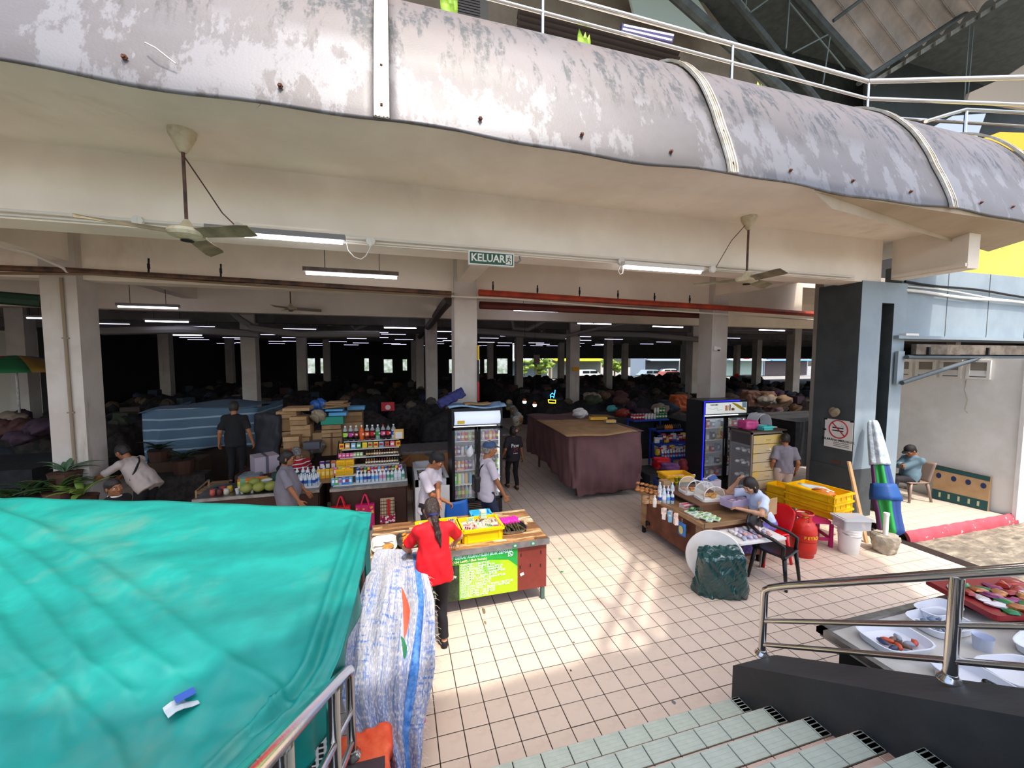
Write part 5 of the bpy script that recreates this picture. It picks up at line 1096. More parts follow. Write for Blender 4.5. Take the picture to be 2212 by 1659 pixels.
for k in range(9):
    q=MB(); br=k in(7,8); q.lathe([(.055,0),(.066,.008),(.055,.018),(0,.022)],14,mi=0); tag(obj('flat_bread',q,mat('brown_bread','c08a3f',.7,col2='9c6a2c',ns=18) if br else mat('white_bread','e9ddd6',.8,col2='d9c9c0',ns=14),loc=((-.24+(k%2)*.11,4.86+(k//2)*.09,TZ+.02+(k%3)*.012) if not br else (-.13,4.84,TZ+.035+(k-7)*.02)),smooth=40,rot=(random.uniform(-.2,.2),random.uniform(-.2,.2),0)),'brown pan bread in front on the pale tray' if br else 'white flour dusted flat bread on the pale tray','bread','brown pan breads' if br else 'white flat breads')
# blue items on the far table edge
crate('bright blue plastic basket on the far edge of the snack table',(1.12,5.52,TZ),(.26,.18),.09,0,mat('sky_blue_plastic','3aa9dc',.4),'basket',nm='basket')
t=thing('plastic_chair','royal blue plastic chair back behind the snack table','chair',(.86,6.1,0),R(15))
BLU=mat('royal_blue_plastic','1d62b5',.35)
q=MB(); q.shell(10,8,lambda u,v:((u-.5)*.40*(1-.25*max(0,v-.6)),.02-.05*math.cos((u-.5)*2.4),.48+.40*v),.012); obj('backrest',q,BLU,t,smooth=True)
q=MB(); q.rbox((0,-.2,.44),(.42,.42,.03),.06); obj('seat',q,BLU,t)
for x in (-.17,.17):
    for y in (-.37,-.03): q=MB(); q.tube([(x,y,.43),(x*1.15,y+(y+.2)*.2,0)],.018,6); obj('leg',q,BLU,t)
# ================================================================ LEFT COUNTER
CZ=.80
def counter(lab,x0,x1,y0,y1,z,front,edge=K['steel2'],legs=True,rz=0,name='counter',top=K['steel2']):
    t=thing(name,lab,'counter',((x0+x1)/2,(y0+y1)/2,0)); L,D=x1-x0,y1-y0
    q=MB(); q.box((0,0,z-.01),(L,D,.02)); obj('top',q,top,t)
    q=MB(); q.box((0,-D/2-.004,z-.028),(L,.012,.05)); obj('edge',q,edge,t)
    q=MB(); q.box((0,-D/2+.03,z/2),(L-.04,.02,z-.12)); obj('front_panel',q,front,t)
    for s_ in (-1,1): q=MB(); q.box((s_*(L/2-.02),0,z/2),(.02,D-.04,z-.1)); obj('side_panel',q,front,t)
    return t
BRN=mat('dark_brown_board','45291f',.6,col2='3a221b',ns=2)
counter('long brown counter with metal edge behind the green tarpaulin',-3.22,-1.33,7.55,8.35,CZ,BRN)
counter('brown counter with metal edge under the bottle rack',-1.16,.16,7.50,8.9,CZ,BRN)
q=MB(); q.tube([(-3.18,7.6,CZ),(-3.18,7.6,CZ+.12),(-3.25,8.25,CZ+.12),(-3.25,8.25,CZ)],.015,4); tag(obj('guard_rail',q,K['wood']),'small wooden guard at the left end of the brown counter','guard')
# stepped rack
t=thing('stepped_rack','white wire stepped rack full of drinks on the brown counter','rack',(-.62,7.6,CZ))
STEP=[]
for k in range(6):
    y=7.62+.165*k; z=CZ+.02+.125*k; x0,x1=-1.12+.02*k,.02-.0*k
    if k==0: x1=.16
    STEP.append((y,z,x0,x1))
    q=MB(); q.box(((x0+x1)/2+.62,y-7.6+.06,z-CZ-.01),(x1-x0,.15,.012)); obj('shelf',q,K['white'],t)
    if k: q=MB(); q.tube([(x0+.62,y-7.6-.02,z-CZ+.03),(x1+.62,y-7.6-.02,z-CZ+.03)],.003,4); obj('wire',q,K['steel2'],t)
for x in (-.5,.62): q=MB(); q.tube([(x,.05,0),(x,.9,.65)],.01,5); q.tube([(x,.9,.65),(x,.9,0)],.01,5); obj('support',q,K['rubber'],t)
def row(k,x0,x1,mk,lab,cat,grp,gap,dy=.05,jit=.004):
    y,z,_,_=STEP[k]; x=x0; i=0
    while x<x1:
        me,nm,cn=mk(i); item(nm,me,(x,y+dy+random.uniform(-jit,jit),z),random.uniform(-.3,.3),lab%cn,cat,grp); x+=gap; i+=1
SODA=[('17301a','9bd13a','e8e8e8','lime'),('1d1418','b5388f','e8e8e8','magenta'),('1b1214','8a1f2b','e8e8e8','maroon'),('d9591c','e0652a','efefef','orange'),('5a1f12','e0652a','efefef','dark orange'),('4a1016','c21f2b','efefef','red'),('8fb3a0','2f8a3a','dfe8e2','clear green'),('1c1416','e2508b','c21f2b','black and pink'),('181214','c21f2b','2a2a2a','black'),('c9d3da','1f4fb0','f4f4f4','clear')]
for i,(b_,l_,c_,cn) in enumerate(SODA):
    y,z,x0,x1=STEP[5]; x=-1.0+i*.102
    t=thing('soda_bottle','big %s soda bottle on the top step of the bottle rack'%cn,'bottle',(x,y+.05,z),random.uniform(0,1),'big soda bottles on the top step'); h_=.30; r=.045
    q=MB(); q.lathe([(r*.85,0),(r,.02),(r*.95,.1),(r,.19)],12); obj('bottle_body',q,cm(b_,.12),t,smooth=40)
    q=MB(); q.lathe([(r,.19),(r*.8,.225),(r*.34,.26),(r*.34,.275)],12); obj('neck',q,mat('clear_pet','b9c2c0',.1,alpha=.55) if i not in(3,) else cm(b_,.12),t,smooth=40)
    q=MB(); q.lathe([(r*1.03,.085),(r*1.03,.165)],12,cap=False); obj('wrap',q,cm(l_,.4),t,smooth=40)
    q=MB(); q.box((0,-r*1.03,.125),(.04,.004,.03),ry=.2); obj('wrap_mark',q,K['white'],t)
    q=MB(); q.lathe([(r*.4,.275),(r*.4,.30)],10); obj('cap',q,cm(c_,.4),t,smooth=40)
t=thing('price_board','tan notice board with a white sheet at the right end of the top step','board',(.02,STEP[5][0]-.02,STEP[5][1])); q=MB(); q.box((0,0,.10),(.19,.012,.2)); obj('board',q,cm('d9a95c',.6),t); q=MB(); q.box((.0,-.008,.075),(.13,.004,.13)); obj('sheet',q,K['white'],t)
q=MB()
for k in range(6):
    for j in range(5):
        if (k*7+j*5)%3: q.box((-.04+k*.016,-.011,.03+j*.02),(.01,.002,.004))
o=obj('print_lines',q,cm('9a9a9a',.6),t); o['kind']='stuff'
PK=[('f2c21b','c21f2b'),('e9a83a','efe9df'),('5fb4dd','efefef'),('2f8a3a','efefef'),('f2d53c','e0c020'),('b7c96a','c21f2b'),('f0c24a','c21f2b'),('8cc3e0','c21f2b'),('a06a3a','c21f2b'),('e8506a','efe0e0')]
pm=[pack_mesh(.085,.05,.105,a_,b_) for a_,b_ in PK]; cnm=[('yellow'),('tan'),('light blue'),('green'),('bright yellow'),('olive'),('amber'),('sky blue'),('brown'),('red pink')]
row(4,-1.05,.0,lambda i:(pm[i%10],'drink_packet',cnm[i%10]),'%s drink powder packet on the second step from the top','packet','packets on the second step',.105)
pkp=pack_mesh(.06,.06,.075,'e2508b','f4c9d8'); pkg=pack_mesh(.055,.05,.075,'9cc27a','efefdf')
for j in range(2): row(3,-1.06,-.80,lambda i:(pkp,'small_box','pink'),'%s small box stacked at the left of the third step','box','pink boxes on the third step',.068,dy=.03+.0*j)
row(3,-.80,-.62,lambda i:(pkg,'small_box','pale green'),'%s small box beside the pink boxes','box','pale green boxes',.06)
jar=lambda b_,c_:bottle_mesh(.10,.021,b_,'efe0c0' if b_!='2a2320' else 'd9b060',c_,8,clear=b_)
jm=[(jar('2a2320','2a2a2a'),'dark brown'),(jar('7b4a2a','d9b13a'),'amber'),(jar('3a1a14','c21f2b'),'dark red'),(jar('4a2f1c','e0b030'),'gold capped brown')]
row(3,-.58,.0,lambda i:(jm[(i//3)%4][0],'sauce_bottle',jm[(i//3)%4][1]),'small %s bottle on the third step','bottle','small sauce bottles on the third step',.047)
row(2,-.58,.0,lambda i:(jm[(i//4+1)%4][0],'sauce_bottle',jm[(i//4+1)%4][1]),'small %s bottle on the fourth step','bottle','small sauce bottles on the fourth step',.047)
yb_=pack_mesh(.15,.10,.115,'f0b90c','e2a400')
for i in range(2):
    item('tea_box',yb_,(-1.03+i*.155,STEP[2][0]+.04,STEP[2][1]),0,'yellow tea box on the fourth step, %s of the pair'%['left','right'][i],'box'); item('tea_box',yb_,(-1.03+i*.155,STEP[1][0]+.06,STEP[1][1]),0,'lower yellow tea box under the %s one of the pair'%['left','right'][i],'box')
cj=[can_mesh(.115,.028,c_,lab=l_) for c_,l_ in (('1f4fb0','e8e8e8'),('c21f2b','f0e0c0'),('2f8a3a','e8e0c0'),('e0652a','f0e8d0'),('b5388f','e8d0e0'),('8a1f2b','d8c8a0'),('5fb4dd','ffffff'),('f2c21b','c21f2b'))]; cnn=['blue','red','green','orange','magenta','maroon','light blue','yellow']
row(1,-.72,.05,lambda i:(cj[(i*5)%8],'drink_can',cnn[(i*5)%8]),'%s drink can on the second step from the bottom','can','cans on the second step from the bottom',.062)
row(1,-.70,.05,lambda i:(cj[(i*3+2)%8],'drink_can',cnn[(i*3+2)%8]),'%s drink can behind on the second step from the bottom','can','cans on the second step from the bottom',.062,dy=.11)
wb=[bottle_mesh(.20,.031,'c3d3dc','5fa4dd','f0f2f4'),bottle_mesh(.20,.031,'bccbd6','2a4a9a','f0f2f4'),bottle_mesh(.21,.033,'cdd2d4','c58ab0','e8e8ea'),bottle_mesh(.2,.031,'b9d1c4','4f9a7a','5fa489'),bottle_mesh(.22,.036,'c9cfd2','d8dce0','e8e8ea')]; wn=['clear water bottle with a light blue label','clear water bottle with a navy label','clear bottle with a pink label','pale green bottle','clear bottle with a white label']
row(0,-.72,.13,lambda i:(wb[[0,0,1,1,0,0,2,2,3,3,4,4,3,2][i%14]],'water_bottle',wn[[0,0,1,1,0,0,2,2,3,3,4,4,3,2][i%14]]),'%s on the front step of the rack','bottle','water bottles on the front step',.067,dy=.07)
ct=[pack_mesh(.055,.05,.12,a_,b_) for a_,b_ in (('5fb4dd','ffffff'),('6aa84a','ffffff'),('8cc3e0','e2508b'),('3f7fd0','ffffff'),('4a8fd8','c21f2b'))]; cn_=['light blue','green','blue and pink','blue','blue and red']
row(0,-1.13,-.82,lambda i:(ct[i%5],'milk_carton',cn_[i%5]),'%s milk carton at the front left of the rack','carton','milk cartons',.06)
ct2=[pack_mesh(.065,.05,.14,a_,b_) for a_,b_ in (('e2508b','ffffff'),('8fc04a','ffe0a0'),('f2d53c','e0a030'),('f0b060','c86020'))]
row(1,-1.10,-.82,lambda i:(ct2[i%4],'juice_carton',['pink','green','yellow','peach'][i%4]),'%s juice carton behind the milk cartons','carton','juice cartons',.07)
for i in range(4):
    item('cooking_oil',pack_mesh(.07,.05,.17,'eeb32a','f6dc7a'),(-1.42+i*.075,8.05,CZ+.05),0,'yellow oil pouch left of the rack, %s'%['first from the left','second from the left','third from the left','nearest the rack'][i],'pouch')
for i,(c_,n_) in enumerate((('5a2f6e','purple'),('2b1f2e','dark'),('d8683a','orange'))): item('snack_box',pack_mesh(.09,.06,.19,c_,'e8e0e0'),(-1.40+i*.1,8.3,CZ+.12),0,'%s snack box standing left of the yellow tea boxes'%n_,'box')
q=MB(); q.box((-1.3,8.15,CZ+.02),(.42,.5,.05)); q.box((-1.3,8.32,CZ+.08),(.42,.2,.08)); tag(obj('carton_flat',q,K['card']),'flat cartons under the boxes left of the rack','carton')
# water bottles on their tray, behind the woman in grey
for i in range(5):
    for j in range(3):
        item('water_bottle',wb[1 if (i+j)%3 else 0],(-1.72+i*.068+j*.02,7.72+j*.075,CZ+.02),random.uniform(0,1),'small blue labelled water bottle in the shrink pack beside the woman in grey','bottle','water bottles in the shrink pack')
q=MB(); q.rbox((-1.57,7.80,CZ+.01),(.42,.27,.02),.03); tag(obj('bottle_tray',q,K['white']),'white tray under the shrink pack of water bottles','tray')
for i,(c_,l_,n_) in enumerate((('b9cfe0','1f4fb0','clear blue'),('9fb8c8','5fb4dd','pale blue'),('3a3f6a','2a2a4a','dark blue'),('c8d8d0','7ac0a0','pale green'),('7fb0d8','3f7fd0','sky blue'),('9a7ab8','6c3f8f','violet'))):
    item('detergent_bottle',bottle_mesh(.24,.04,c_,l_,'efefef'),(-1.80+i*.09,8.12+(i%2)*.05,CZ+.02),0,'%s detergent bottle behind the shrink pack'%n_,'bottle')
# left counter goods: coconuts, cups, rolls
for i,(px,py) in enumerate([(531,1055),(556,1055),(583,1052),(549,1042),(575,1040)]):
    p=az(px,py,CZ+.09); q=MB(); q.blob((0,0,0),(.105,.10,.085),jit=.03,seg=12,rings=8); q.blob((.0,0,.08),(.03,.03,.012),mi=1); o=tag(obj('coconut',q,[mat('green_coconut','7c8f2e',.5,col2='94984a',ns=4),cm('8a7a4a',.8)],loc=(p[0],max(p[1],7.68),CZ+.085),smooth=True),'green young coconut on the left counter, %s'%['front left','front middle','front right','back left','back right'][i],'coconut')
for i in range(8):
    q=MB(); q.lathe([(.024,0),(.034,.085),(.036,.088)],10); tag(obj('cup',q,K['white'],loc=(-2.62+(i%4)*.072,7.68+(i//4)*.11,CZ),smooth=40),'white paper cup at the left end of the counter','cup','white cups on the left counter')
for i,(c_,n_) in enumerate((('b9564a','terracotta'),('5a2a2a','dark red'),('c9c2b4','cream'),('2e2a2c','black'),('a83a3a','red'),('d8b13a','yellow'))):
    q=MB(); q.lathe([(.03,0),(.042,.02),(.042,.07),(.035,.085)],10); q.lathe([(.038,.085),(.038,.1)],10); tag(obj('jar',q,cm(c_,.4),loc=(-2.98+(i%3)*.10,7.68+(i//3)*.14,CZ),smooth=40),'small %s jar at the far left end of the counter'%n_,'jar')
for i in range(5):
    q=MB(); q.box((0,0,.0),(.46,.07,.045)); q.box((-.15,0,0),(.08,.074,.048),mi=1); tag(obj('foil_roll_box',q,[cm(['e8d23a','e6cf46','efd94a','e0702c','e0762c'][i],.5),cm('7fae8a',.5)],loc=(-2.52+(i%2)*.01,8.12+(i%2)*.075,CZ+.025+(i//2)*.046),rz=.1),'%s foil roll box in the pile on the left counter'%['lower yellow','lower pale yellow','middle yellow','middle orange','top orange'][i],'box')
q=MB(); q.lathe([(.05,0),(.08,.05),(.085,.055)],14); tag(obj('bowl',q,K['white'],loc=(-2.22,7.85,CZ+.10),smooth=40),'white plastic bowl on the box beside the coconuts','bowl')
q=MB(); q.rbox((-2.2,7.88,CZ+.05),(.26,.22,.1),.02); tag(obj('blue_box',q,cm('2c3f6a',.5)),'navy box under the white bowl','box')
V_=sdf([('b',(0,0,.08),(.22,.12,.05),.04,0)],.014,[(.015,(16,12,9),0)]); tag(mobj('green_cloth_bag',np_mesh('g',*V_,mat('dark_green_cloth','24483c',.8)),loc=(-1.98,8.15,CZ)),'dark green cloth bundle behind the coconuts','bag')
V_=sdf([('e',(0,0,.1),(.13,.11,.12),0)],.014,[(.012,(20,18,15),0)]); tag(mobj('black_bag',np_mesh('g',*V_,K['rubber']),loc=(-2.05,8.3,CZ+.1)),'black plastic bag behind the green cloth bundle','bag')
q=MB(); q.box((0,0,.16),(.40,.40,.32)); q.box((0,-.203,.16),(.05,.004,.32),mi=1); q.box((0,0,.322),(.05,.4,.004),mi=1); tag(obj('tied_carton',q,[cm('a597a0',.8),cm('5a5560',.6)],loc=(-2.46,8.6,CZ+.12),rz=R(28)),'large pale lilac carton tied with tape behind the left counter','carton')
q=MB(); q.b2((-2.9,8.4,0),(-2.0,9.0,CZ+.12)); tag(obj('low_cabinet',q,BRN),'dark low cabinet under the lilac carton','cabinet')
q=MB(); q.shell(4,4,lambda u,v:(-2.75+u*.3,8.2+v*.25,CZ+.17+.01*math.sin(u*9)),.01); q.box((-2.6,8.3,CZ+.08),(.34,.26,.16)); tag(obj('clear_box',q,cm('6f7a80',.3)),'grey lidded plastic box behind the foil boxes','box')
V_=sdf([('e',(0,0,.08),(.17,.12,.09),0)],.014,[(.014,(22,18,30),0),(.008,(60,44,33),0)]); tag(mobj('red_bag',np_mesh('g',*V_,mat('red_film','c22430',.3)),loc=(-2.05,9.0,CZ+.28)),'shiny red plastic bag above the tan rice bag','bag')
V_=sdf([('b',(0,0,.1),(.12,.08,.07),.03,0)],.014,[(.012,(22,18,30),0)]); tag(mobj('rice_bag',np_mesh('g',*V_,cm('c9b98c',.7)),loc=(-2.05,8.95,CZ+.08)),'tan rice bag left of the old man in stripes','bag')
q=MB(); q.b2((-2.3,8.8,0),(-1.8,9.2,CZ+.1)); tag(obj('side_shelf',q,BRN),'dark side shelf under the tan rice bag','shelf')
# shopping bags hanging on the counter
def handbag(lab,x,z,w_,h_,col,dots,y=7.44,hcol=None,sl=0,nm='shopping_bag'):
    t=thing(nm,lab,'bag',(x,y,z)); q=MB(); q.rbox((0,0,-h_/2),(w_,.10,h_),.02); obj('bag_body',q,cm(col,.5),t)
    for sx_,yy in ((1,-.05),(1,.05)):
        q=MB(); q.shell(2,16,lambda u,v:((v-.5)*.16*(1.15-.9*abs(math.cos(0))*0)+.0,yy+(u-.5)*.004,.0),.001) if 0 else q.tube([(-.07,yy,-.10),(-.06,yy,.02),(-.02,yy*.5,.15),(0,yy*.3,.17),(.02,yy*.5,.15),(.06,yy,.02),(.07,yy,-.10)],.012,6); obj('handle',q,cm(hcol or col,.5),t,smooth=True)
    q=MB(); cs=[]
    for k in range(22):
        x_=random.uniform(-.44,.44)*w_; z_=-random.uniform(.08,.92)*h_; qq=MB(); qq.blob((0,0,0),(.022*random.uniform(.6,1.2),.003,.022*random.uniform(.5,1.1)),seg=8,rings=4); o=obj('print_spot',qq,cm(random.choice(dots),.5),t,loc=(x_,-.052,z_))
    return t
handbag('red shopping bag printed with small pictures hanging on the counter, left',-.98,.50,.32,.30,'c8182c',['e8e0e0','e0a040','d8607a','9a8aa8'],hcol='d0202f')
handbag('pink shopping bag with round coloured spots hanging on the counter',-.58,.50,.32,.42,'c01f66',['e9a83a','4a8fd8','d8c020','c9a070','e0e0f0','e06030'],hcol='e0285a')
t=thing('gift_bag','tartan and red striped bag hanging near the young man','bag',(-.20,7.42,.30)); q=MB(); q.rbox((0,0,.12),(.24,.08,.30),.01); pl2=mat('tartan','c9b08a',.7); obj('bag_body',q,pl2,t)
q=MB()
for k in range(5): q.box((0,-.043,.0+k*.06),(.24,.004,.010))
for k in range(6): q.box((-.10+k*.04,-.043,.12),(.007,.004,.30))
o=obj('tartan_lines',q,cm('3a3230',.7),t); o['kind']='stuff'
q=MB(); q.box((.02,-.045,.12),(.05,.006,.30)); obj('red_band',q,cm('b01626',.6),t)
handbag('magenta patterned bag low on the counter beside the tartan bag',-.20,.29,.27,.16,'a81f4a',['e8c0d0','4a2a7a','e8e0e0','d83a50'],nm='pouch_bag')
# ================================================================ FRIDGES, FREEZER, BOXES BEHIND
def fbox(px0,px1,py0,py1,Y,D,zb=None):
    a=ay(px0,py1,Y); b=ay(px1,py0,Y); return (a[0],Y,a[2] if zb is None else zb),(b[0],Y+D,b[2])
GLASS=mat('fridge_glass','ffffff',.03,alpha=.10)
def fridge(lab,x0,x1,y,z1,rows_,header,D=.62,glow=None,lit=2.2,body='202124',hz=.30,shelves=5):
    W=x1-x0; t=thing('drinks_fridge',lab,'fridge',((x0+x1)/2,y,0)); BM=cm(body,.35)
    q=MB(); 
    for sx_ in (-1,1): q.box((sx_*(W/2-.02),D/2,z1/2),(.04,D,z1))
    q.box((0,D-.02,z1/2),(W-.08,.04,z1)); q.box((0,D/2,.16),(W-.08,D-.04,.30)); q.box((0,D/2,z1-.02),(W-.08,D-.04,.04)); obj('cabinet_body',q,BM,t)
    q=MB(); q.box((0,D-.06,z1/2+.1),(W-.1,.02,z1-.75)); obj('back_liner',q,mat('liner_white','e9eef0',.5),t)
    q=MB(); q.box((0,.012,z1-hz/2-.03),(W,.05,hz)); obj('header',q,BM,t)
    if header=='plain':
        q=MB(); q.shell(4,10,lambda u,v:((u-.5)*(W-.10),-.015-.05*math.sin(v*PI),z1-.055-hz*.85+hz*.85*v),.008); obj('light_canopy',q,mat('canopy_glow','c9d3e6',.3,emit=.55),t,smooth=True)
        q=MB(); q.box((-W/2+.17,-.062,z1-.25),(.14,.004,.06)); obj('yellow_sticker',q,cm('e2c33a',.5),t)
    gz0,gz1=.34,z1-hz-.06
    for d_ in (-1,1):
        cx=d_*W/4; dr=thing('x','','') if 0 else None
        q=MB(); w2=W/2-.01
        q.box((cx-w2/2+.025,-.01,(gz0+gz1)/2),(.05,.035,gz1-gz0)); q.box((cx+w2/2-.025,-.01,(gz0+gz1)/2),(.05,.035,gz1-gz0)); q.box((cx,-.01,gz0+.02),(w2,.035,.05)); q.box((cx,-.01,gz1-.02),(w2,.035,.05)); d=obj('door',q,cm('15161a',.3),t)
        q=MB(); q.box((cx,-.01,(gz0+gz1)/2),(w2-.1,.006,gz1-gz0-.08)); obj('glass',q,GLASS,d)
        q=MB(); q.tube([(cx-d_*(w2/2-.04),-.045,(gz0+gz1)/2-.2),(cx-d_*(w2/2-.04),-.045,(gz0+gz1)/2+.2)],.008,6); obj('handle',q,K['steel2'],d,smooth=True)
    sh=[gz0+.02+(gz1-gz0-.02)*k/shelves for k in range(shelves)]
    for z in sh: q=MB(); q.box((0,D/2-.02,z),(W-.1,D-.12,.012)); obj('shelf',q,K['white'],t)
    q=MB(); q.box((0,D/2-.05,gz1-.02),(W-.12,.06,.02)); q.tube([(W/2-.05,.05,gz0+.1),(W/2-.05,.05,gz1-.1)],.012,6); o=obj('inner_lamp',q,mat('fridge_lamp','eef6ff',.4,emit=lit),t); o['kind']='stuff'
    q=MB()
    for k in range(7): q.box((0,-.006,.06+k*.035),(W*.8,.01,.012))
    o=obj('base_grille',q,cm('6b5a46' if header=='plain' else '26262a',.5),t); o['kind']='stuff'
    return t,sh,W,D
fa,sh,W,D=fridge('tall two door drinks fridge with a glowing blank canopy and folded cloths on top',.98,1.97,7.55,2.13,None,'plain')
fx=(.98+1.97)/2
CC=['1f4fb0','e0652a','17181c','d9d4cb','c21f2b','2f8a3a','b5388f','9bd13a','5fb4dd','f2c21b','8a1f2b','6c3f8f','e2508b']
cans={c_:can_mesh(.17,.031,c_,lab='e8e8e8' if i%2 else 'd8c060') for i,c_ in enumerate(CC)}; cart={c_:pack_mesh(.06,.05,.2,c_,'e8eed8') for c_ in ('2ee23a','d8f02a','c9d3e0','e0b060','e2508b','5fb4dd','f2c21b')}
fb={c_:bottle_mesh(.26,.036,c_,l_,'e8e8e8',9,clear=c_) for c_,l_ in (('17181c','b5388f'),('8fb3a0','9bd13a'),('2f8a3a','9bd13a'),('c9d3da','efefef'),('b07038','e8c060'))}
for r_,z in enumerate(sh):
    for i in range(12):
        x=fx-.42+i*.0745+(.03 if i>5 else -.0)
        if r_==0: k=list(fb)[i*2%5] if i<6 else list(fb)[3]; me=fb[k]; nm='drink_bottle'; ct_='bottle'; cn={'17181c':'dark','8fb3a0':'pale green','2f8a3a':'green','c9d3da':'clear','b07038':'amber'}[k]
        elif r_==1: k=list(cart)[(i if i<4 else i*3)%7]; me=cart[k]; nm='drink_carton'; ct_='carton'; cn={'2ee23a':'bright green','d8f02a':'lime yellow','c9d3e0':'pale blue','e0b060':'tan','e2508b':'pink','5fb4dd':'light blue','f2c21b':'yellow'}[k]
        else: k=CC[(i*(3 if r_==4 else 5)+r_*2)%13]; me=cans[k]; nm='drink_can'; ct_='can'; cn=COLN[k]
        item(nm,me,(x,7.55+.12,z+.008),i*.4,'%s %s on the %s shelf inside the glowing drinks fridge'%(cn,ct_,['bottom','lowest but one','middle','second','top'][r_]),ct_,'drinks inside the glowing fridge')
        if r_>1: item(nm,me,(x+.01,7.55+.21,z+.008),i*.4,'%s %s on the %s shelf inside the glowing drinks fridge'%(cn,ct_,['bottom','lowest but one','middle','second','top'][r_]),ct_,'drinks inside the glowing fridge')
for i,(c_,n_) in enumerate((('e0652a','orange'),('e0652a','orange'),('b5388f','magenta'))):
    item('snack_pouch',pack_mesh(.16,.05,.03,c_,'e8e0d0'),(fx-.33+i*.18,7.6,sh[2+(i>0)]+.008),0,'flat %s snack pouch inside the glowing fridge, %s'%(n_,['middle shelf','left of two on the second shelf','right of two on the second shelf'][i]),'pouch')
V_=sdf([('c',(0,0,0),(.03,0,.14),.07,.02,.03)],.012,[(.01,(30,30,18),0)]); tag(mobj('plastic_bag',np_mesh('b',*V_,mat('white_film','e4e6e8',.4)),loc=(fx-.16,7.50,1.28)),'white plastic bag hanging on the left fridge door','bag')
# things on top of fridge
q=MB(); q.shell(20,8,lambda u,v:((u-.5)*1.12,(v-.5)*.5,.02+.02*math.sin(u*8)+.015*math.sin(v*9+u*5)),.03); tag(obj('folded_cloth',q,mat('checked_cloth','8fb0cc',.8,col2='6f93b8',ns=6),loc=(fx+.02,7.82,2.145),smooth=True),'light blue checked cloth folded on top of the glowing fridge','cloth')
q=MB(); q.shell(8,3,lambda u,v:((u-.5)*.50,(v-.5)*.25,.01*math.sin(u*7)),.025); tag(obj('cardboard_piece',q,K['card'],loc=(fx+.02,7.72,2.215)),'bent cardboard piece on the blue cloth on the fridge','cardboard')
V_=sdf([('b',(0,0,.09),(.24,.1,.05),.03,0)],.014,[(.016,(14,30,9),0),(.006,(60,13,41),1)]); tag(mobj('navy_bag',np_mesh('b',*V_,mat('navy_cloth','2c2f68',.7)),loc=(fx-.42,7.85,2.23),rot=(0,R(-28),0)),'navy cloth bundle tilted on the left of the fridge top','bag')
# chest freezer
fz=thing('chest_freezer','white open chest freezer left of the glowing drinks fridge','freezer',(.60,8.1,0)); FW_,FD_,FH_=.62,1.45,.86
q=MB(); q.box((0,0,FH_/2-.06),(FW_,FD_,FH_-.12)); obj('body',q,K['white'],fz)
q=MB()
for sx_ in (-1,1): q.box((sx_*(FW_/2-.03),0,FH_-.06),(.06,FD_,.12)); q.box((0,sx_*(FD_/2-.03),FH_-.06),(FW_,.06,.12))
q.box((0,.1,FH_-.01),(FW_,.05,.03)); obj('rim',q,mat('freezer_rim','c6c8cb',.35),fz)
for k in range(14): item('frozen_pack',pack_mesh(.13,.10,.07,random.choice(['8a7a68','6b5a4c','a59a88','5a4a44']),'c8c0b0'),(.60-.17+(k%3)*.17,8.1-.58+(k//3)*.22,FH_-.12),random.uniform(-.4,.4),'brown wrapped pack in the open chest freezer','pack','packs in the chest freezer')
# plywood stall behind
counter('plywood fronted stall behind the young man and the freezer',.08,1.55,9.75,10.7,.85,mat('plywood','a2703f',.6,col2='8f6035',ns=1.5,sc=(6,1,1)))
def cbox(lab,px0,px1,py0,py1,Y,D,m_=None,nm='cardboard_box',flap=True,rz=0,grp=None,tape=False,zb=None,cat='box'):
    a,b=fbox(px0,px1,py0,py1,Y,D); c=((a[0]+b[0])/2,Y+D/2,a[2] if zb is None else zb); w_,h_=b[0]-a[0],b[2]-(a[2] if zb is None else zb); t=thing(nm,lab,cat,c,rz,grp); q=MB(); q.box((0,0,h_/2),(w_,D,h_)); obj('carton',q,m_ or K['card'],t)
    if flap:
        q=MB(); q.ext([(-w_/2,-D/2-.004,h_),(w_/2,-D/2-.004,h_),(w_/2*.98,-D/2-.05,h_-.0-.33*min(h_,D)),(-w_/2*.98,-D/2-.05,h_-.33*min(h_,D))],(0,.004,0)); obj('flap',q,K['card2'],t)
    if tape: q=MB(); q.box((0,-D/2-.003,h_/2),(.045,.004,h_)); obj('tape',q,cm('7a4f30',.4),t)
    return t
BXS=[(592,640,965,1003,9.6,'leftmost column of cartons, bottom'),(592,640,932,965,9.6,'leftmost column of cartons, third from the top'),(594,642,905,932,9.6,'leftmost column of cartons, second from the top'),(597,640,888,905,9.6,'leftmost column of cartons, top'),
(625,668,945,1000,9.45,'column right of the leftmost, lower big carton'),(628,670,918,945,9.5,'column right of the leftmost, middle carton'),(612,646,943,970,9.2,'small carton in front of the left stack'),(676,700,935,975,9.7,'narrow carton between the stacks'),
(695,738,945,985,9.6,'right stack, bottom carton'),(695,738,928,945,9.6,'right stack, second carton from the bottom'),(695,736,917,928,9.6,'right stack, thin carton under the green box'),(742,782,912,940,10.2,'carton behind the soda bottles at the left'),(745,782,890,912,10.4,'upper carton behind the soda bottles at the left')]
for i,b_ in enumerate(BXS): cbox('brown '+b_[5],b_[0],b_[1],b_[2],b_[3],b_[4],.42,flap=i in(3,5,6,9,12),tape=i in(4,8,9),m_=[K['card'],K['card2']][i%2])
q=MB(); q.b2((ay(585,0,9.5)[0],9.2,0),(ay(745,0,9.5)[0],10.2,ay(600,1004,9.6)[2]-.005)); tag(obj('low_platform',q,BRN),'dark platform under the stacked cartons','platform')
q=MB(); q.b2((ay(742,0,10.2)[0],10.2,0),(ay(785,0,10.2)[0],10.9,ay(742,940,10.2)[2]-.004)); tag(obj('low_platform',q,BRN),'dark stand under the cartons behind the soda bottles','platform')
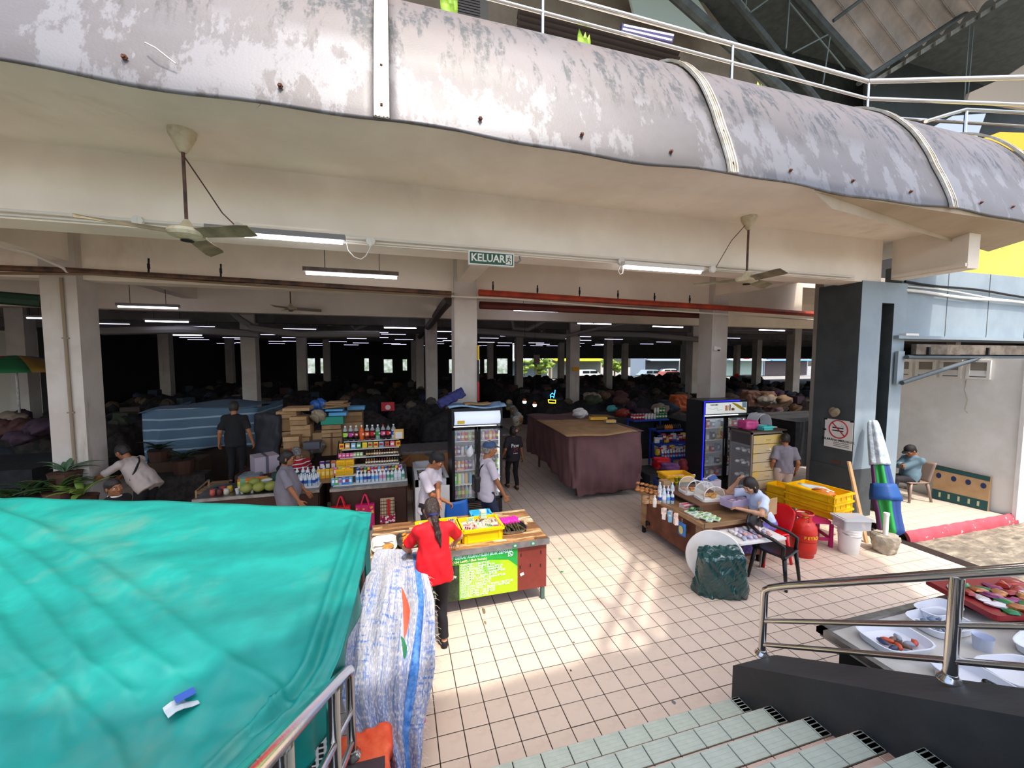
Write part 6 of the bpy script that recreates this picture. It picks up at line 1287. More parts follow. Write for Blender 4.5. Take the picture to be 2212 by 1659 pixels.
cbox('open brown carton with a hanging flap on the left stack',626,662,900,919,9.4,.40,flap=True)
cbox('teal green plastic box on the right stack of cartons',693,741,900,918,9.55,.40,flap=False,m_=cm('1f8a72',.4),nm='plastic_box')
for i,b_ in enumerate([(703,740,884,889,9.7,'left one'),(710,748,891,899,9.65,'middle one'),(750,787,878,886,10.3,'right one')]): cbox('flat light blue box on the cartons, %s'%b_[5],*b_[:5],.3,flap=False,m_=cm('5aa0d0',.5),nm='flat_box')
cbox('flat brown carton lying on top of the left stack',610,668,881,889,9.5,.5,m_=K['card2'],flap=False,nm='flat_carton')
t=thing('folded_cartons','pile of flattened cartons on top of the boxes','cartons',tuple(ay(730,880,10.0)))
for k in range(6): q=MB(); q.box((random.uniform(-.05,.05),0,.02+k*.022),(.55-.03*k,.4,.012),rz=random.uniform(-.2,.2),ry=random.uniform(-.06,.06)); obj('sheet',q,[K['card'],K['card2']][k%2],t)
for i,(px,py,Y,r,c_,lab) in enumerate([(688,895,9.6,.17,'8a7c66','clear bag of tan goods beside the green plastic box'),(683,962,9.5,.18,'6f6a60','shiny clear bag between the carton stacks'),(690,874,10.4,.22,'2b5fa8','blue plastic bundle on top of the cartons'),(655,905,10.0,.2,'8d6f4e','tan sack behind the left stack of cartons')]):
    V_=sdf([('e',(0,0,r*.8),(r,r*.8,r*.85),0)],.016,[(.018,(22,18,26),i),(.009,(55,44,33),1)]); p=ay(px,py,Y); tag(mobj('goods_bag',np_mesh('g',*V_,mat('film_'+c_,c_,.25)),loc=(p[0],p[1],p[2]-r)),lab,'bag')
V_=sdf([('b',(0,0,.75),(.16,.3,.62),.08,0)],.03,[(.03,(14,9,2),0),(.015,(33,20,3),1)]); p=ay(583,1000,9.6); tag(mobj('dark_drape',np_mesh('g',*V_,mat('dark_grey_cloth','35353b',.8)),loc=(p[0],9.75,.45)),'tall dark grey drape left of the stacked cartons','cloth')
q=MB(); q.box((p[0],9.75,.23),(.4,.6,.46)); tag(obj('drape_stand',q,BRN),'dark stand below the grey drape','stand')
cbox('grey plastic tub under the shiny clear bag',655,690,955,972,9.25,.3,flap=False,m_=cm('5b5a62',.5),nm='plastic_tub')
q=MB(); q.box((0,0,0),(.36,.1,.24)); p=ay(838,878,12); t=thing('red_sign','red box sign with a pale round mark behind the bottle rack','sign',tuple(p)); obj('board',q,cm('b51a26',.5),t); q=MB(); q.lathe([(.075,0),(.07,.01)],16,M=Matrix.Rotation(R(90),3,'X')); obj('round_mark',q,cm('e2c8c8',.5),t,loc=(0,-.052,-.02))
# ================================================================ BLUE LIT FRIDGE, CABINET
x0=ay(1519,900,7.45)[0]; x1=ay(1614,900,7.45)[0]; zN=ay(1519,866,7.45)[2]
fn_,sh2,W2,D2=fridge('black drinks fridge edged with a blue light strip, picture header reading NAKAMA',x0,x1,7.45,zN,None,'pic',D=.55,lit=1.2,hz=.30)
q=MB(); q.tube([(-W2/2+.01,-.02,.1),(-W2/2+.01,-.02,zN-.02),(W2/2-.25,-.02,zN-.015)],.011,6); obj('blue_strip',q,mat('blue_led','1418ff',.4,emit=3.5),fn_)
q=MB(); q.box((0,-.018,zN-.18),(W2-.10,.01,.25)); hd_=obj('picture_header',q,mat('header_pale','d8dad3',.4,emit=.35),fn_)
q=MB(); q.shell(10,2,lambda u,v:(W2*.12+u*W2*.32,-.026,zN-.06-(.18*u**1.6)-v*(.015+.06*math.sin(u*PI))),.002); obj('yellow_swoosh',q,cm('c9a92a',.4),hd_)
q=MB(); q.box((W2*.40,-.0255,zN-.12),(.12,.002,.12)); obj('blue_corner',q,cm('9ab8d0',.4),hd_)
text('NAKAMA',.05,cm('333338',.5),hd_,(-W2*.28,-.026,zN-.10),bold=.0005)
for i,(x,w_,h_,c_) in enumerate([(-.02,.035,.12,'c8641e'),(.03,.03,.12,'e0a030'),(.09,.028,.14,'6a1418'),(.15,.03,.05,'c0392b'),(.17,.04,.06,'e08a20'),(.20,.03,.05,'3f7a2a')]): q=MB(); q.box((x,-.026,zN-.24+h_/2),(w_,.003,h_)); obj('printed_bottle' if i<3 else 'printed_fruit',q,cm(c_,.5),hd_)
q=MB(); q.tube([(-W2*.42,-.026,zN-.17),(-W2*.3,-.027,zN-.2),(-W2*.22,-.027,zN-.16),(-W2*.2,-.027,zN-.23),(-W2*.1,-.027,zN-.2)],.003,4); obj('printed_splash',q,cm('8fa8b8',.5),hd_)
q=MB(); q.shell(8,2,lambda u,v:(-W2*.12+.09*math.cos(1.8+u*2.8)*(1-.25*v)+.03,-.045,1.42+.13*math.sin(1.8+u*2.8)*(1-.2*v)),.003); obj('yellow_curl_sticker',q,cm('e8d82a',.4),fn_)
for r_,z in enumerate(sh2):
    for i in range(8):
        k=['c9d3da','c21f2b','3a3f44','8fa0a8','c8b070'][(i*2+r_)%5]
        item('cold_item',pack_mesh(.09,.08,.12+.05*((i+r_)%2),k,'e0e0e0'),(x0+.10+i*.155,7.45+.16,z+.008),random.uniform(-.3,.3),'%s pack on the %s shelf inside the blue lit fridge'%({'c9d3da':'pale','c21f2b':'red','3a3f44':'dark','8fa0a8':'grey','c8b070':'tan'}[k],['bottom','lowest but one','middle','second','top'][r_]),'pack','packs inside the blue lit fridge')
# glass display cabinet with drawers
cxL=ay(1622,1000,6.3)[0]; cxR=ay(1689,1000,6.3)[0]; cz=ay(1622,934,6.3)[2]; cyb=cxL/ (ay(1574,1000,1.)[0]); CD=cyb-6.3
cb=thing('display_cabinet','glass sided cabinet with pale drawers and trays of white buns','cabinet',((cxL+cxR)/2,6.3+CD/2,0)); CWd=cxR-cxL
ALM_=mat('cabinet_frame','8c8478',.4,.4); YP_=mat('drawer_pale','b9a98a',.35,col2='c9a95a',ns=2.5,mix=(.45,.6))
q=MB()
for sx_ in (-1,1):
    for sy_ in (-1,1): q.box((sx_*(CWd/2-.015),sy_*(CD/2-.015),cz/2),(.03,.03,cz))
for z in (.05,cz-.03): q.box((0,-CD/2+.015,z),(CWd,.03,.04)); q.box((0,CD/2-.015,z),(CWd,.03,.04)); q.box((-CWd/2+.015,0,z),(.03,CD,.04)); q.box((CWd/2-.015,0,z),(.03,CD,.04))
obj('frame',q,ALM_,cb)
q=MB(); q.box((0,0,cz+.012),(CWd+.1,CD+.08,.025)); obj('top_board',q,cm('3a2a20',.5),cb)
q=MB(); q.box((0,CD/2-.02,cz/2),(CWd-.06,.01,cz-.1)); q.box((CWd/2-.02,0,cz/2),(.01,CD-.06,cz-.1)); q.box((-CWd/2+.02,0,cz-.18),(.012,CD-.06,.28)); obj('back_panel',q,cm('4a4644',.5),cb)
q=MB(); q.box((-CWd/2+.01,0,cz/2-.1),(.006,CD-.06,cz-.35)); obj('side_glass',q,GLASS,cb)
nd=8
for k in range(nd):
    z0=.08+(cz-.14)*k/nd; h_=(cz-.14)/nd-.012; q=MB(); q.box((.0,-CD/2-.004,z0+h_/2),(CWd-.07,.02,h_)); dr=obj('drawer',q,YP_ if k<7 else mat('drawer_yellow','cdb24f',.4,col2='b9a98a',ns=3),cb)
    q=MB(); q.tube([(-.05,-CD/2-.014,z0+h_/2),(-.04,-CD/2-.035,z0+h_/2-.01-(.03 if k in(5,6) else 0)),(.04,-CD/2-.035,z0+h_/2-.01-(.03 if k in(5,6) else 0)),(.05,-CD/2-.014,z0+h_/2)],.004,5); obj('handle',q,K['steel'],dr)
bun=MB(); bun.blob((0,0,.028),(.052,.052,.034),seg=12,rings=6); bunm=bun.mesh('bun',mat('white_bun','e6e0d6',.7),True)
for k,z in enumerate((.35,.62,.90,1.16)):
    q=MB(); q.box((0,0,z),(CWd-.08,CD-.06,.012)); obj('tray_shelf',q,cm('4a443f',.5,metal=.3),cb)
    for i in range(6): item('bun',bunm,((cxL+cxR)/2-CWd/2+.10+(i%2)*.12,6.3+.10+(i//2)*(CD-.2)/2.2,z+.006),0,'round white bun on the %s tray inside the display cabinet'%['bottom','second lowest','second highest','top'][k],'bun','white buns in the display cabinet')
    q=MB(); q.lathe([(.12,0),(.13,.11)],16); o=item('steel_pot',q.mesh('steel_pot',K['steel2'],40),((cxL+cxR)/2-.05+.02*k,6.3+CD-.22,z+.006),0,'shiny steel pot on the %s tray of the display cabinet'%['bottom','second lowest','second highest','top'][k],'pot')
cx_,cy_=(cxL+cxR)/2,6.3+CD/2
V_=sdf([('b',(0,0,.09),(.12,.09,.05),.04,0)],.012,[(.006,(40,33,20),0)]); tag(mobj('pink_bag',np_mesh('g',*V_,mat('pink_film','b8407a',.3)),loc=(cx_-.28,cy_-.05,cz+.025)),'pink plastic wrapped box on the display cabinet','bag')
crate('small turquoise plastic basket on the front edge of the display cabinet',(cx_-.02,6.3+.05,cz+.025),(.26,.14),.085,0,cm('45b5ae',.4),'basket',nm='basket')
t=thing('food_cover','clear plastic wrapped food dome on the display cabinet','food cover',(cx_+.12,cy_+.05,cz+.025)); q=MB(); q.rbox((0,0,.02),(.40,.30,.03),.05); obj('base',q,K['white'],t)
q=MB(); q.shell(16,10,lambda u,v:(.19*math.cos(u*PI),(v-.5)*.28,.035+.26*math.sin(u*PI)**.8+.008*math.sin(v*20+u*9)),.003); obj('dome',q,mat('milky_film','dfe2e6',.15,alpha=.45),t,smooth=True)
q=MB(); q.box((.26,0,.006),(.2,.24,.012)); obj('lid',q,K['white'],t)
# ================================================================ BROWN COVERED STALL
BT=mat('brown_tarpaulin','6b4a4a',.8,col2='5f4142',ns=2,bump=.12,bs=12)
bx0,bx1,by0,by1=3.55,5.30,7.75,10.9
def btarp(u,v):
    # around the block: u 0..1 = left side then front then right; v 0 top .. 1 bottom
    P=[(bx0+.05,by1),(bx0,by0+.12),(bx0+.12,by0),(bx1-.12,by0),(bx1,by0+.12),(bx1,by1)]
    seg=[0,.36,.42,.70,.76,1]; i=max(k for k in range(5) if u>=seg[k]); f=(u-seg[i])/(seg[i+1]-seg[i]); x=P[i][0]+(P[i+1][0]-P[i][0])*f; y=P[i][1]+(P[i+1][1]-P[i][1])*f
    ft=1.46+.04*math.sin(u*5); z=ft*(1-v)+v*(.16+.10*math.sin(u*13)+(.0 if .42<u<.72 else .22)-.13*math.exp(-((u-.58)/.08)**2))
    nx_,ny_=[(-1,0),(-.7,-.7),(0,-1),(.7,-.7),(1,0)][i]
    fold=(.030*math.sin(u*74+v*3)+.02*math.sin(u*131-v*6))*v**.8+.10*math.sin(PI*min(1,v*1.05))*(.42<u<.75)*math.sin(PI*max(0,min(1,(u-.42)/.33)))
    sw=.05*math.sin((u*9-v*5.5)*2.2)*max(0,v-.45)*1.6*(.42<u<.76)
    return (x+nx_*(fold+sw),y+ny_*(fold+sw),z)
t=thing('covered_stall','stall block wrapped in a brown purple tarpaulin in the aisle','stall',(0,0,0))
q=MB(); q.shell(200,36,btarp,.008); obj('tarpaulin',q,BT,t,smooth=True)
q=MB(); q.shell(14,20,lambda u,v:(bx0+(bx1-bx0)*u,by0+(by1-by0)*v,1.47+.04*math.sin(u*9)*math.sin(v*7)-.0),.01); obj('tarpaulin_top',q,BT,t,smooth=True)
q=MB(); 
for x in (bx0+.3,bx1-.3):
    for y in (by0+.4,by1-.3): q.tube([(x,y,0),(x,y,1.4)],.03,6)
o=obj('legs',q,K['brownpipe'],t); o['kind']='stuff'
q=MB()
cs=[az(1158,908,1.53),az(1225,945,1.50),az(1378,936,1.53),az(1300,905,1.56)]
q.shell(12,10,lambda u,v:tuple(((1-u)*(1-v)*cs[0]+u*(1-v)*cs[3]+(1-u)*v*cs[1]+u*v*cs[2])+_v(0,0,.01+.015*math.sin(u*6+v*3)*v+.02*math.sin(u*8)*(v>.7))),.008)
tag(obj('cardboard_sheet',q,K['card'],smooth=True),'big flattened cardboard sheet lying on the brown covered stall','cardboard')
p=(cs[0]*.55+cs[2]*.45); text('HOME',.09,cm('4a3626',.7),None,(cs[0]*.75+cs[3]*.25+_v(.1,-.15,.03)),rot=(0,0,R(-25)),name='carton_lettering'); bpy.data.objects['carton_lettering']['kind']='structure'
for i,(px,py,c_,lab,r_) in enumerate([(1253,893,'c8c2bc','crumpled white plastic bag on the cardboard sheet',.16),(1345,893,'8a3020','dark red cloth behind the brown covered stall',.2),(1322,880,'3f8f8f','teal cloth on the goods behind the brown stall',.13)]):
    V_=sdf([('e',(0,0,r_*.6),(r_*1.2,r_,r_*.7),0)],.014,[(.022,(22,28,26),i),(.012,(65,54,33),1)]); p=ay(px,py,9.6 if i==0 else 11.2); tag(mobj('plastic_bag' if i==0 else 'cloth_heap',np_mesh('g',*V_,mat('bag_'+c_,c_,.4)),loc=(p[0],p[1],1.55 if i==0 else p[2]-.12)),lab,'bag' if i==0 else 'cloth')
for i,(px,py,w_,c_,lab) in enumerate([(1292,906,.42,'d9a514','yellow flat box on the cartons of the brown stall'),(1318,912,.24,'b09a70','small pale box beside the yellow flat box')]): item('flat_box',pack_mesh(w_,.16,.06,c_,'c8902a'),tuple(az(px,py,1.60)),R(-12),lab,'box')
t=thing('carton_pile','pile of dark flattened cartons behind the brown stall','cartons',tuple(ay(1300,905,11.2)*_v(1,1,1)+_v(0,0,-.1)))
for k in range(7): q=MB(); q.box((random.uniform(-.1,.1),0,.02+k*.03),(1.0-.06*k,.5,.014),rz=random.uniform(-.2,.2),ry=random.uniform(-.05,.05)); obj('sheet',q,[K['card'],cm('6b5238',.8)][k%2],t)
# ================================================================ RIGHT HAND STALL
RX0,RX1,RY0,RY1,RZ=4.17,5.30,4.63,6.13,.70
t=thing('wooden_stall','worn wooden stall box with breads and snacks in the right foreground of the aisle','stall',((RX0+RX1)/2,(RY0+RY1)/2,0)); a_,b_=(RX1-RX0)/2,(RY1-RY0)/2
WB=mat('scratched_board','7a4630',.6,col2='5d3423',ns=3,bump=.1); addlayer(WB,'a88a70',16,.66,.72,sc=(1,1,.3)); WF=mat('pale_frame_wood','a5835f',.7,col2='8c6c4c',ns=3,sc=(1,1,5))
q=MB(); q.box((0,0,RZ-.015),(2*a_+.04,2*b_+.06,.03)); obj('top',q,mat('stall_top','8a6a48',.6,col2='6f5238',ns=3),t)
q=MB(); q.box((-a_+.03,0,.40),(.02,2*b_-.1,.54)); obj('side_board',q,WB,t)
q=MB(); q.box((0,-b_+.03,.40),(2*a_-.1,.02,.54)); obj('front_board',q,WB,t)
q=MB(); q.box((a_-.03,0,.40),(.02,2*b_-.1,.54)); obj('side_board',q,WB,t)
for x in(-a_+.02,a_-.02):
    for y in (-b_+.07,b_-.07): q=MB(); q.box((x,y,.42),(.04,.14,.62)); q2=obj('corner_post',q,WF,t); q=MB(); q.box((x,y,.06),(.05,.05,.12)); obj('foot',q,K['rubber'],t)
for x in(-a_+.1,): q=MB(); q.box((x,-b_+.015,.42),(.14,.03,.62)); obj('corner_post',q,WF,t)
for y in (-b_+.2,b_-.2): q=MB(); q.box((-a_+.005,y,.22),(.02,.09,.05)); q.box((-a_-.005,y+.03,.20),(.02,.03,.07)); obj('latch',q,K['black'],t)
q=MB(); q.box((-a_-.025,0,RZ+.012),(.015,2*b_+.06,.06)); obj('edge_rail',q,WF,t)
q=MB(); q.box((0,-b_-.035,RZ+.012),(2*a_,.015,.06)); obj('edge_rail',q,WF,t)
q=MB(); q.box((.12,.15,RZ+.10),(.75,.95,.02)); q.box((.12,-.31,RZ+.05),(.75,.02,.10)); obj('raised_shelf',q,mat('shelf_brown','6a4a33',.6),t)
def onR(px,py,dz=0.): p=az(px,py,RZ+dz); return p
# breads and buns at the back left corner
for i in range(22):
    p=onR(1378+(i%8)*9.5,1043+(i//8)*9+(i%8)*2.3,.02); q=MB(); q.blob((0,0,.02),(.055,.035,.026),jit=.1,seg=9,rings=6); tag(obj('bread_roll',q,mat('glazed_bread','b9713a',.35,col2='d9a56a',ns=9),loc=(p[0],p[1],RZ+(.0 if i<16 else .03)),rz=random.uniform(0,3),smooth=True),'small glazed bread roll at the far left corner of the wooden stall','bread','bread rolls on the wooden stall')
for i in range(6):
    p=onR(1395+(i%3)*14,1075+(i//3)*8,.03); q=MB(); q.rbox((0,0,.03),(.10,.07,.06),.02); tag(obj('bread_pack',q,mat('wrapped_bread','c9a880',.3,col2='8a5a34',ns=12),loc=(p[0],p[1],RZ),rz=i*.7),'wrapped sliced bread on the left edge of the wooden stall','bread','wrapped breads on the wooden stall')
for i in range(8):
    p=onR(1425+(i%4)*9,1085-(i//4)*14,.02); item('water_bottle',[wb[1],fb['c9d3da'],wb[0]][i%3],(p[0],p[1],RZ),0,'small clear drink bottle on the wooden stall','bottle','bottles on the wooden stall')
p=onR(1414,1095); item('milk_bottle',bottle_mesh(.19,.03,'e3ddcf','e8e2d4','efefef',clear='e3ddcf'),(p[0],p[1],RZ),0,'white bottle at the front edge of the wooden stall','bottle')
t2=thing('carton_divider','cut brown carton standing among the bottles on the wooden stall','carton',tuple(onR(1436,1058))); q=MB(); q.box((0,0,.09),(.16,.14,.18)); obj('carton',q,K['card2'],t2)
for i in range(6):
    p=onR(1460+(i%2)*11,1057+(i//2)*2-0,.0); q=MB(); q.lathe([(.03,0),(.032,.07)],10,mi=0); q.lathe([(.034,.07),(.034,.085)],10,mi=1); tag(obj('jar',q,[cm('6a6a1e',.2),cm('e0b21a',.4)],loc=(onR(1460,1060)[0]+(i%2)*.08,onR(1460,1060)[1],RZ+(i//2)*.086),smooth=40),'yellow lidded jar stacked in %s column, %s'%(['the left','the right'][i%2],['bottom','middle','top'][i//2]),'jar')
for i in range(6):
    p=onR(1434+(i%3)*13,1105+(i//3)*10+(i%3)*6,.04); item('medicine_box',pack_mesh(.07,.05,.09,['e8dcd0','7fb6d8','e9d3c4'][i%3],'e8b8a0'),(p[0],p[1],RZ+.001),R(15)+i*.2,'small %s box near the front edge of the wooden stall'%['cream','light blue','peach'][i%3],'box','small boxes on the wooden stall edge')
for i in range(9):
    p=onR(1463+i*4.2,1123-i*.6,.03); item('red_box',pack_mesh(.025,.11,.06,'d8c8c8','c21f3a'),(4.36+i*.027,5.30-.0*i,RZ+.001),R(6),'thin red and white box in the row on the wooden stall','box','row of red and white boxes')
for i in range(12):
    item('noodle_pack',pack_mesh(.13,.085,.018,['e6ece2','d8e6d0','2f5f4a'][min(2,i//5)],['6aa84a','9ac07a','8fb89a'][i%3]),(4.34+(i%2)*.13+.03*(i//5),5.12-.10*((i//2)%5),RZ+.002+(i//5)*.02),R(10+i*3),'flat %s packet spread on the front of the wooden stall'%['white and green','pale green','dark green'][min(2,i//5)],'packet','flat packets on the wooden stall')
def dome(lab,c,d,rz,fc,n,open_=False):
    t=thing('bread_dome',lab,'food cover',c,rz); q=MB(); q.rbox((0,0,.02),(d[0],d[1],.04),.05); obj('tray',q,K['white'],t)
    q=MB(); q.shell(18,8,lambda u,v:((d[0]/2-.02)*math.cos(u*PI)*1.0,(v-.5)*(d[1]-.04),.04+.20*math.sin(u*PI)**.7),.003)
    o=obj('clear_cover',q,mat('clear_dome','eef0ea',.05,alpha=.25),t,smooth=True)
    q=MB()
    for s_ in (-1,1): q.tube([((d[0]/2-.02)*math.cos(u*PI/12),s_*(d[1]/2-.02),.04+.20*math.sin(u*PI/12)**.7) for u in range(13)],.008,5)
    obj('cover_rim',q,K['white'],t,smooth=True)
    for k in range(n): 
        q=MB(); q.blob((0,0,.018),(.045,.03,.02),jit=.12,seg=8,rings=5); tag(obj('fried_piece',q,mat('fried_'+fc,fc,.5,col2='d8b070',ns=14),loc=(c[0]+random.uniform(-.35,.35)*d[0],c[1]+random.uniform(-.32,.32)*d[1],c[2]+.04),rz=k,smooth=True),'golden fried piece under %s'%lab.split(' with')[0],'food','food under '+lab.split(' with')[0])
p=az(1500,1078,RZ+.12); dome('the rear clear bread cover with orange pieces',(4.80,5.62,RZ+.11),(.36,.28),R(-8),'b9501e',6)
p=az(1530,1085,RZ+.12); dome('the front clear bread cover with golden pieces',(4.86,5.28,RZ+.11),(.40,.30),R(-8),'c98a3a',10)
t2=thing('plastic_container','lilac plastic container filled with small sachets on the wooden stall','container',(5.02,4.93,RZ+.11),R(6)); q=MB()
q.box((0,0,.005),(.36,.22,.01)); 
for sx_,sy_,w_,d_ in ((0,-1,.36,.006),(0,1,.36,.006),(-1,0,.006,.22),(1,0,.006,.22)): q.box((sx_*.18,sy_*.11,.06),(w_,d_,.11))
q.box((0,-.115,.115),(.38,.015,.012)); q.box((0,.115,.115),(.38,.015,.012)); obj('tub',q,mat('lilac_plastic','cdbfdc',.2,alpha=.55),t2)
for k in range(16): item('sachet',pack_mesh(.07,.05,.015,random.choice(['c8a8b0','b08a90','d8c8d0','9a7a88']),'efe6e6'),(5.02+random.uniform(-.13,.13),4.93+random.uniform(-.07,.07),RZ+.125+random.uniform(0,.05)),random.uniform(0,3),'small sachet in the lilac container','sachet','sachets in the lilac container')
t2=thing('card_panel','tan cardboard panel standing at the right end of the wooden stall','cardboard',(5.30,4.60,RZ+.03),R(10)); q=MB(); q.box((0,0,.13),(.46,.006,.26)); obj('panel',q,K['card2'],t2); q=MB(); q.box((-.21,-.005,.13),(.025,.004,.09)); obj('tape',q,cm('8f8678',.5),t2)
t2=thing('display_packet','blue hanging packet of crisps on the side of the wooden stall','packet',(4.10,4.98,RZ-.02)); q=MB(); q.tube([(0,0,.0),(0,0,-.06)],.003,4); obj('hook',q,K['wire'],t2)
q=MB(); q.shell(6,8,lambda u,v:(-.012*math.sin(u*PI),(u-.5)*.17,-.06-.20*v),.004); obj('film',q,cm('2f7fd0',.3),t2,smooth=True)
q=MB(); q.blob((-.018,.0,-.17),(.006,.05,.065)); obj('snack_print',q,cm('d9cf7a',.4),t2)
V_=sdf([('e',(0,0,0),(.03,.05,.035),0)],.01,[(.006,(50,60,40),0)]); tag(mobj('pink_cloth',np_mesh('p',*V_,cm('d8277f',.5)),loc=(4.12,5.75,RZ-.03)),'hot pink cloth tucked on the edge of the wooden stall','cloth')
# rear part: yellow basin, blue crate, papers
crate('yellow basin with small packs at the back of the wooden stall',(5.05,6.35,.80),(.52,.36),.12,R(-10),mat('yellow_basin','e0a818',.4),'basin',nm='basin')
crate('navy blue crate under the yellow basin',(5.02,6.34,.60),(.62,.44),.19,R(-10),mat('navy_crate','17305e',.4),'crate')
q=MB(); q.b2((4.65,6.16,0),(5.75,6.65,.60)); tag(obj('back_table',q,K['wood']),'low wooden table behind the wooden stall under the crates','table')
for k in range(8): item('tissue_pack',pack_mesh(.10,.06,.04,'e8e2da','d8b0a0'),(4.88+(k%4)*.11,6.28+(k//4)*.1,.82),R(-10),'white tissue pack in the yellow basin','packet','tissue packs in the yellow basin')
t2=thing('spray_bottle','white trigger spray bottle beside the yellow basin','spray bottle',(5.42,6.30,.60)); q=MB(); q.lathe([(.035,0),(.037,.16),(.015,.2),(.015,.24)],10); obj('bottle',q,cm('dfe3e6',.2),t2,smooth=40); q=MB(); q.box((-.02,0,.26),(.10,.025,.035)); q.box((-.035,0,.23),(.012,.02,.05)); obj('trigger_head',q,K['white'],t2)
t2=thing('paper_tub','clear tub stuffed with papers and tissue beside the spray bottle','tub',(5.52,5.95,RZ)); q=MB(); q.rbox((0,0,.09),(.26,.2,.18),.02); obj('tub',q,mat('clear_tub','d9cfd6',.2,alpha=.6),t2)
for k in range(7): q=MB(); q.box((random.uniform(-.08,.08),random.uniform(-.05,.05),.15+k*.012),(.14,.09,.02),rz=random.uniform(-1,1),rx=random.uniform(-.4,.4),ry=random.uniform(-.4,.4)); obj('paper',q,cm(['e8e6e4','e3b8b0','4a6aa8','efefef'][k%4],.6),t2)
for k in range(5): item('notebook',pack_mesh(.02,.14,.17,['8a8ab0','dadae0','6a6a98','cfcfe0','4a4a68'][k],'efefef'),(5.26+k*.026,5.90,RZ),R(-14),'%s notebook standing beside the paper tub'%['lilac','white','violet','pale','dark violet'][k],'notebook')
q=MB(); q.b2((5.28,5.3,0),(5.75,6.14,RZ-.002)); tag(obj('side_table',q,K['wood']),'small wooden side table behind the seated woman','table')
# white folding shelf with bagged goods
t2=thing('folding_table','small white tabletop shelf in front of the wooden stall','table',(4.78,4.40,0),R(-2)); q=MB(); q.rbox((0,0,.60),(.78,.46,.025),.02); obj('tabletop',q,K['white'],t2)
for x in (-.35,.35): q=MB(); q.tube([(x,.1,.59),(x,.15,0)],.014,6); obj('leg',q,K['steel2'],t2)
for k in range(24):
    V=None; c_=random.choice(['cfc8d0','b8b0c8','d8a8a0','a8b0c8','e0dad8','9a86a8']); q=MB(); q.blob((0,0,.02),(.07,.035,.022),jit=.25,seg=8,rings=5); tag(obj('sock_bag',q,mat('bag_film_'+c_,c_,.25),loc=(4.55+(k%6)*.085,4.28+(k//6)*.075,.615+.012*(k%2)),rz=R(60)+random.uniform(-.4,.4),smooth=True),'small clear bag of coloured goods on the white shelf','bag','clear bags on the white shelf')
# round table top leaning, green bag
t2=thing('round_tabletop','white round tabletop leaning against the wooden stall','tabletop',(4.14,4.36,.37),rot=(R(80),0,R(-40))); q=MB(); q.lathe([(.36,-.012),(.37,0),(.36,.012)],36); obj('disc',q,K['white'],t2,smooth=30)
GBM=mat('green_bin_bag','1d4a48',.16,col2='174040',ns=4,spec=.9)
V_=sdf([('b',(0,0,.30),(.22,.10,.26),.05,.03,rotm(R(6),R(-7),0)),('b',(-.20,.04,.28),(.05,.09,.27),.03,.05,rotm(0,R(12),0)),('e',(.12,-.04,.12),(.17,.12,.12),.05),('b',(-.02,.02,.55),(.17,.03,.05),.02,.04,rotm(0,R(4),0))],.010,[(.012,(17,25,11),0),(.009,(41,-30,19),1),(.005,(90,60,-70),2)])
p=az(1600,1292,0); tag(mobj('bin_bag',np_mesh('g',*V_,GBM),loc=(p[0]-.18,p[1]+.14,-.02),rz=R(-22)),'big shiny dark green plastic bag standing in front of the wooden stall','bag')
# chairs
def pchair(lab,loc,rz,m_,nm='plastic_chair',arms=True):
    t=thing(nm,lab,'chair',loc,rz); q=MB()
    q.shell(10,10,lambda u,v:((u-.5)*(.44-.03*v),.20-.42*v,.43-.025*math.sin(u*PI)*math.sin(v*PI)+.02*v**3),.018); obj('seat',q,m_,t,smooth=True)
    q=MB(); q.shell(10,10,lambda u,v:((u-.5)*(.40+.03*math.sin(v*PI)),-.22-.10*v-.05*math.sin(u*PI)*v,.43+.40*v-.03*abs(u-.5)**2*8*v),.016); obj('backrest',q,m_,t,smooth=True)
    for x in (-.19,.19):
        for y,dy in ((.17,.05),(-.19,-.07)): q=MB(); q.tube([(x,y,.43),(x*1.18,y+dy,0)],[.028,.020],6); obj('leg',q,m_,t,smooth=True)
        if arms: q=MB(); q.tube([(x*1.1,.16,.42),(x*1.2,.17,.60),(x*1.22,.05,.65),(x*1.15,-.15,.68),(x*1.02,-.29,.76)],.024,7); obj('armrest',q,m_,t,smooth=True)
    return t
pchair('black plastic armchair in front of the seated woman',(5.05,4.22,0),R(200),mat('black_chair','131416',.3))
pchair('bright red plastic chair the seated woman sits on',(5.42,4.72,0),R(84),mat('red_chair','d91019',.3),arms=False)
# gas cylinder
GR=mat('gas_red','c8281c',.35,col2='b52218',ns=3); addlayer(GR,'6f5a52',7,.62,.66,sc=(1,1,2))
t2=thing('gas_cylinder','red gas cylinder lettered PETROS on the floor','gas cylinder',(6.12,4.66,0)); t2.scale=(1.18,1.18,1.12)
q=MB(); q.lathe([(.12,.04),(.145,.07),(.152,.12),(.152,.36),(.14,.43),(.10,.49),(.045,.52),(.03,.53)],24); obj('tank',q,GR,t2,smooth=40)
q=MB(); q.lathe([(.125,0),(.13,.07),(.12,.075)],24,cap=False); obj('foot_ring',q,GR,t2,smooth=40)
q=MB(); 
for a in range(3): a2=a*2*PI/3+.4; q.shell(4,1,lambda u,v:(.095*math.cos(a2+(u-.5)*.5),.095*math.sin(a2+(u-.5)*.5),.47+.12*v),.006)
q.lathe([(.10,.585),(.112,.60),(.10,.615)],20,cap=False); obj('guard_collar',q,GR,t2,smooth=40)
q=MB(); q.lathe([(.02,.52),(.02,.57),(.035,.575),(.035,.59)],10); q.box((.05,0,.55),(.06,.03,.03)); obj('valve',q,cm('c9a13a',.4,metal=.6),t2)
q=MB(); q.lathe([(.1545,.23),(.1545,.238)],24,cap=False); q.lathe([(.1535,.34),(.1535,.346)],24,cap=False); obj('seam',q,cm('8a1a14',.4),t2)
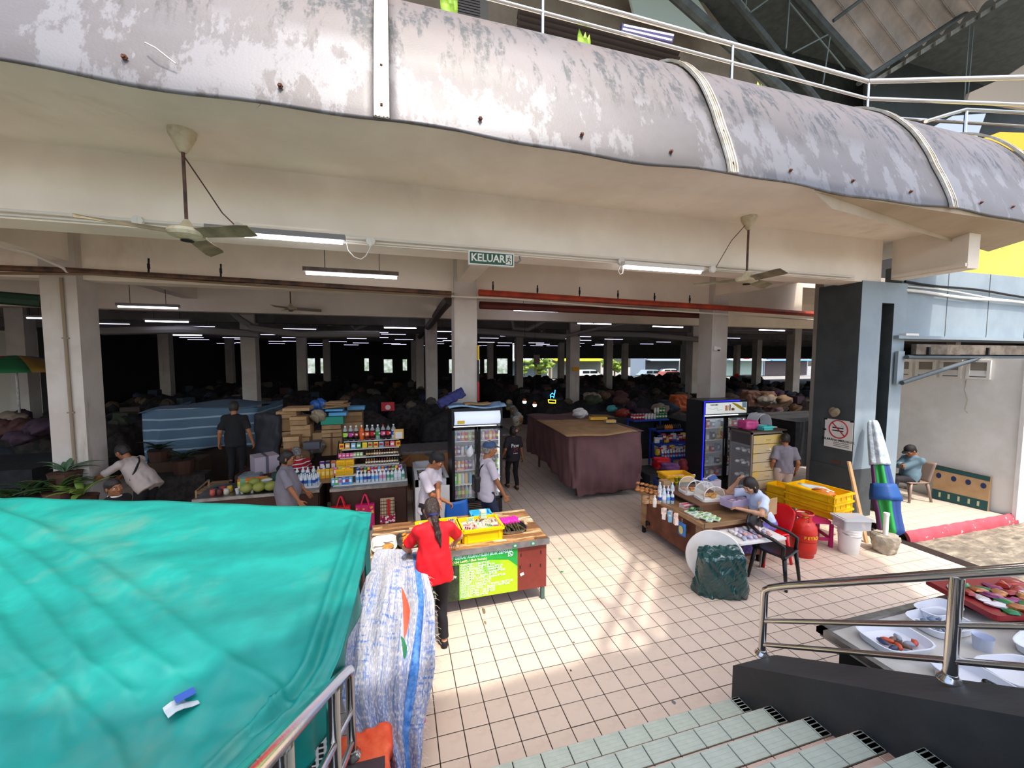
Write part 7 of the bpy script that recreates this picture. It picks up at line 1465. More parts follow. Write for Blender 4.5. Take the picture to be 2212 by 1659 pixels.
YLW=mat('petros_yellow','e8b820',.5)
for k,ch in enumerate('PETROS'):
    a=R(-101)+(k-2.5)*.235
    if ch=='O': q=MB(); q.tube([(-.014,0,-.012),(-.018,0,.002),(0,0,.026),(.018,0,.002),(.014,0,-.012),(0,0,-.02),(-.014,0,-.012)],.0045,5); o=obj('flame_letter',q,YLW,t2)
    else: o=text(ch,.052,YLW,t2,(0,0,0),bold=.0012)
    o.location=(.1545*math.cos(a),.1545*math.sin(a),.30-.0*k); o.rotation_euler=((PI/2 if ch!='O' else 0),0,a+PI/2)
# pink stool with yellow crates
def stool(lab,loc,m_,w_=.34,h_=.45,rz=0):
    t=thing('plastic_stool',lab,'stool',loc,rz); q=MB(); q.rbox((0,0,h_-.02),(w_,w_,.04),.05); obj('seat',q,m_,t)
    for x in (-1,1):
        for y in (-1,1): q=MB(); q.box((x*w_*.47,y*w_*.47,h_/2-.02),(.05,.05,h_-.04),tp=.85); obj('leg',q,m_,t)
    for x,y,a_,b_ in ((0,-1,w_,.02),(0,1,w_,.02),(-1,0,.02,w_),(1,0,.02,w_)): q=MB(); q.box((x*w_*.48,y*w_*.48,.13),(a_,b_,.05)); obj('brace',q,m_,t)
    return t
PKS=mat('magenta_stool','b5195f',.35)
stool('magenta plastic stool under the stacked yellow crates',(6.72,4.98,0),PKS,.40,.42,R(-25))
stool('second magenta stool hidden behind the gas cylinder',(6.35,5.45,0),PKS,.38,.42,R(-25))
cY=mat('yellow_storage_crate','e8bb0a',.4,col2='dba800',ns=5)
for k,hh in enumerate((.13,.13,.13)): crate(['lowest','middle','top'][k]+' of the three yellow slatted crates stacked on the magenta stool',(7.12,5.20,.42+k*.135),(.56,.78),hh,R(8),cY,ribs=4,group=None)
q=MB(); q.shell(6,6,lambda u,v:((u-.5)*.2,(v-.5)*.5,.01+.02*math.sin(u*5+v*7)),.004); tag(obj('film_sheet',q,mat('pale_film','c9d6d8',.2),loc=(7.12,5.25,.80),rz=R(8),smooth=True),'clear plastic film lying in the top yellow crate','film')
V_=sdf([('e',(0,0,.06),(.12,.18,.06),0)],.014,[(.012,(30,22,18),0)]); tag(mobj('orange_goods',np_mesh('g',*V_,cm('d87a14',.4)),loc=(7.1,5.1,.70),rz=R(8)),'orange wrapped goods inside the top yellow crate','bag')
for k in range(2): crate(['lower','upper'][k]+' small yellow crate behind, beside the glass cabinet',(7.22,6.0,.30+k*.17),(.34,.34),.16,R(12),cY)
q=MB(); q.rbox((7.22,6.0,.15),(.4,.4,.3),.03,rz=R(12)); tag(obj('box_stand',q,K['black']),'black box under the small yellow crates','box')
# bucket with clear box
p=az(1832,1200); t2=thing('bucket','white plastic bucket with rim rings left of the concrete block','bucket',(6.92,4.53,0)); q=MB(); q.lathe([(.125,0),(.13,.01),(.15,.30),(.158,.302),(.158,.312),(.151,.314),(.152,.34),(.160,.342),(.160,.352),(.153,.354),(.155,.38),(.163,.382),(.163,.395),(.15,.395)],28); obj('pail',q,K['white'],t2,smooth=30)
q=MB(); q.tube([(.155*math.cos(a),-.155*abs(math.sin(a)),.34-.05*abs(math.sin(a))) for a in [k*PI/10 for k in range(11)]],.004,5); obj('wire_handle',q,K['steel2'],t2)
t2=thing('storage_box','milky plastic storage box with lid on the white bucket','box',(6.95,4.53,.395),R(-18)); q=MB(); q.rbox((0,0,.08),(.42,.28,.15),.03); obj('tub',q,mat('milky_plastic','c6c9cc',.2,alpha=.7),t2); q=MB(); q.rbox((0,0,.165),(.47,.33,.022),.03); q.rbox((0,0,.18),(.40,.26,.012),.03); obj('lid',q,mat('milky_lid','c9ccce',.25,alpha=.85),t2); q=MB(); q.box((-.02,-.1,.05),(.16,.05,.06)); obj('contents',q,K['black'],t2)
# concrete block with pipe
CB=mat('rough_concrete','aaa190',.95,col2='8b8272',ns=7,bump=.9,bs=16); addlayer(CB,'4f4b44',5,.60,.7)
V_=sdf([('c',(0,0,.10),(0,0,.22),.155,.185,.0),('cut',(0,0,.29),(0,0,1)),('cut',(0,0,.0),(0,0,-1))],.012,[(.006,(40,33,28),0),(.004,(90,70,55),2)]); t2=thing('umbrella_base','rough concrete umbrella block with a white pipe','umbrella base',(7.47,4.37,0)); mobj('block',np_mesh('b',*V_,CB),t2)
q=MB(); q.lathe([(.034,.25),(.034,.60),(.039,.60),(.039,.64),(.034,.64)],14); obj('pipe_sleeve',q,K['white'],t2,smooth=40)
# closed umbrella in a clear bag leaning on the pillar
up0=_v(8.06,4.62,.06); up1=_v(8.36,5.20,1.96); d=up1-up0
t2=thing('market_umbrella','large folded market umbrella with green purple and blue panels, top in clear plastic','umbrella',(0,0,0))
def umb(u,v,c0,c1,rr):
    a=(c0+(c1-c0)*u); r_=rr(v)*(1+.18*math.sin(a*6)); base=up0+d*v; s1=np.cross(d/np.linalg.norm(d),_v(1,0,0)); s1/=np.linalg.norm(s1); s2=np.cross(d/np.linalg.norm(d),s1); return tuple(base+(s1*math.cos(a)+s2*math.sin(a))*r_)
rr=lambda v:.13*(1-v)**.55*(1 if v>.04 else v/.04)+.035+.03*math.exp(-((v-.32)/.08)**2)
for k,(c_,nm) in enumerate((('5a2a5c','purple_panel'),('1f8f3f','green_panel'),('1f3f7f','blue_panel'),('e8c03a','yellow_piping'),('1f8f3f','green_panel'),('5a2a5c','purple_panel'))):
    a0=[.4,1.5,2.6,3.7,3.95,5.1][k]; a1=[1.5,2.6,3.7,3.95,5.1,6.68][k]; q=MB(); q.shell(7,26,lambda u,v:umb(u,v*.62,a0,a1,rr),.004); obj(nm,q,cm(c_,.5),t2,smooth=True)
q=MB(); q.shell(26,20,lambda u,v:umb(u,.60+v*.40,0,2*PI,lambda w_:rr(w_)+.02),.003); obj('plastic_cover',q,mat('crinkled_film','c3ccd2',.15,col2='9aa6ae',ns=9,bump=.8,bs=14),t2,smooth=True)
q=MB(); q.tube([tuple(up0-d*.02),tuple(up1)],.018,8); obj('pole',q,K['white'],t2)
q=MB(); q.shell(8,4,lambda u,v:tuple(_v(*umb(u,.30+.14*v,-.6,3.4,lambda w_:rr(w_)+.025))),.006); obj('blue_wrap',q,cm('1f4f8f',.6),t2,smooth=True)
for k,(x,lab) in enumerate(((7.52,'tall plank leaning on the pillar left of the folded umbrella'),)):
    q=MB(); q.ext([(x,4.66,0),(x+.05,4.65,0),(x+.48,5.28,1.20),(x+.43,5.29,1.20)],(0,.03,0)); tag(obj('plank',q,K['card2']),lab,'plank')
# notice on the pillar
t2=thing('no_smoking_notice','white DILARANG MEROKOK notice taped on the dark pillar','notice',(DX0-.018,0,0)); 
def pf(px,py): return ax(px,py,DX0-.018)
A0,A1=pf(1783,903),pf(1840,975); yc,zc=(A0[1]+A1[1])/2,(A0[2]+A1[2])/2; wn_,hn_=abs(A1[1]-A0[1]),abs(A0[2]-A1[2])
q=MB(); q.box((0,yc,zc),(.004,wn_,hn_)); obj('sheet',q,mat('notice_white','dcdad2',.5),t2)
q=MB(); zr=zc+hn_*.17; rr_=wn_*.33; q.tube([(-.004,yc+rr_*math.cos(a),zr+rr_*math.sin(a)) for a in [k*PI/16 for k in range(33)]],.011,6); q.tube([(-.004,yc+rr_*.7,zr+rr_*.7),(-.004,yc-rr_*.7,zr-rr_*.7)],.010,6); obj('red_ring',q,cm('b5142c',.5),t2,smooth=40)
q=MB(); q.box((-.003,yc+.01,zr+.025),(.003,rr_*1.2,.022)); q.box((-.003,yc+.01,zr-.03),(.003,rr_*1.2,.022)); obj('cigarette',q,K['black'],t2)
q=MB(); q.tube([(-.004,yc-rr_*.5,zr+.03),(-.004,yc-rr_*.55,zr+.06),(-.004,yc-rr_*.3,zr+.075),(-.004,yc-rr_*.4,zr+.10)],.003,4); obj('smoke_mark',q,cm('8a8a8a',.5),t2)
text('DILARANG MEROKOK',wn_*.115,K['black'],t2,(-.004,yc,zc-hn_*.22),rot=(PI/2,0,-PI/2),bold=.001)
q=MB()
for k in range(3): q.box((-.003,yc-wn_*.12,zc-hn_*(.30+.06*k)),(.002,wn_*.55,.010))
o=obj('small_print',q,cm('55554f',.6),t2); o['kind']='stuff'
q=MB(); 
for yy,zz2 in ((yc+wn_*.48,zc+hn_*.48),(yc-wn_*.45,zc+hn_*.5),(yc+wn_*.5,zc+hn_*.1)): q.box((-.004,yy,zz2),(.003,.06,.03))
o=obj('black_tape',q,K['rubber'],t2); o['kind']='stuff'
V_=sdf([('e',(0,0,0),(.04,.10,.09),0)],.01,[(.008,(40,50,45),0)]); p=pf(1805,890); tag(mobj('crumpled_ball',np_mesh('g',*V_,mat('tan_scrunch','8a7c62',.7)),loc=tuple(p+_v(-.03,0,0))),'crumpled tan paper flower above the notice on the pillar','ornament')
q=MB(); p=pf(1806,998); q.box(tuple(p),(.006,.16,.06)); tag(obj('paint_patch',q,cm('5a3a2c',.7)),'brown chipped patch on the dark pillar below the notice','patch')
# ================================================================ ALCOVE
t2=thing('plastic_chair','brown plastic chair of the seated man in the alcove','chair',(ALM[0],ALM[1]-.0,.1),R(78)); BRC=mat('tan_chair','8a7568',.4)
q=MB(); q.shell(8,8,lambda u,v:((u-.5)*.44,.22-.44*v,.40),.02); obj('seat',q,BRC,t2,smooth=True)
q=MB(); q.shell(8,8,lambda u,v:((u-.5)*.42,-.22-.14*v,.40+.42*v),.016); obj('backrest',q,BRC,t2,smooth=True)
for x in (-.19,.19):
    for y,dy in ((.17,.05),(-.19,-.09)): q=MB(); q.tube([(x,y,.4),(x*1.15,y+dy,0)],[.03,.022],6); obj('leg',q,BRC,t2,smooth=True)
t2=thing('white_table','white metal side table with a dark cloth in the alcove','table',(0,0,0)); x0=ay(1958,1080,6.2)[0]; x1=ay(2034,1080,6.2)[0]; zt=ay(2034,1005,6.2)[2]
q=MB(); q.b2((x0,6.2,.16),(x1,6.75,zt)); obj('cabinet_body',q,K['white'],t2); q=MB(); q.b2((x0-.02,6.17,zt),(x1+.02,6.8,zt+.025)); obj('top',q,cm('3a3836',.6),t2)
for x in (x0+.03,x1-.03): q=MB(); q.box((x,6.25,.13),(.04,.04,.08)); obj('foot',q,K['steel2'],t2)
for i,(px,py,c_,lab,r_) in enumerate([(1985,985,'22201f','black cloth heap on the white alcove table',.2),(2010,978,'8a2f4f','dark pink cloth on the alcove table',.16),(1958,975,'a82a3a','red cloth at the left of the alcove table',.14)]):
    V_=sdf([('e',(0,0,r_*.5),(r_*1.2,r_*.8,r_*.6),0)],.016,[(.02,(18,26,24),i)]); p=ay(px,py,6.45); tag(mobj('cloth_heap',np_mesh('g',*V_,mat('cloth_'+c_,c_,.8)),loc=(p[0],6.45,zt+.02)),lab,'cloth')
for i,(pts,c_,lab) in enumerate([([(1945,938),(2078,958),(2078,985),(1945,965)],'4a3626','dark brown flattened cartons at the back of the alcove'),([(2005,950),(2077,958),(2077,978),(2005,972)],'8a6844','lighter brown carton panel at the back of the alcove'),([(2055,977),(2122,986),(2118,1002),(2052,992)],'7d6748','small brown carton piece above the big leaning box')]):
    b=MB(); P=[ay(x,y,6.82-.03*i) for x,y in pts]; P=[_v(min(p[0],11.2),p[1],p[2]) for p in P]; b.ext(P[::-1],(0,.02,0)); tag(obj('flat_carton',b,cm(c_,.85)),lab,'cardboard')
t2=thing('large_carton','big flat brown and green carton leaning on the alcove wall','carton',(0,0,0))
P=[_v(10.45,6.05,.11),_v(11.12,5.02,.11),_v(11.17,5.05,.95),_v(10.55,6.1,1.02)]
P=[az(2034,1072,.11),az(2143,1102,.11)]; u_=P[1]-P[0]; P[0][0]=min(P[0][0],11.0); P[1][0]=min(P[1][0],11.1); zz1=.72
TP=[P[0]+_v(.06,.02,zz1),P[1]+_v(.06,.02,zz1-.05)]
def quadp(u0,v0,u1,v1,off=0):
    f=lambda u,v:(P[0]*(1-u)+P[1]*u)*(1-v)+(TP[0]*(1-u)+TP[1]*u)*v
    n=np.cross(P[1]-P[0],TP[0]-P[0]); n/=np.linalg.norm(n); n=n if n[1]<0 else -n
    return [f(u0,v0)+n*off,f(u1,v0)+n*off,f(u1,v1)+n*off,f(u0,v1)+n*off],n
pp,n_=quadp(0,0,1,1); b=MB(); b.ext(pp,-n_*.08); obj('carton',b,K['card2'],t2)
for v0,v1 in ((.0,.28),(.86,1)): pp,n_=quadp(0,v0,1,v1,.003); b=MB(); b.ext(pp,-n_*.002); obj('green_band',b,cm('1f4a4a',.6),t2)
for u in (.10,.38,.64,.90): pp,n_=quadp(u-.05,.62,u+.05,.78,.004); b=MB(); c_=(pp[0]+pp[2])/2; a1=(pp[1]-pp[0])/2; a2=(pp[3]-pp[0])/2; b.ext([c_+a1*math.cos(a)+a2*math.sin(a) for a in [k*PI/8 for k in range(16)]],-n_*.002); obj('round_mark',b,cm('1f2f5a',.6),t2)
for u in (.15,.32,.5,.68,.84): pp,n_=quadp(u-.02,.08,u+.02,.22,.006); b=MB(); b.ext(pp,-n_*.002); obj('pale_mark',b,cm('b8b890',.6),t2)
q=MB()
for k in range(5): q.tube([(9.9+(.16+.02*k)*math.cos(a),5.75+(.10+.012*k)*math.sin(a),.105+.006*k) for a in [j*PI/10 for j in range(21)]],.005,4)
o=tag(obj('blue_rope',q,cm('1f4fb8',.5)),'coil of blue rope on the alcove floor','rope')
line('hanging_wire','short white wire dangling on the alcove wall',[(11.23,5.35,2.65),(11.22,5.36,2.45),(11.21,5.30,2.25),(11.21,5.33,2.05),(11.21,5.28,1.98)],.008,mat('dirty_wire','a89f8f',.7),'wire',5)
# ================================================================ FISH STALL BEHIND THE RIGHT HANDRAIL
t2=thing('fish_stall','low white topped stall behind the right handrail','stall',(0,0,0)); fz_=.70
FP=[az(1790,1360,fz_),az(1993,1345,fz_)]; FP=[_v(3.55,2.52,fz_),_v(5.6,2.35,fz_),_v(5.6,1.1,fz_),_v(3.50,1.5,fz_)]
FP=[_v(3.56,2.52,0),_v(6.2,2.52,0),_v(6.2,1.0,0),_v(3.56,1.0,0)]
b=MB(); b.b2((3.56,1.0,fz_-.05),(6.2,2.52,fz_)); obj('top',b,mat('stall_white','c9c7c0',.4,col2='b9b5ac',ns=2),t2)
b=MB(); b.b2((3.54,.98,fz_-.02),(3.60,2.54,fz_+.03)); b.b2((3.54,2.48,fz_-.02),(6.2,2.54,fz_+.03)); obj('rim',b,K['steel2'],t2)
b=MB(); b.b2((3.66,1.1,0),(6.1,2.42,fz_-.05)); obj('base',b,K['rubber'],t2)
def tub(lab,c,d,rz=0,hh=.07,m_=None): return tray(lab,c,d,rz,m_ or mat('white_tub','dfe2e8',.3),hh,nm='tub')
tub('white tub with orange and dark pieces at the left of the white stall',(3.98,2.22,fz_+.002),(.46,.34),R(-8)); tub('white tub with grey blue pieces in the middle of the white stall',(4.62,2.25,fz_+.002),(.46,.30),R(-5)); tub('empty white tub at the back of the white stall',(4.85,2.38,fz_+.002),(.42,.2),0); tub('white tub with small silvery pieces at the right of the white stall',(5.05,1.80,fz_+.002),(.42,.30),R(10))
tub('white tub close behind the handrail post',(4.45,1.70,fz_+.002),(.46,.3),R(-12)); tub('long low white tray near the parapet',(4.02,1.72,fz_+.002),(.34,.46),R(-6))
for k in range(9): q=MB(); q.blob((0,0,.02),(.05,.024,.018),jit=.2,seg=8,rings=5); tag(obj('seafood_piece',q,cm(['2f3a55','c8502a','6a4a3a','8f96a0','c04a30'][k%5],.4),loc=(3.86+(k%5)*.06,2.15+(k//5)*.08,fz_+.02),rz=k*.9,smooth=True),'%s seafood piece in the left white tub'%['dark blue','orange','brown','grey','red orange'][k%5],'seafood','seafood in the left tub')
for k in range(12): q=MB(); q.blob((0,0,.02),(.035,.028,.018),jit=.2,seg=8,rings=5); tag(obj('seafood_piece',q,cm('6f7f95',.4),loc=(4.46+(k%4)*.08,2.17+(k//4)*.07,fz_+.02),rz=k*.9,smooth=True),'grey blue shellfish in the middle white tub','seafood','shellfish in the middle tub')
t3=thing('paper_cup','large pale paper cup behind the handrail post','cup',(4.62,1.98,fz_)); q=MB(); q.lathe([(.055,0),(.065,.11),(.067,.113)],18,cap=False); q.lathe([(.055,.002),(0,.003)],18,cap=False); obj('cup',q,cm('c9cfe0',.6),t3,smooth=40)
V_=sdf([('b',(0,0,.05),(.06,.06,.04),.02,0)],.01,[(.006,(50,60,40),0)]); tag(mobj('black_pack',np_mesh('g',*V_,mat('glossy_black','10140f',.15)),loc=(3.90,1.60,fz_+.03)),'small glossy black pack near the parapet','pack')
for i,(x,y,c_,lab,r_) in enumerate([(4.35,1.45,'d5cfd6','crumpled white plastic bag beside the handrail post',.14),(4.75,1.35,'d0c8c4','second crumpled clear bag on the white stall',.15),(5.0,1.3,'c98a5a','orange brown cloth at the right edge of the frame',.12)]):
    V_=sdf([('e',(0,0,r_*.4),(r_,r_*.9,r_*.5),0)],.012,[(.014,(30,26,34),i),(.007,(75,54,63),1)]); tag(mobj('crumpled_bag',np_mesh('g',*V_,mat('bag2_'+c_,c_,.25)),loc=(x,y,fz_+.002)),lab,'bag')
q=MB(); q.b2((4.55,1.25,fz_+.03),(4.95,1.62,fz_+.10)); tag(obj('foam_lid',q,K['white'],rz=0),'white foam box lid leaning on the white stall','lid')
t3=thing('red_tray','dark red tray heaped with shiny red snack packets','tray',(5.55,2.26,.80),R(-14)); q=MB(); q.rbox((0,0,.02),(.95,.60,.05),.04); obj('tray',q,cm('8a1c22',.4),t3)
b=MB(); b.b2((5.25,1.95,.02),(6.1,2.45,.79)); tag(obj('back_stand',b,K['rubber']),'dark stand under the red tray of packets','stand')
for k in range(26):
    c_=random.choice(['9a2a24','c8c0bc','a86a3a','d8d0cc','2f7a4a','8a3a6a']); q=MB(); q.blob((0,0,.02),(.085,.055,.02),jit=.3,seg=7,rings=5); tag(obj('snack_packet',q,mat('foil_'+c_,c_,.2,.3),loc=(5.22+(k%6)*.13,2.08+(k//6)*.09,.83+random.uniform(0,.03)),rz=random.uniform(0,3),smooth=30),'shiny %s snack packet on the red tray'%{'9a2a24':'red','c8c0bc':'silver','a86a3a':'orange brown','d8d0cc':'pale','2f7a4a':'green','8a3a6a':'violet'}[c_],'packet','snack packets on the red tray')
# ================================================================ DIRT ON THE FLOOR
for i,(px,py,w_,h_,c_,lab) in enumerate([(1210,1207,.07,.03,'3a9a5a','small green leaf scrap on the sunlit tiles, upper'),(1214,1235,.06,.035,'2f8a4f','small green leaf scrap on the sunlit tiles, lower'),(1240,1388,.022,.02,'4a3626','small dark speck in the middle of the floor'),(1233,1448,.022,.022,'3a2f28','round dark speck nearer the steps'),(1455,1517,.04,.035,'6a7276','grey crumpled bit near the steps'),(1045,1320,.05,.11,'7a6a50','brown dirty streak in front of the snack table'),(1048,1345,.04,.05,'8a7454','brown crumb patch below the dirty streak')]):
    p=az(px,py,.001); q=MB(); q.add([(w_*.5*math.cos(a)*random.uniform(.6,1),h_*.8*math.sin(a)*random.uniform(.6,1),.002) for a in [k*PI/5 for k in range(10)]]+[(0,0,.006)],[(k,(k+1)%10,10) for k in range(10)]); tag(obj('floor_scrap',q,cm(c_,.8),loc=(p[0],p[1],.0)),lab,'scrap')
# ================================================================ DARK HALL CLUTTER AND STREET
DK=[mat('dim_'+c,c,.85,col2='1a1817',ns=7) for c in ('2f2a28','23262b','3a2f2a','2a3038','3b3433')]  # the hall's darkness is put into these base colours
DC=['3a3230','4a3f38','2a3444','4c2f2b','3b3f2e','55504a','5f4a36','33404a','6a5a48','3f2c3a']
def stallproto(k):
    t=thing('covered_stall','dim tarpaulin covered stall far back in the dark hall','stall',(0,0,-50),0,'covered stalls in the dark hall'); r=np.random.RandomState(k)
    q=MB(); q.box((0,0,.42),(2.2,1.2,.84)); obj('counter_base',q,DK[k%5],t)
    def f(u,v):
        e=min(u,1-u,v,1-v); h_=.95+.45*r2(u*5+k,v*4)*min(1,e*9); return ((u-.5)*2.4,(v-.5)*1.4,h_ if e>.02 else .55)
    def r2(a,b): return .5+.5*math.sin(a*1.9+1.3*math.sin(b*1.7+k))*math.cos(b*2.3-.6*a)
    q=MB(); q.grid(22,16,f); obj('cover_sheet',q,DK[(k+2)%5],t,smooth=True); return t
SP=[proto_tree(stallproto(k)) for k in range(5)]
bagp=[]
for k in range(4):
    V_=sdf([('e',(0,0,.14),(.22,.18,.17),0)],.035,[(.025,(18,22,16),k),(.012,(40,33,44),k)]); bagp.append(np_mesh('heap',*V_,DK[0]))
bxm=MB(); bxm.box((0,0,.15),(.45,.35,.3)); bxm=bxm.mesh('box',DK[0])
occ=[(x_+.23,8.43+8.4*j) for x_ in (-11.8,-5.37,1.14,7.47,14.0,20.5,27.1) for j in range(4)]
first=True; ns=0
for j,y in enumerate([13.2,15.4,18.2,20.6,22.9,26.4,28.6,31.0,34.4,36.8]):
    x=-13.5
    while x<26:
        x+=random.uniform(2.5,3.3)
        if 1.9<x<4.2+.10*(y-10) and y<24: continue
        if x<-8 and y<17 and x>-9: continue
        if any(abs(x-ox_)<1.5 and abs(y-oy_)<.95 for ox_,oy_ in occ): continue
        d=np.array([x,y,1-CH]); qd=d@FW; u=1106+FPX*(d@RT)/qd
        if not -60<u<1800: continue
        o=dup(SP[ns%5],(x,y,0),random.uniform(-.08,.08)+(PI/2 if random.random()<.15 else 0)); ns+=1
        for k in range(2 if y<30 else 1):
            c_=random.choice(DC); gx,gy=x+random.uniform(-.8,.8),y+random.uniform(-.4,.4)
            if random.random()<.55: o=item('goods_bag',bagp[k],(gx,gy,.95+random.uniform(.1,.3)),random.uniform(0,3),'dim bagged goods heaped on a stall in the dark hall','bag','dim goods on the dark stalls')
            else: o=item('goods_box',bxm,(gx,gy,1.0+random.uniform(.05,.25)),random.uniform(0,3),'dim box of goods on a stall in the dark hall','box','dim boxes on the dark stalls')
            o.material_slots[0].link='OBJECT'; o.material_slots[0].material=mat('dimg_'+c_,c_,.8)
for tr in SP:
    for c in tr[1]: bpy.data.objects.remove(c[0])
    bpy.data.objects.remove(tr[0])
# closures of the hall
b=MB(); b.b2((-30,41.6,0),(12,42,ZS))
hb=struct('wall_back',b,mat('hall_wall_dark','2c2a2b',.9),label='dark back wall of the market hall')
b=MB(); b.b2((12,40.6,3.02),(60,41,ZS)); struct('wall_valance',b,K['charcoal'],label='dark hanging valance above the far street openings')
b=MB(); b.b2((-14.6,22,0),(-14.2,42,ZS)); struct('wall_side_left',b,mat('hall_wall_dark','2c2a2b'))
b=MB(); b.b2((60,9,0),(60.3,42,ZS)); struct('wall_side_right',b,mat('hall_wall_dark','2c2a2b'))
b=MB(); b.b2((-120,42,-.3),(160,120,-.1)); b.b2((-90,-20,-.3),(-26,42,-.1)); b.b2((16,-40,-.3),(90,9,-.12)); b.b2((-60,-60,-.35),(90,-3.2,-.15)); struct('ground_outside',b,mat('street_grey','8f8d88',.9,col2='7f7d78',ns=.4))
for i,(x0,x1,z0,z1) in enumerate([(-8.2,-7.4,1.6,3.0),(-6.9,-6.4,1.6,3.0),(-3.0,-2.6,1.8,3.0),(-1.2,-.4,1.6,2.9),(.6,1.0,1.8,2.9),(5.2,6.6,1.5,2.9),(7.2,8.4,1.4,2.9),(8.9,9.6,1.5,2.9),(10.3,11.4,1.4,3.0)]):
    b=MB(); b.b2((x0,41.55,z0),(x1,41.59,z1)); c=obj('daylight_panel',b,mat('daylight_panel','cfd6d6',.5,emit=1.0,col2='8fa088',ns=2),hb)  # glowing panels on the solid wall, standing in for daylight outside
# shops
def shop(lab,x0,x1,y,cols,sign=None,scol='e8e8e8',h_=9,nm='shop_front'):
    t=thing(nm,lab,'building',((x0+x1)/2,y,0)); W=x1-x0
    q=MB(); q.box((0,2,h_/2),(W,4,h_)); obj('upper_wall',q,cm(cols[0],.8),t)
    q=MB(); q.box((0,-.05,1.3),(W*.94,.1,2.6)); obj('shop_window',q,cm(cols[1],.3),t)
    q=MB(); q.box((0,-.8,2.75),(W*.98,1.6,.12),rx=R(8)); obj('awning',q,cm(cols[2],.6),t)
    for k in range(int(W//2.2)): q=MB(); q.box((-W/2+1.3+k*2.2,-.03,5.2),(1.5,.08,1.6)); obj('window',q,cm('7f95a3',.2),t)
    q=MB(); q.box((0,-.3,3.3),(W*.9,.12,.85)); o=obj('sign_board',q,cm(scol,.5),t)
    if sign:
        for s_,sz,dz,c_ in sign: text(s_,sz,cm(c_,.5),t,(0,-.38,3.3+dz),name='sign_lettering',bold=.02)
    return t
YS=56
def X_(px,Y): return ay(px,790,Y)[0]
shop('shop across the street with white sign reading PHARMACY FARMASI',X_(1566,YS),X_(1648,YS),YS,['a9b4c0','8aa39a','9fb6c4'],[('PHARMACY',.62,.15,'c23a3f'),('FARMASI',.34,-.3,'c23a3f')])
shop('shop with a blue striped awning and red banners right of the pharmacy',X_(1650,YS),X_(1745,YS),YS,['8f9aa8','4a3f44','5f8fb8'],[('KEDAI',.5,0,'b5282a')],'6a5050')
shop('grey shop with dark opening behind the right pillar, left of the pharmacy',X_(1470,YS),X_(1562,YS),YS,['b5a89a','4f4a46','4a5a66'],None,'2f5fa8')
shop('pale panelled shop front across the street in the middle opening',X_(1392,YS),X_(1468,YS),YS,['b0bcc6','3f4648','8f9aa0'],None,'5f6a70')
shop('shop with green and yellow fascia seen behind the second right pillar',X_(1190,YS),X_(1300,YS),YS,['c9c2a8','6a6f6a','b8b82a'],None,'c9c832')
shop('white shop far left of the street openings',X_(1040,YS),X_(1185,YS),YS,['c4c6c6','5a6a70','9fb0b8'],None,'d8d8d8')
def car(lab,x,y,rz,col,s_=1.,van=False):
    t=thing('car',lab,'car',(x,y,-.1),rz); pr=[(-2.1,.25),(-2.15,.75),(-1.6,.9),(-1.1,1.42 if not van else 1.9),(.6,1.45 if not van else 1.9),(1.25,.95),(2.05,.8),(2.1,.3)]
    q=MB(); q.ext([(a,-.82,b) for a,b in pr],(0,1.64,0)); obj('car_body',q,cm(col,.3),t)
    for a,b in ((-1.35,-.3),(-.2,.95)): q=MB(); q.box(((a+b)/2,-.83,1.13),(b-a,.02,.36)); obj('side_window',q,cm('1f262b',.1),t)
    for a in (-1.35,1.35): q=MB(); q.lathe([(.32,-.1),(.32,.1)],14,(a,-.78,.32),M=Matrix.Rotation(R(90),3,'X')); obj('wheel',q,K['rubber'],t)
for px,py,c_,lab,v in [(1448,812,'a85a40','reddish brown car parked behind the market stalls',0),(1405,806,'8fa0a8','pale grey car left of the reddish one',0),(1272,806,'d8dcdc','white car seen between two far pillars',0),(1210,798,'e2e4e2','white van at the far left opening',1),(1615,826,'7f8a90','silver car in front of the pharmacy',0),(1445,802,'e8ecec','white car behind the reddish brown one',0)]:
    p=az(px,py+14,-.1); car(lab,p[0],p[1],R(random.uniform(-6,6)),c_,van=bool(v))
for px,lab in ((1328,'leafy green street tree in the middle opening'),(1160,'leafy green street tree in the far left opening')):
    p=ay(px,780,50); t=thing('street_tree',lab,'tree',(p[0],50,-.1)); q=MB(); q.tube([(0,0,0),(0,0,2.2)],.12,6); obj('trunk',q,K['wood'],t); q=MB()
    for k in range(60): q.blob((random.gauss(0,1.0),random.gauss(0,.7),2.4+random.gauss(0,.7)),(.42,.42,.26),seg=6,rings=4,jit=.25)
    o=obj('foliage',q,mat('tree_leaf','8aa03a',.6,col2='5a7a2a',ns=5),t); o['kind']='stuff'
p=az(1590,838,0); t=thing('person','far person in a red shirt standing by the street','person',(p[0],p[1],0)); V_=sdf([('c',(0,0,.9),(0,0,1.35),.17,.19,.05),('c',(.24,0,.9),(.2,0,1.35),.05,.06,.03),('c',(-.24,0,.9),(-.2,0,1.35),.05,.06,.03)],.04); mobj('shirt',np_mesh('s',*V_,M_RED),t); V_=sdf([('c',(.09,0,.05),(.08,0,.9),.07,.11,.03),('c',(-.09,0,.05),(-.08,0,.9),.07,.11,.03),('e',(0,0,1.62),(.09,.1,.12),.02),('c',(0,0,1.4),(0,0,1.55),.06,.05,.02)],.035); mobj('body',np_mesh('s',*V_,SKIN[1]),t)
p=ay(1690,790,52); 
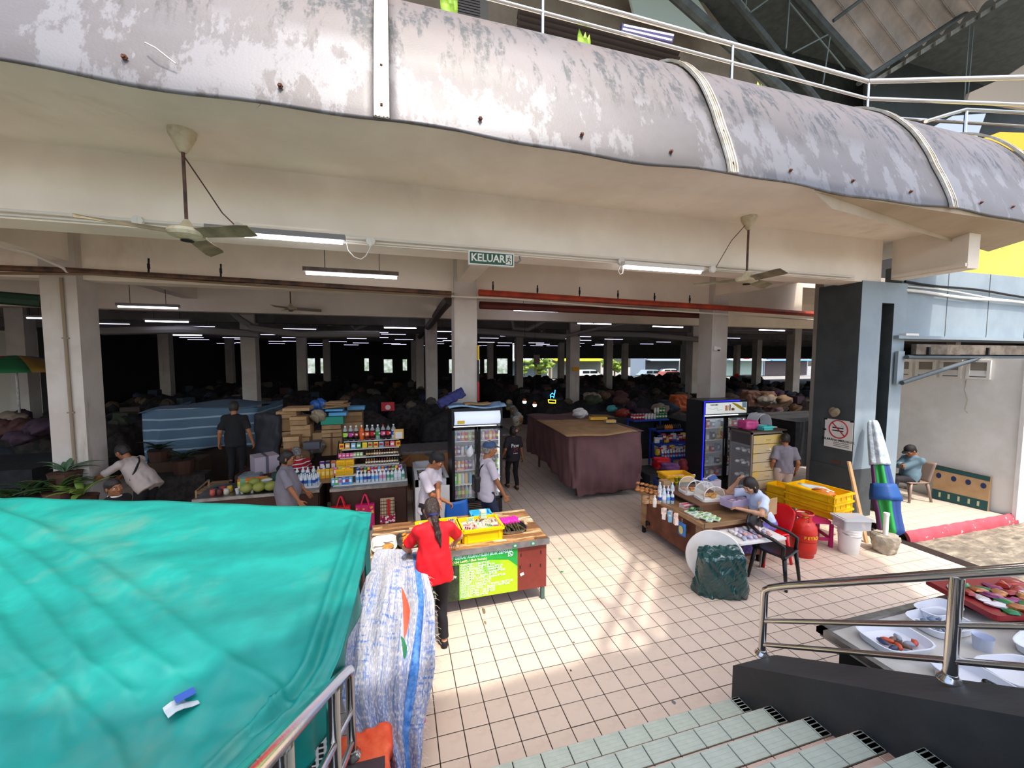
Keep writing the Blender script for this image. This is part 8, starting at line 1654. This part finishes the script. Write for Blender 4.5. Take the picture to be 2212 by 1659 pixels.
# far left outside: white building, red panel, umbrella
t=thing('far_building','white building with red panel and louvres seen past the left pillar','building',(0,0,0)); Yb=26
a=ay(-120,715,Yb); c=ay(100,900,Yb); q=MB(); q.b2((a[0],Yb,-.1),(c[0],Yb+3,a[2]+4)); obj('upper_wall',q,cm('cfc9ba',.8),t)
for (x0,x1,y0,y1,c_,nm) in ((38,72,754,778,'b8261c','red_panel'),(35,68,727,754,'8a7a3a','louvre_window'),(70,92,727,790,'c9b08a','tan_panel')): P0=ay(x0,y1,Yb-.05); P1=ay(x1,y0,Yb-.05); q=MB(); q.b2((P0[0],Yb-.06,P0[2]),(P1[0],Yb-.01,P1[2])); obj(nm,q,cm(c_,.6),t)
t=thing('parasol','rainbow market parasol beyond the left pillar','umbrella',tuple(ay(35,800,13.5)*_v(1,1,0)+_v(0,0,2.72)))
for k,c_ in enumerate(('1f4fa8','b5202a','1f6a3a','d9a520','2a3a8a','c83a3a','2a7a4a','8a6a2a')):
    q=MB(); a0=k*PI/4; q.shell(4,5,lambda u,v:(1.35*v*math.cos(a0+u*PI/4),1.35*v*math.sin(a0+u*PI/4),.42*(1-v**1.6)),.01); obj('panel',q,cm(c_,.7),t,smooth=True)
q=MB(); q.tube([(0,0,.42),(0,0,-2.72)],.025,6); obj('pole',q,K['steel2'],t)
# blue covered stall left
BLT=mat('blue_striped_sheet','4c6678',.6,col2='425a6c',ns=2); nt=BLT.node_tree; wv=nt.nodes.new('ShaderNodeTexWave'); wv.bands_direction='Z'; wv.inputs['Scale'].default_value=1.35; wv.inputs['Distortion'].default_value=1.2; tc=nt.nodes.new('ShaderNodeTexCoord'); nt.links.new(tc.outputs['Object'],wv.inputs[0]); rp=nt.nodes.new('ShaderNodeValToRGB'); rp.color_ramp.interpolation='CONSTANT'; rp.color_ramp.elements[0].color=lin('4c667a'); rp.color_ramp.elements[1].color=lin('93a8b4'); rp.color_ramp.elements[1].position=.93; nt.links.new(wv.outputs[0],rp.inputs[0]); nt.links.new(rp.outputs[0],nt.nodes['Principled BSDF'].inputs['Base Color'])
t=thing('blue_covered_stall','big stall wrapped in a blue sheet with pale stripes left of the second pillar','stall',(0,0,0)); xa,xb,ya,yb=-5.35,-3.25,10.4,12.8
def bt(u,v):
    P=[(xa,yb),(xa+.05,ya+.1),(xa+.4,ya),(xb,ya+.5),(xb+.1,yb)]; i=min(int(u*4),3); f=u*4-i; x=P[i][0]+(P[i+1][0]-P[i][0])*f; y=P[i][1]+(P[i+1][1]-P[i][1])*f; w_=.03*math.sin(u*40+v*4)*v
    return (x+w_,y-w_,1.92-.05*math.sin(u*9)-v*(1.15-.3*u)+.05*math.sin(u*22)*v)
q=MB(); q.shell(60,14,bt,.01); obj('sheet',q,BLT,t,smooth=True)
q=MB(); q.shell(12,12,lambda u,v:(xa+(xb-xa)*u,ya+.05+(yb-ya)*v+.4*u*(1-v),1.90+.05*math.sin(u*7+v*5)),.01); obj('sheet_top',q,BLT,t,smooth=True)
q=MB(); q.b2((xa+.15,ya+.55,0),(xb-.05,yb-.1,1.2)); obj('stall_base',q,cm('3a2a20',.8),t)
cbox('dark brown big carton at the corner of the blue covered stall',322,428,995,1075,9.7,.6,flap=False,m_=cm('4a3524',.8),zb=0)
# greens
def fern(lab,c,n,L,col,nm='potted_plant',sd=1,w_=.05):
    t=thing(nm,lab,'plant',c); r=random.Random(sd); q=MB(); q.lathe([(.16,0),(.2,.26),(.21,.28)],12); obj('pot',q,cm('4a2f22',.7),t)
    for k in range(n):
        a=r.uniform(0,2*PI); l=L*r.uniform(.6,1.1); e=r.uniform(.5,1.3); q=MB()
        q.shell(2,7,lambda u,v:((math.cos(a)*l*v*math.cos(e*(1-.4*v)))-(u-.5)*w_*2*math.sin(PI*min(1,.12+v*.88))*math.sin(a),math.sin(a)*l*v*math.cos(e*(1-.4*v))+(u-.5)*w_*2*math.sin(PI*min(1,.12+v*.88))*math.cos(a),.28+l*v*math.sin(e)-.45*l*v*v+.01*abs(u-.5)),.004); obj('leaf',q,cm(col,.5),t,smooth=True)
for i,(px,py,Y,n,L,c_,lab) in enumerate([(20,1075,7.9,16,.55,'33491f','dark green leafy plant at the far left above the tarpaulin'),(75,1060,8.0,18,.6,'2a4a22','big dark leafy plant left of the pillar foot'),(130,1050,7.9,18,.55,'3f5a2a','leafy plant in front of the left pillar'),(175,1062,7.8,20,.5,'7a9440','lighter spider plant at the right of the left pillar foot'),(140,1010,8.05,9,.5,'4a6a4a','tall pale leaved plant against the left pillar'),(395,985,9.5,16,.45,'26331f','dark leafy plant in front of the blue covered stall'),(345,965,9.9,14,.45,'1f2c1a','darker leafy plant behind the bending man')]):
    p=ay(px,py,Y); fern(lab,(p[0],Y,max(0,p[2]-.35)),n,L,c_,sd=i+3)
b=MB(); b.b2((-7.4,7.4,0),(-4.0,8.1,.38)); tag(obj('plant_bench',b,K['dirty']),'low dark bench under the plants beside the left pillar','bench')
b=MB(); b.b2((ay(330,985,9.5)[0]-.2,9.3,0),(ay(400,985,9.5)[0]+.4,9.65,max(.05,ay(395,985,9.5)[2]-.35))); tag(obj('plant_bench',b,K['dirty']),'dark bench under the plants by the blue covered stall','bench')
# aisle stall with hanging goods, lamps, neon figure
counter('dim stall of bagged dry goods along the left of the brown covered stall',2.2*0+3.0,3.42,11.6,15.0,.8,cm('6a5a4a',.8))
for i in range(34):
    px=1105+(i%9)*14+random.uniform(-3,3); py=925-(i//9)*16+random.uniform(-3,3); p=az(px+20,py,1.0); c_=random.choice(['8a7a4a','a89a80','7a6a5a','b0a898','9a6a3a','6f7f8a'])
    o=item('dry_goods_bag',bagp[i%4],(min(max(p[0],2.95),3.5+.2*(p[1]-11)) if p[1]>11 else p[0],max(p[1],11.7),.82+random.uniform(0,.35)),random.uniform(0,3),'bag of dry goods heaped on the aisle stall','bag','dry goods on the aisle stall'); o.scale=(.6,.6,.6); o.material_slots[0].link='OBJECT'; o.material_slots[0].material=mat('dimg_'+c_,c_,.5)
for i,(px,py,lab) in enumerate([(1133,866,'left of the two lit bulbs over the aisle stall'),(1155,873,'right of the two lit bulbs over the aisle stall')]):
    p=ay(px,py,12.5); t=thing('hanging_bulb',lab,'lamp',tuple(p)); q=MB(); q.lathe([(.0,-.09),(.05,-.08),(.065,-.03),(.06,.0)],12); obj('bulb',q,mat('bulb_glow','fff6ea',.4,emit=5),t,smooth=True); q=MB(); q.lathe([(.062,0),(.055,.05),(.02,.08)],12); obj('bulb_base',q,cm('c8642a',.5),t); q=MB(); q.tube([(0,0,.08),(0,0,4.3-p[2])],.006,4); obj('cord',q,K['rubber'],t)
p=ay(1193,862,12.3); t=thing('neon_sign','blue neon figure over a yellow neon word frame above the aisle stall','sign',tuple(p)); q=MB(); q.tube([(-.06,0,.02),(-.07,0,.14),(0,0,.2),(.07,0,.14),(.05,0,.03),(.09,0,.22),(.1,0,.3)],.012,5); q.tube([(-.07,0,.1),(.05,0,.08)],.012,5); obj('blue_tube',q,mat('neon_blue','2f8fff',.4,emit=5),t); q=MB(); q.tube([(-.14,0,-.02),(.12,0,-.04),(.12,0,-.14),(-.12,0,-.12),(-.14,0,-.02)],.012,5); obj('yellow_tube',q,mat('neon_yellow','ffd82a',.4,emit=4),t); q=MB(); q.tube([(0,.02,-.14),(0,.02,.82-p[2])],.012,5); obj('pole',q,K['rubber'],t)
# blue racks behind the brown stall on the right
RB=mat('blue_rack','1c3fa0',.5)
t=thing('blue_rack','blue tiered rack of jars, snacks and bottles right of the brown covered stall','rack',(0,0,0)); RK=[]
for k,(pxa,pxb,py,Y) in enumerate([(1432,1505,990,8.6),(1428,1500,963,8.9),(1420,1475,930,9.6),(1370,1445,908,10.2)]):
    a=ay(pxa,py,Y); b_=ay(pxb,py,Y); q=MB(); q.b2((a[0],Y,a[2]-.05),(b_[0],Y+.42,a[2])); obj('shelf',q,RB,t); RK.append((a[0],b_[0],Y,a[2]))
    for x in (a[0]+.03,b_[0]-.03): q=MB(); q.box((x,Y+.38,a[2]/2),(.04,.04,a[2])); obj('upright',q,RB,t)
sb_=[bottle_mesh(.19,.032,'b9c4cc','3a5fc0','efefef',8),bottle_mesh(.19,.032,'c9b8c0','a8283a','efefef',8)]; sj=[bottle_mesh(.15,.035,'2a1c18','3a2a22','2a2a2a',8,clear='2a1c18'),bottle_mesh(.15,.035,'c8641e','e0a030','2f7a3a',8,clear='c8641e')]; sc_=[can_mesh(.16,.035,c_,lab='e8e0d0') for c_ in ('c21f2b','d9d4cb','2f8a3a')]
for k,(mm,n,cn,lab) in enumerate([(sb_,12,['blue','red'],'%s labelled small bottle on the lowest blue rack shelf'),(None,10,None,None),(sj,12,['dark','orange'],'%s jar on the third blue rack shelf'),(sc_,12,['red','white','green'],'%s can on the top blue rack shelf')]):
    xa_,xb_,Y,z=RK[k]
    for i in range(n):
        x=xa_+.05+(xb_-xa_-.1)*i/(n-1)
        if mm: j=(i//4)%len(mm) if k else i%2; item('rack_item',mm[j],(x,Y+.08,z),0,lab%cn[j],'bottle' if k==0 else ('jar' if k==2 else 'can'),'goods on the blue racks'); 
        if k==3: item('rack_item',sc_[(i//5)%3],(x,Y+.2,z+(.0 if i<8 else .16)),0,'can stacked behind on the top blue rack shelf','can','cans at the back of the top blue rack shelf')
        if k in(0,1): 
            c_=['d9b51a','b8202a','c9ccd2','2a4aa0','a81f4a'][(i+k*2)%5]; p_=pack_mesh(.13,.08,.15,c_,'e8d8c0'); item('snack_pack',p_,(x,Y+.26,z+.02+.04*(i%3)),random.uniform(-.4,.4),'%s snack pack on the blue rack, %s shelf'%({'d9b51a':'yellow','b8202a':'red','c9ccd2':'silver','2a4aa0':'blue','a81f4a':'magenta'}[c_],['lowest','second'][k]),'packet','snack packs on the blue racks')
for i,(px,py,Y,c_,lab,r_) in enumerate([(1428,1005,8.2,'b5141f','bright red cloth hanging right of the brown stall',.2),(1447,1018,7.9,'6a3f6a','patterned violet bag below the blue rack',.2),(1500,995,8.0,'c02f7a','pink bag below the blue rack',.16),(1480,1005,8.0,'8a2f2f','dark red bag below the blue rack',.15),(1465,870,12,'a8502a','orange cloth heap behind the blue rack',.3),(1620,860,11.5,'6a4a3f','brown bagged goods behind the blue lit fridge, left',.3),(1655,862,11.5,'7a5a4a','brown bagged goods behind the blue lit fridge, right',.3),(1700,930,9.5,'3a4a3a','dim green goods right of the display cabinet',.3)]):
    V_=sdf([('b',(0,0,r_),(r_*.6,r_*.4,r_*.6),r_*.3,0)],.02,[(.02,(22,18,26),i),(.009,(50,44,33),1)]); p=ay(px,py,Y); tag(mobj('bag_heap',np_mesh('g',*V_,mat('heap_'+c_,c_,.7)),loc=(p[0],Y,max(0,p[2]-r_))),lab,'bag')
for x0,x1,y0,y1,z,lab in [(5.9,7.6,10.6,12.4,1.25,'dim stall block behind the blue racks'),(8.3,10.5,9.8,11.2,1.2,'dim stall block behind the blue lit fridge'),(5.45,6.0,7.7,8.5,.45,'low dark crate under the blue rack'),(-8.5,-6.6,9.6,11.2,1.0,'dim stall block far left behind the plants'),(10.8,13.5,8.6,10.4,1.3,'dim stall block right of the display cabinet')]:
    b=MB(); b.b2((x0,y0,0),(x1,y1,z)); tag(obj('stall_block',b,DK[1]),lab,'stall')
# clothes-like heaps on the blocks
for k in range(46):
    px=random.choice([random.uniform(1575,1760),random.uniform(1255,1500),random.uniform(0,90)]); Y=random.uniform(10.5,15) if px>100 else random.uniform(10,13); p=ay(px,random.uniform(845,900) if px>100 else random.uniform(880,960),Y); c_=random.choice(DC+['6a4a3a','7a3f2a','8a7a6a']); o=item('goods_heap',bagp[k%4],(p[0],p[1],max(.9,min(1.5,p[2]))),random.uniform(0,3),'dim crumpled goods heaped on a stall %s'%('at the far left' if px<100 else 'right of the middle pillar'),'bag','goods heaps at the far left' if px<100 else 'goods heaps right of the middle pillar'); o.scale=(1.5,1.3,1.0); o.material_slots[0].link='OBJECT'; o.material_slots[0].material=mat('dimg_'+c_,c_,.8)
# banner at the middle pillar, camera, notices
t=thing('banner','narrow yellow black and red banner on the right side of the middle pillar','banner',(1.14+CW+.02,8.3,0))
for z0,z1,c_ in ((3.05,3.35,'e0b81a'),(2.6,3.05,'1a1a1c'),(2.2,2.6,'b5141f')): q=MB(); q.box((0,0,(z0+z1)/2),(.03,.3,z1-z0)); obj('band',q,cm(c_,.6),t)
for px,py,Y,nm,lab,c_,w_,h_ in [(1243,797,16.5,'yellow_notice','small orange yellow notice on a far pillar','e09a1a',.3,.18),(1159,776,30,'pink_notice','pale pink hanging notice in the far left opening','c8a8a8',.5,.7)]:
    p=ay(px,py,Y); q=MB(); q.box((0,0,0),(w_,.03,h_)); tag(obj(nm,q,cm(c_,.6),loc=tuple(p+_v(0,-.06,0))),lab,'notice')
t=thing('security_camera','small white dome camera on the right pillar','camera',tuple(_v(7.62,8.14,ay(1528,755,8.1)[2]))); q=MB(); q.box((-.08,.03,.03),(.09,.05,.1)); q.lathe([(.05,0),(.055,.03),(.03,.07)],12); obj('housing',q,K['white'],t); q=MB(); q.blob((0,-.01,0),.035,seg=8,rings=6); obj('lens',q,K['rubber'],t); q=MB(); q.tube([(-.08,.05,.08),(-.08,.05,1.1)],.008,5); obj('conduit',q,K['wire'],t)
p=ay(1212,860,9);
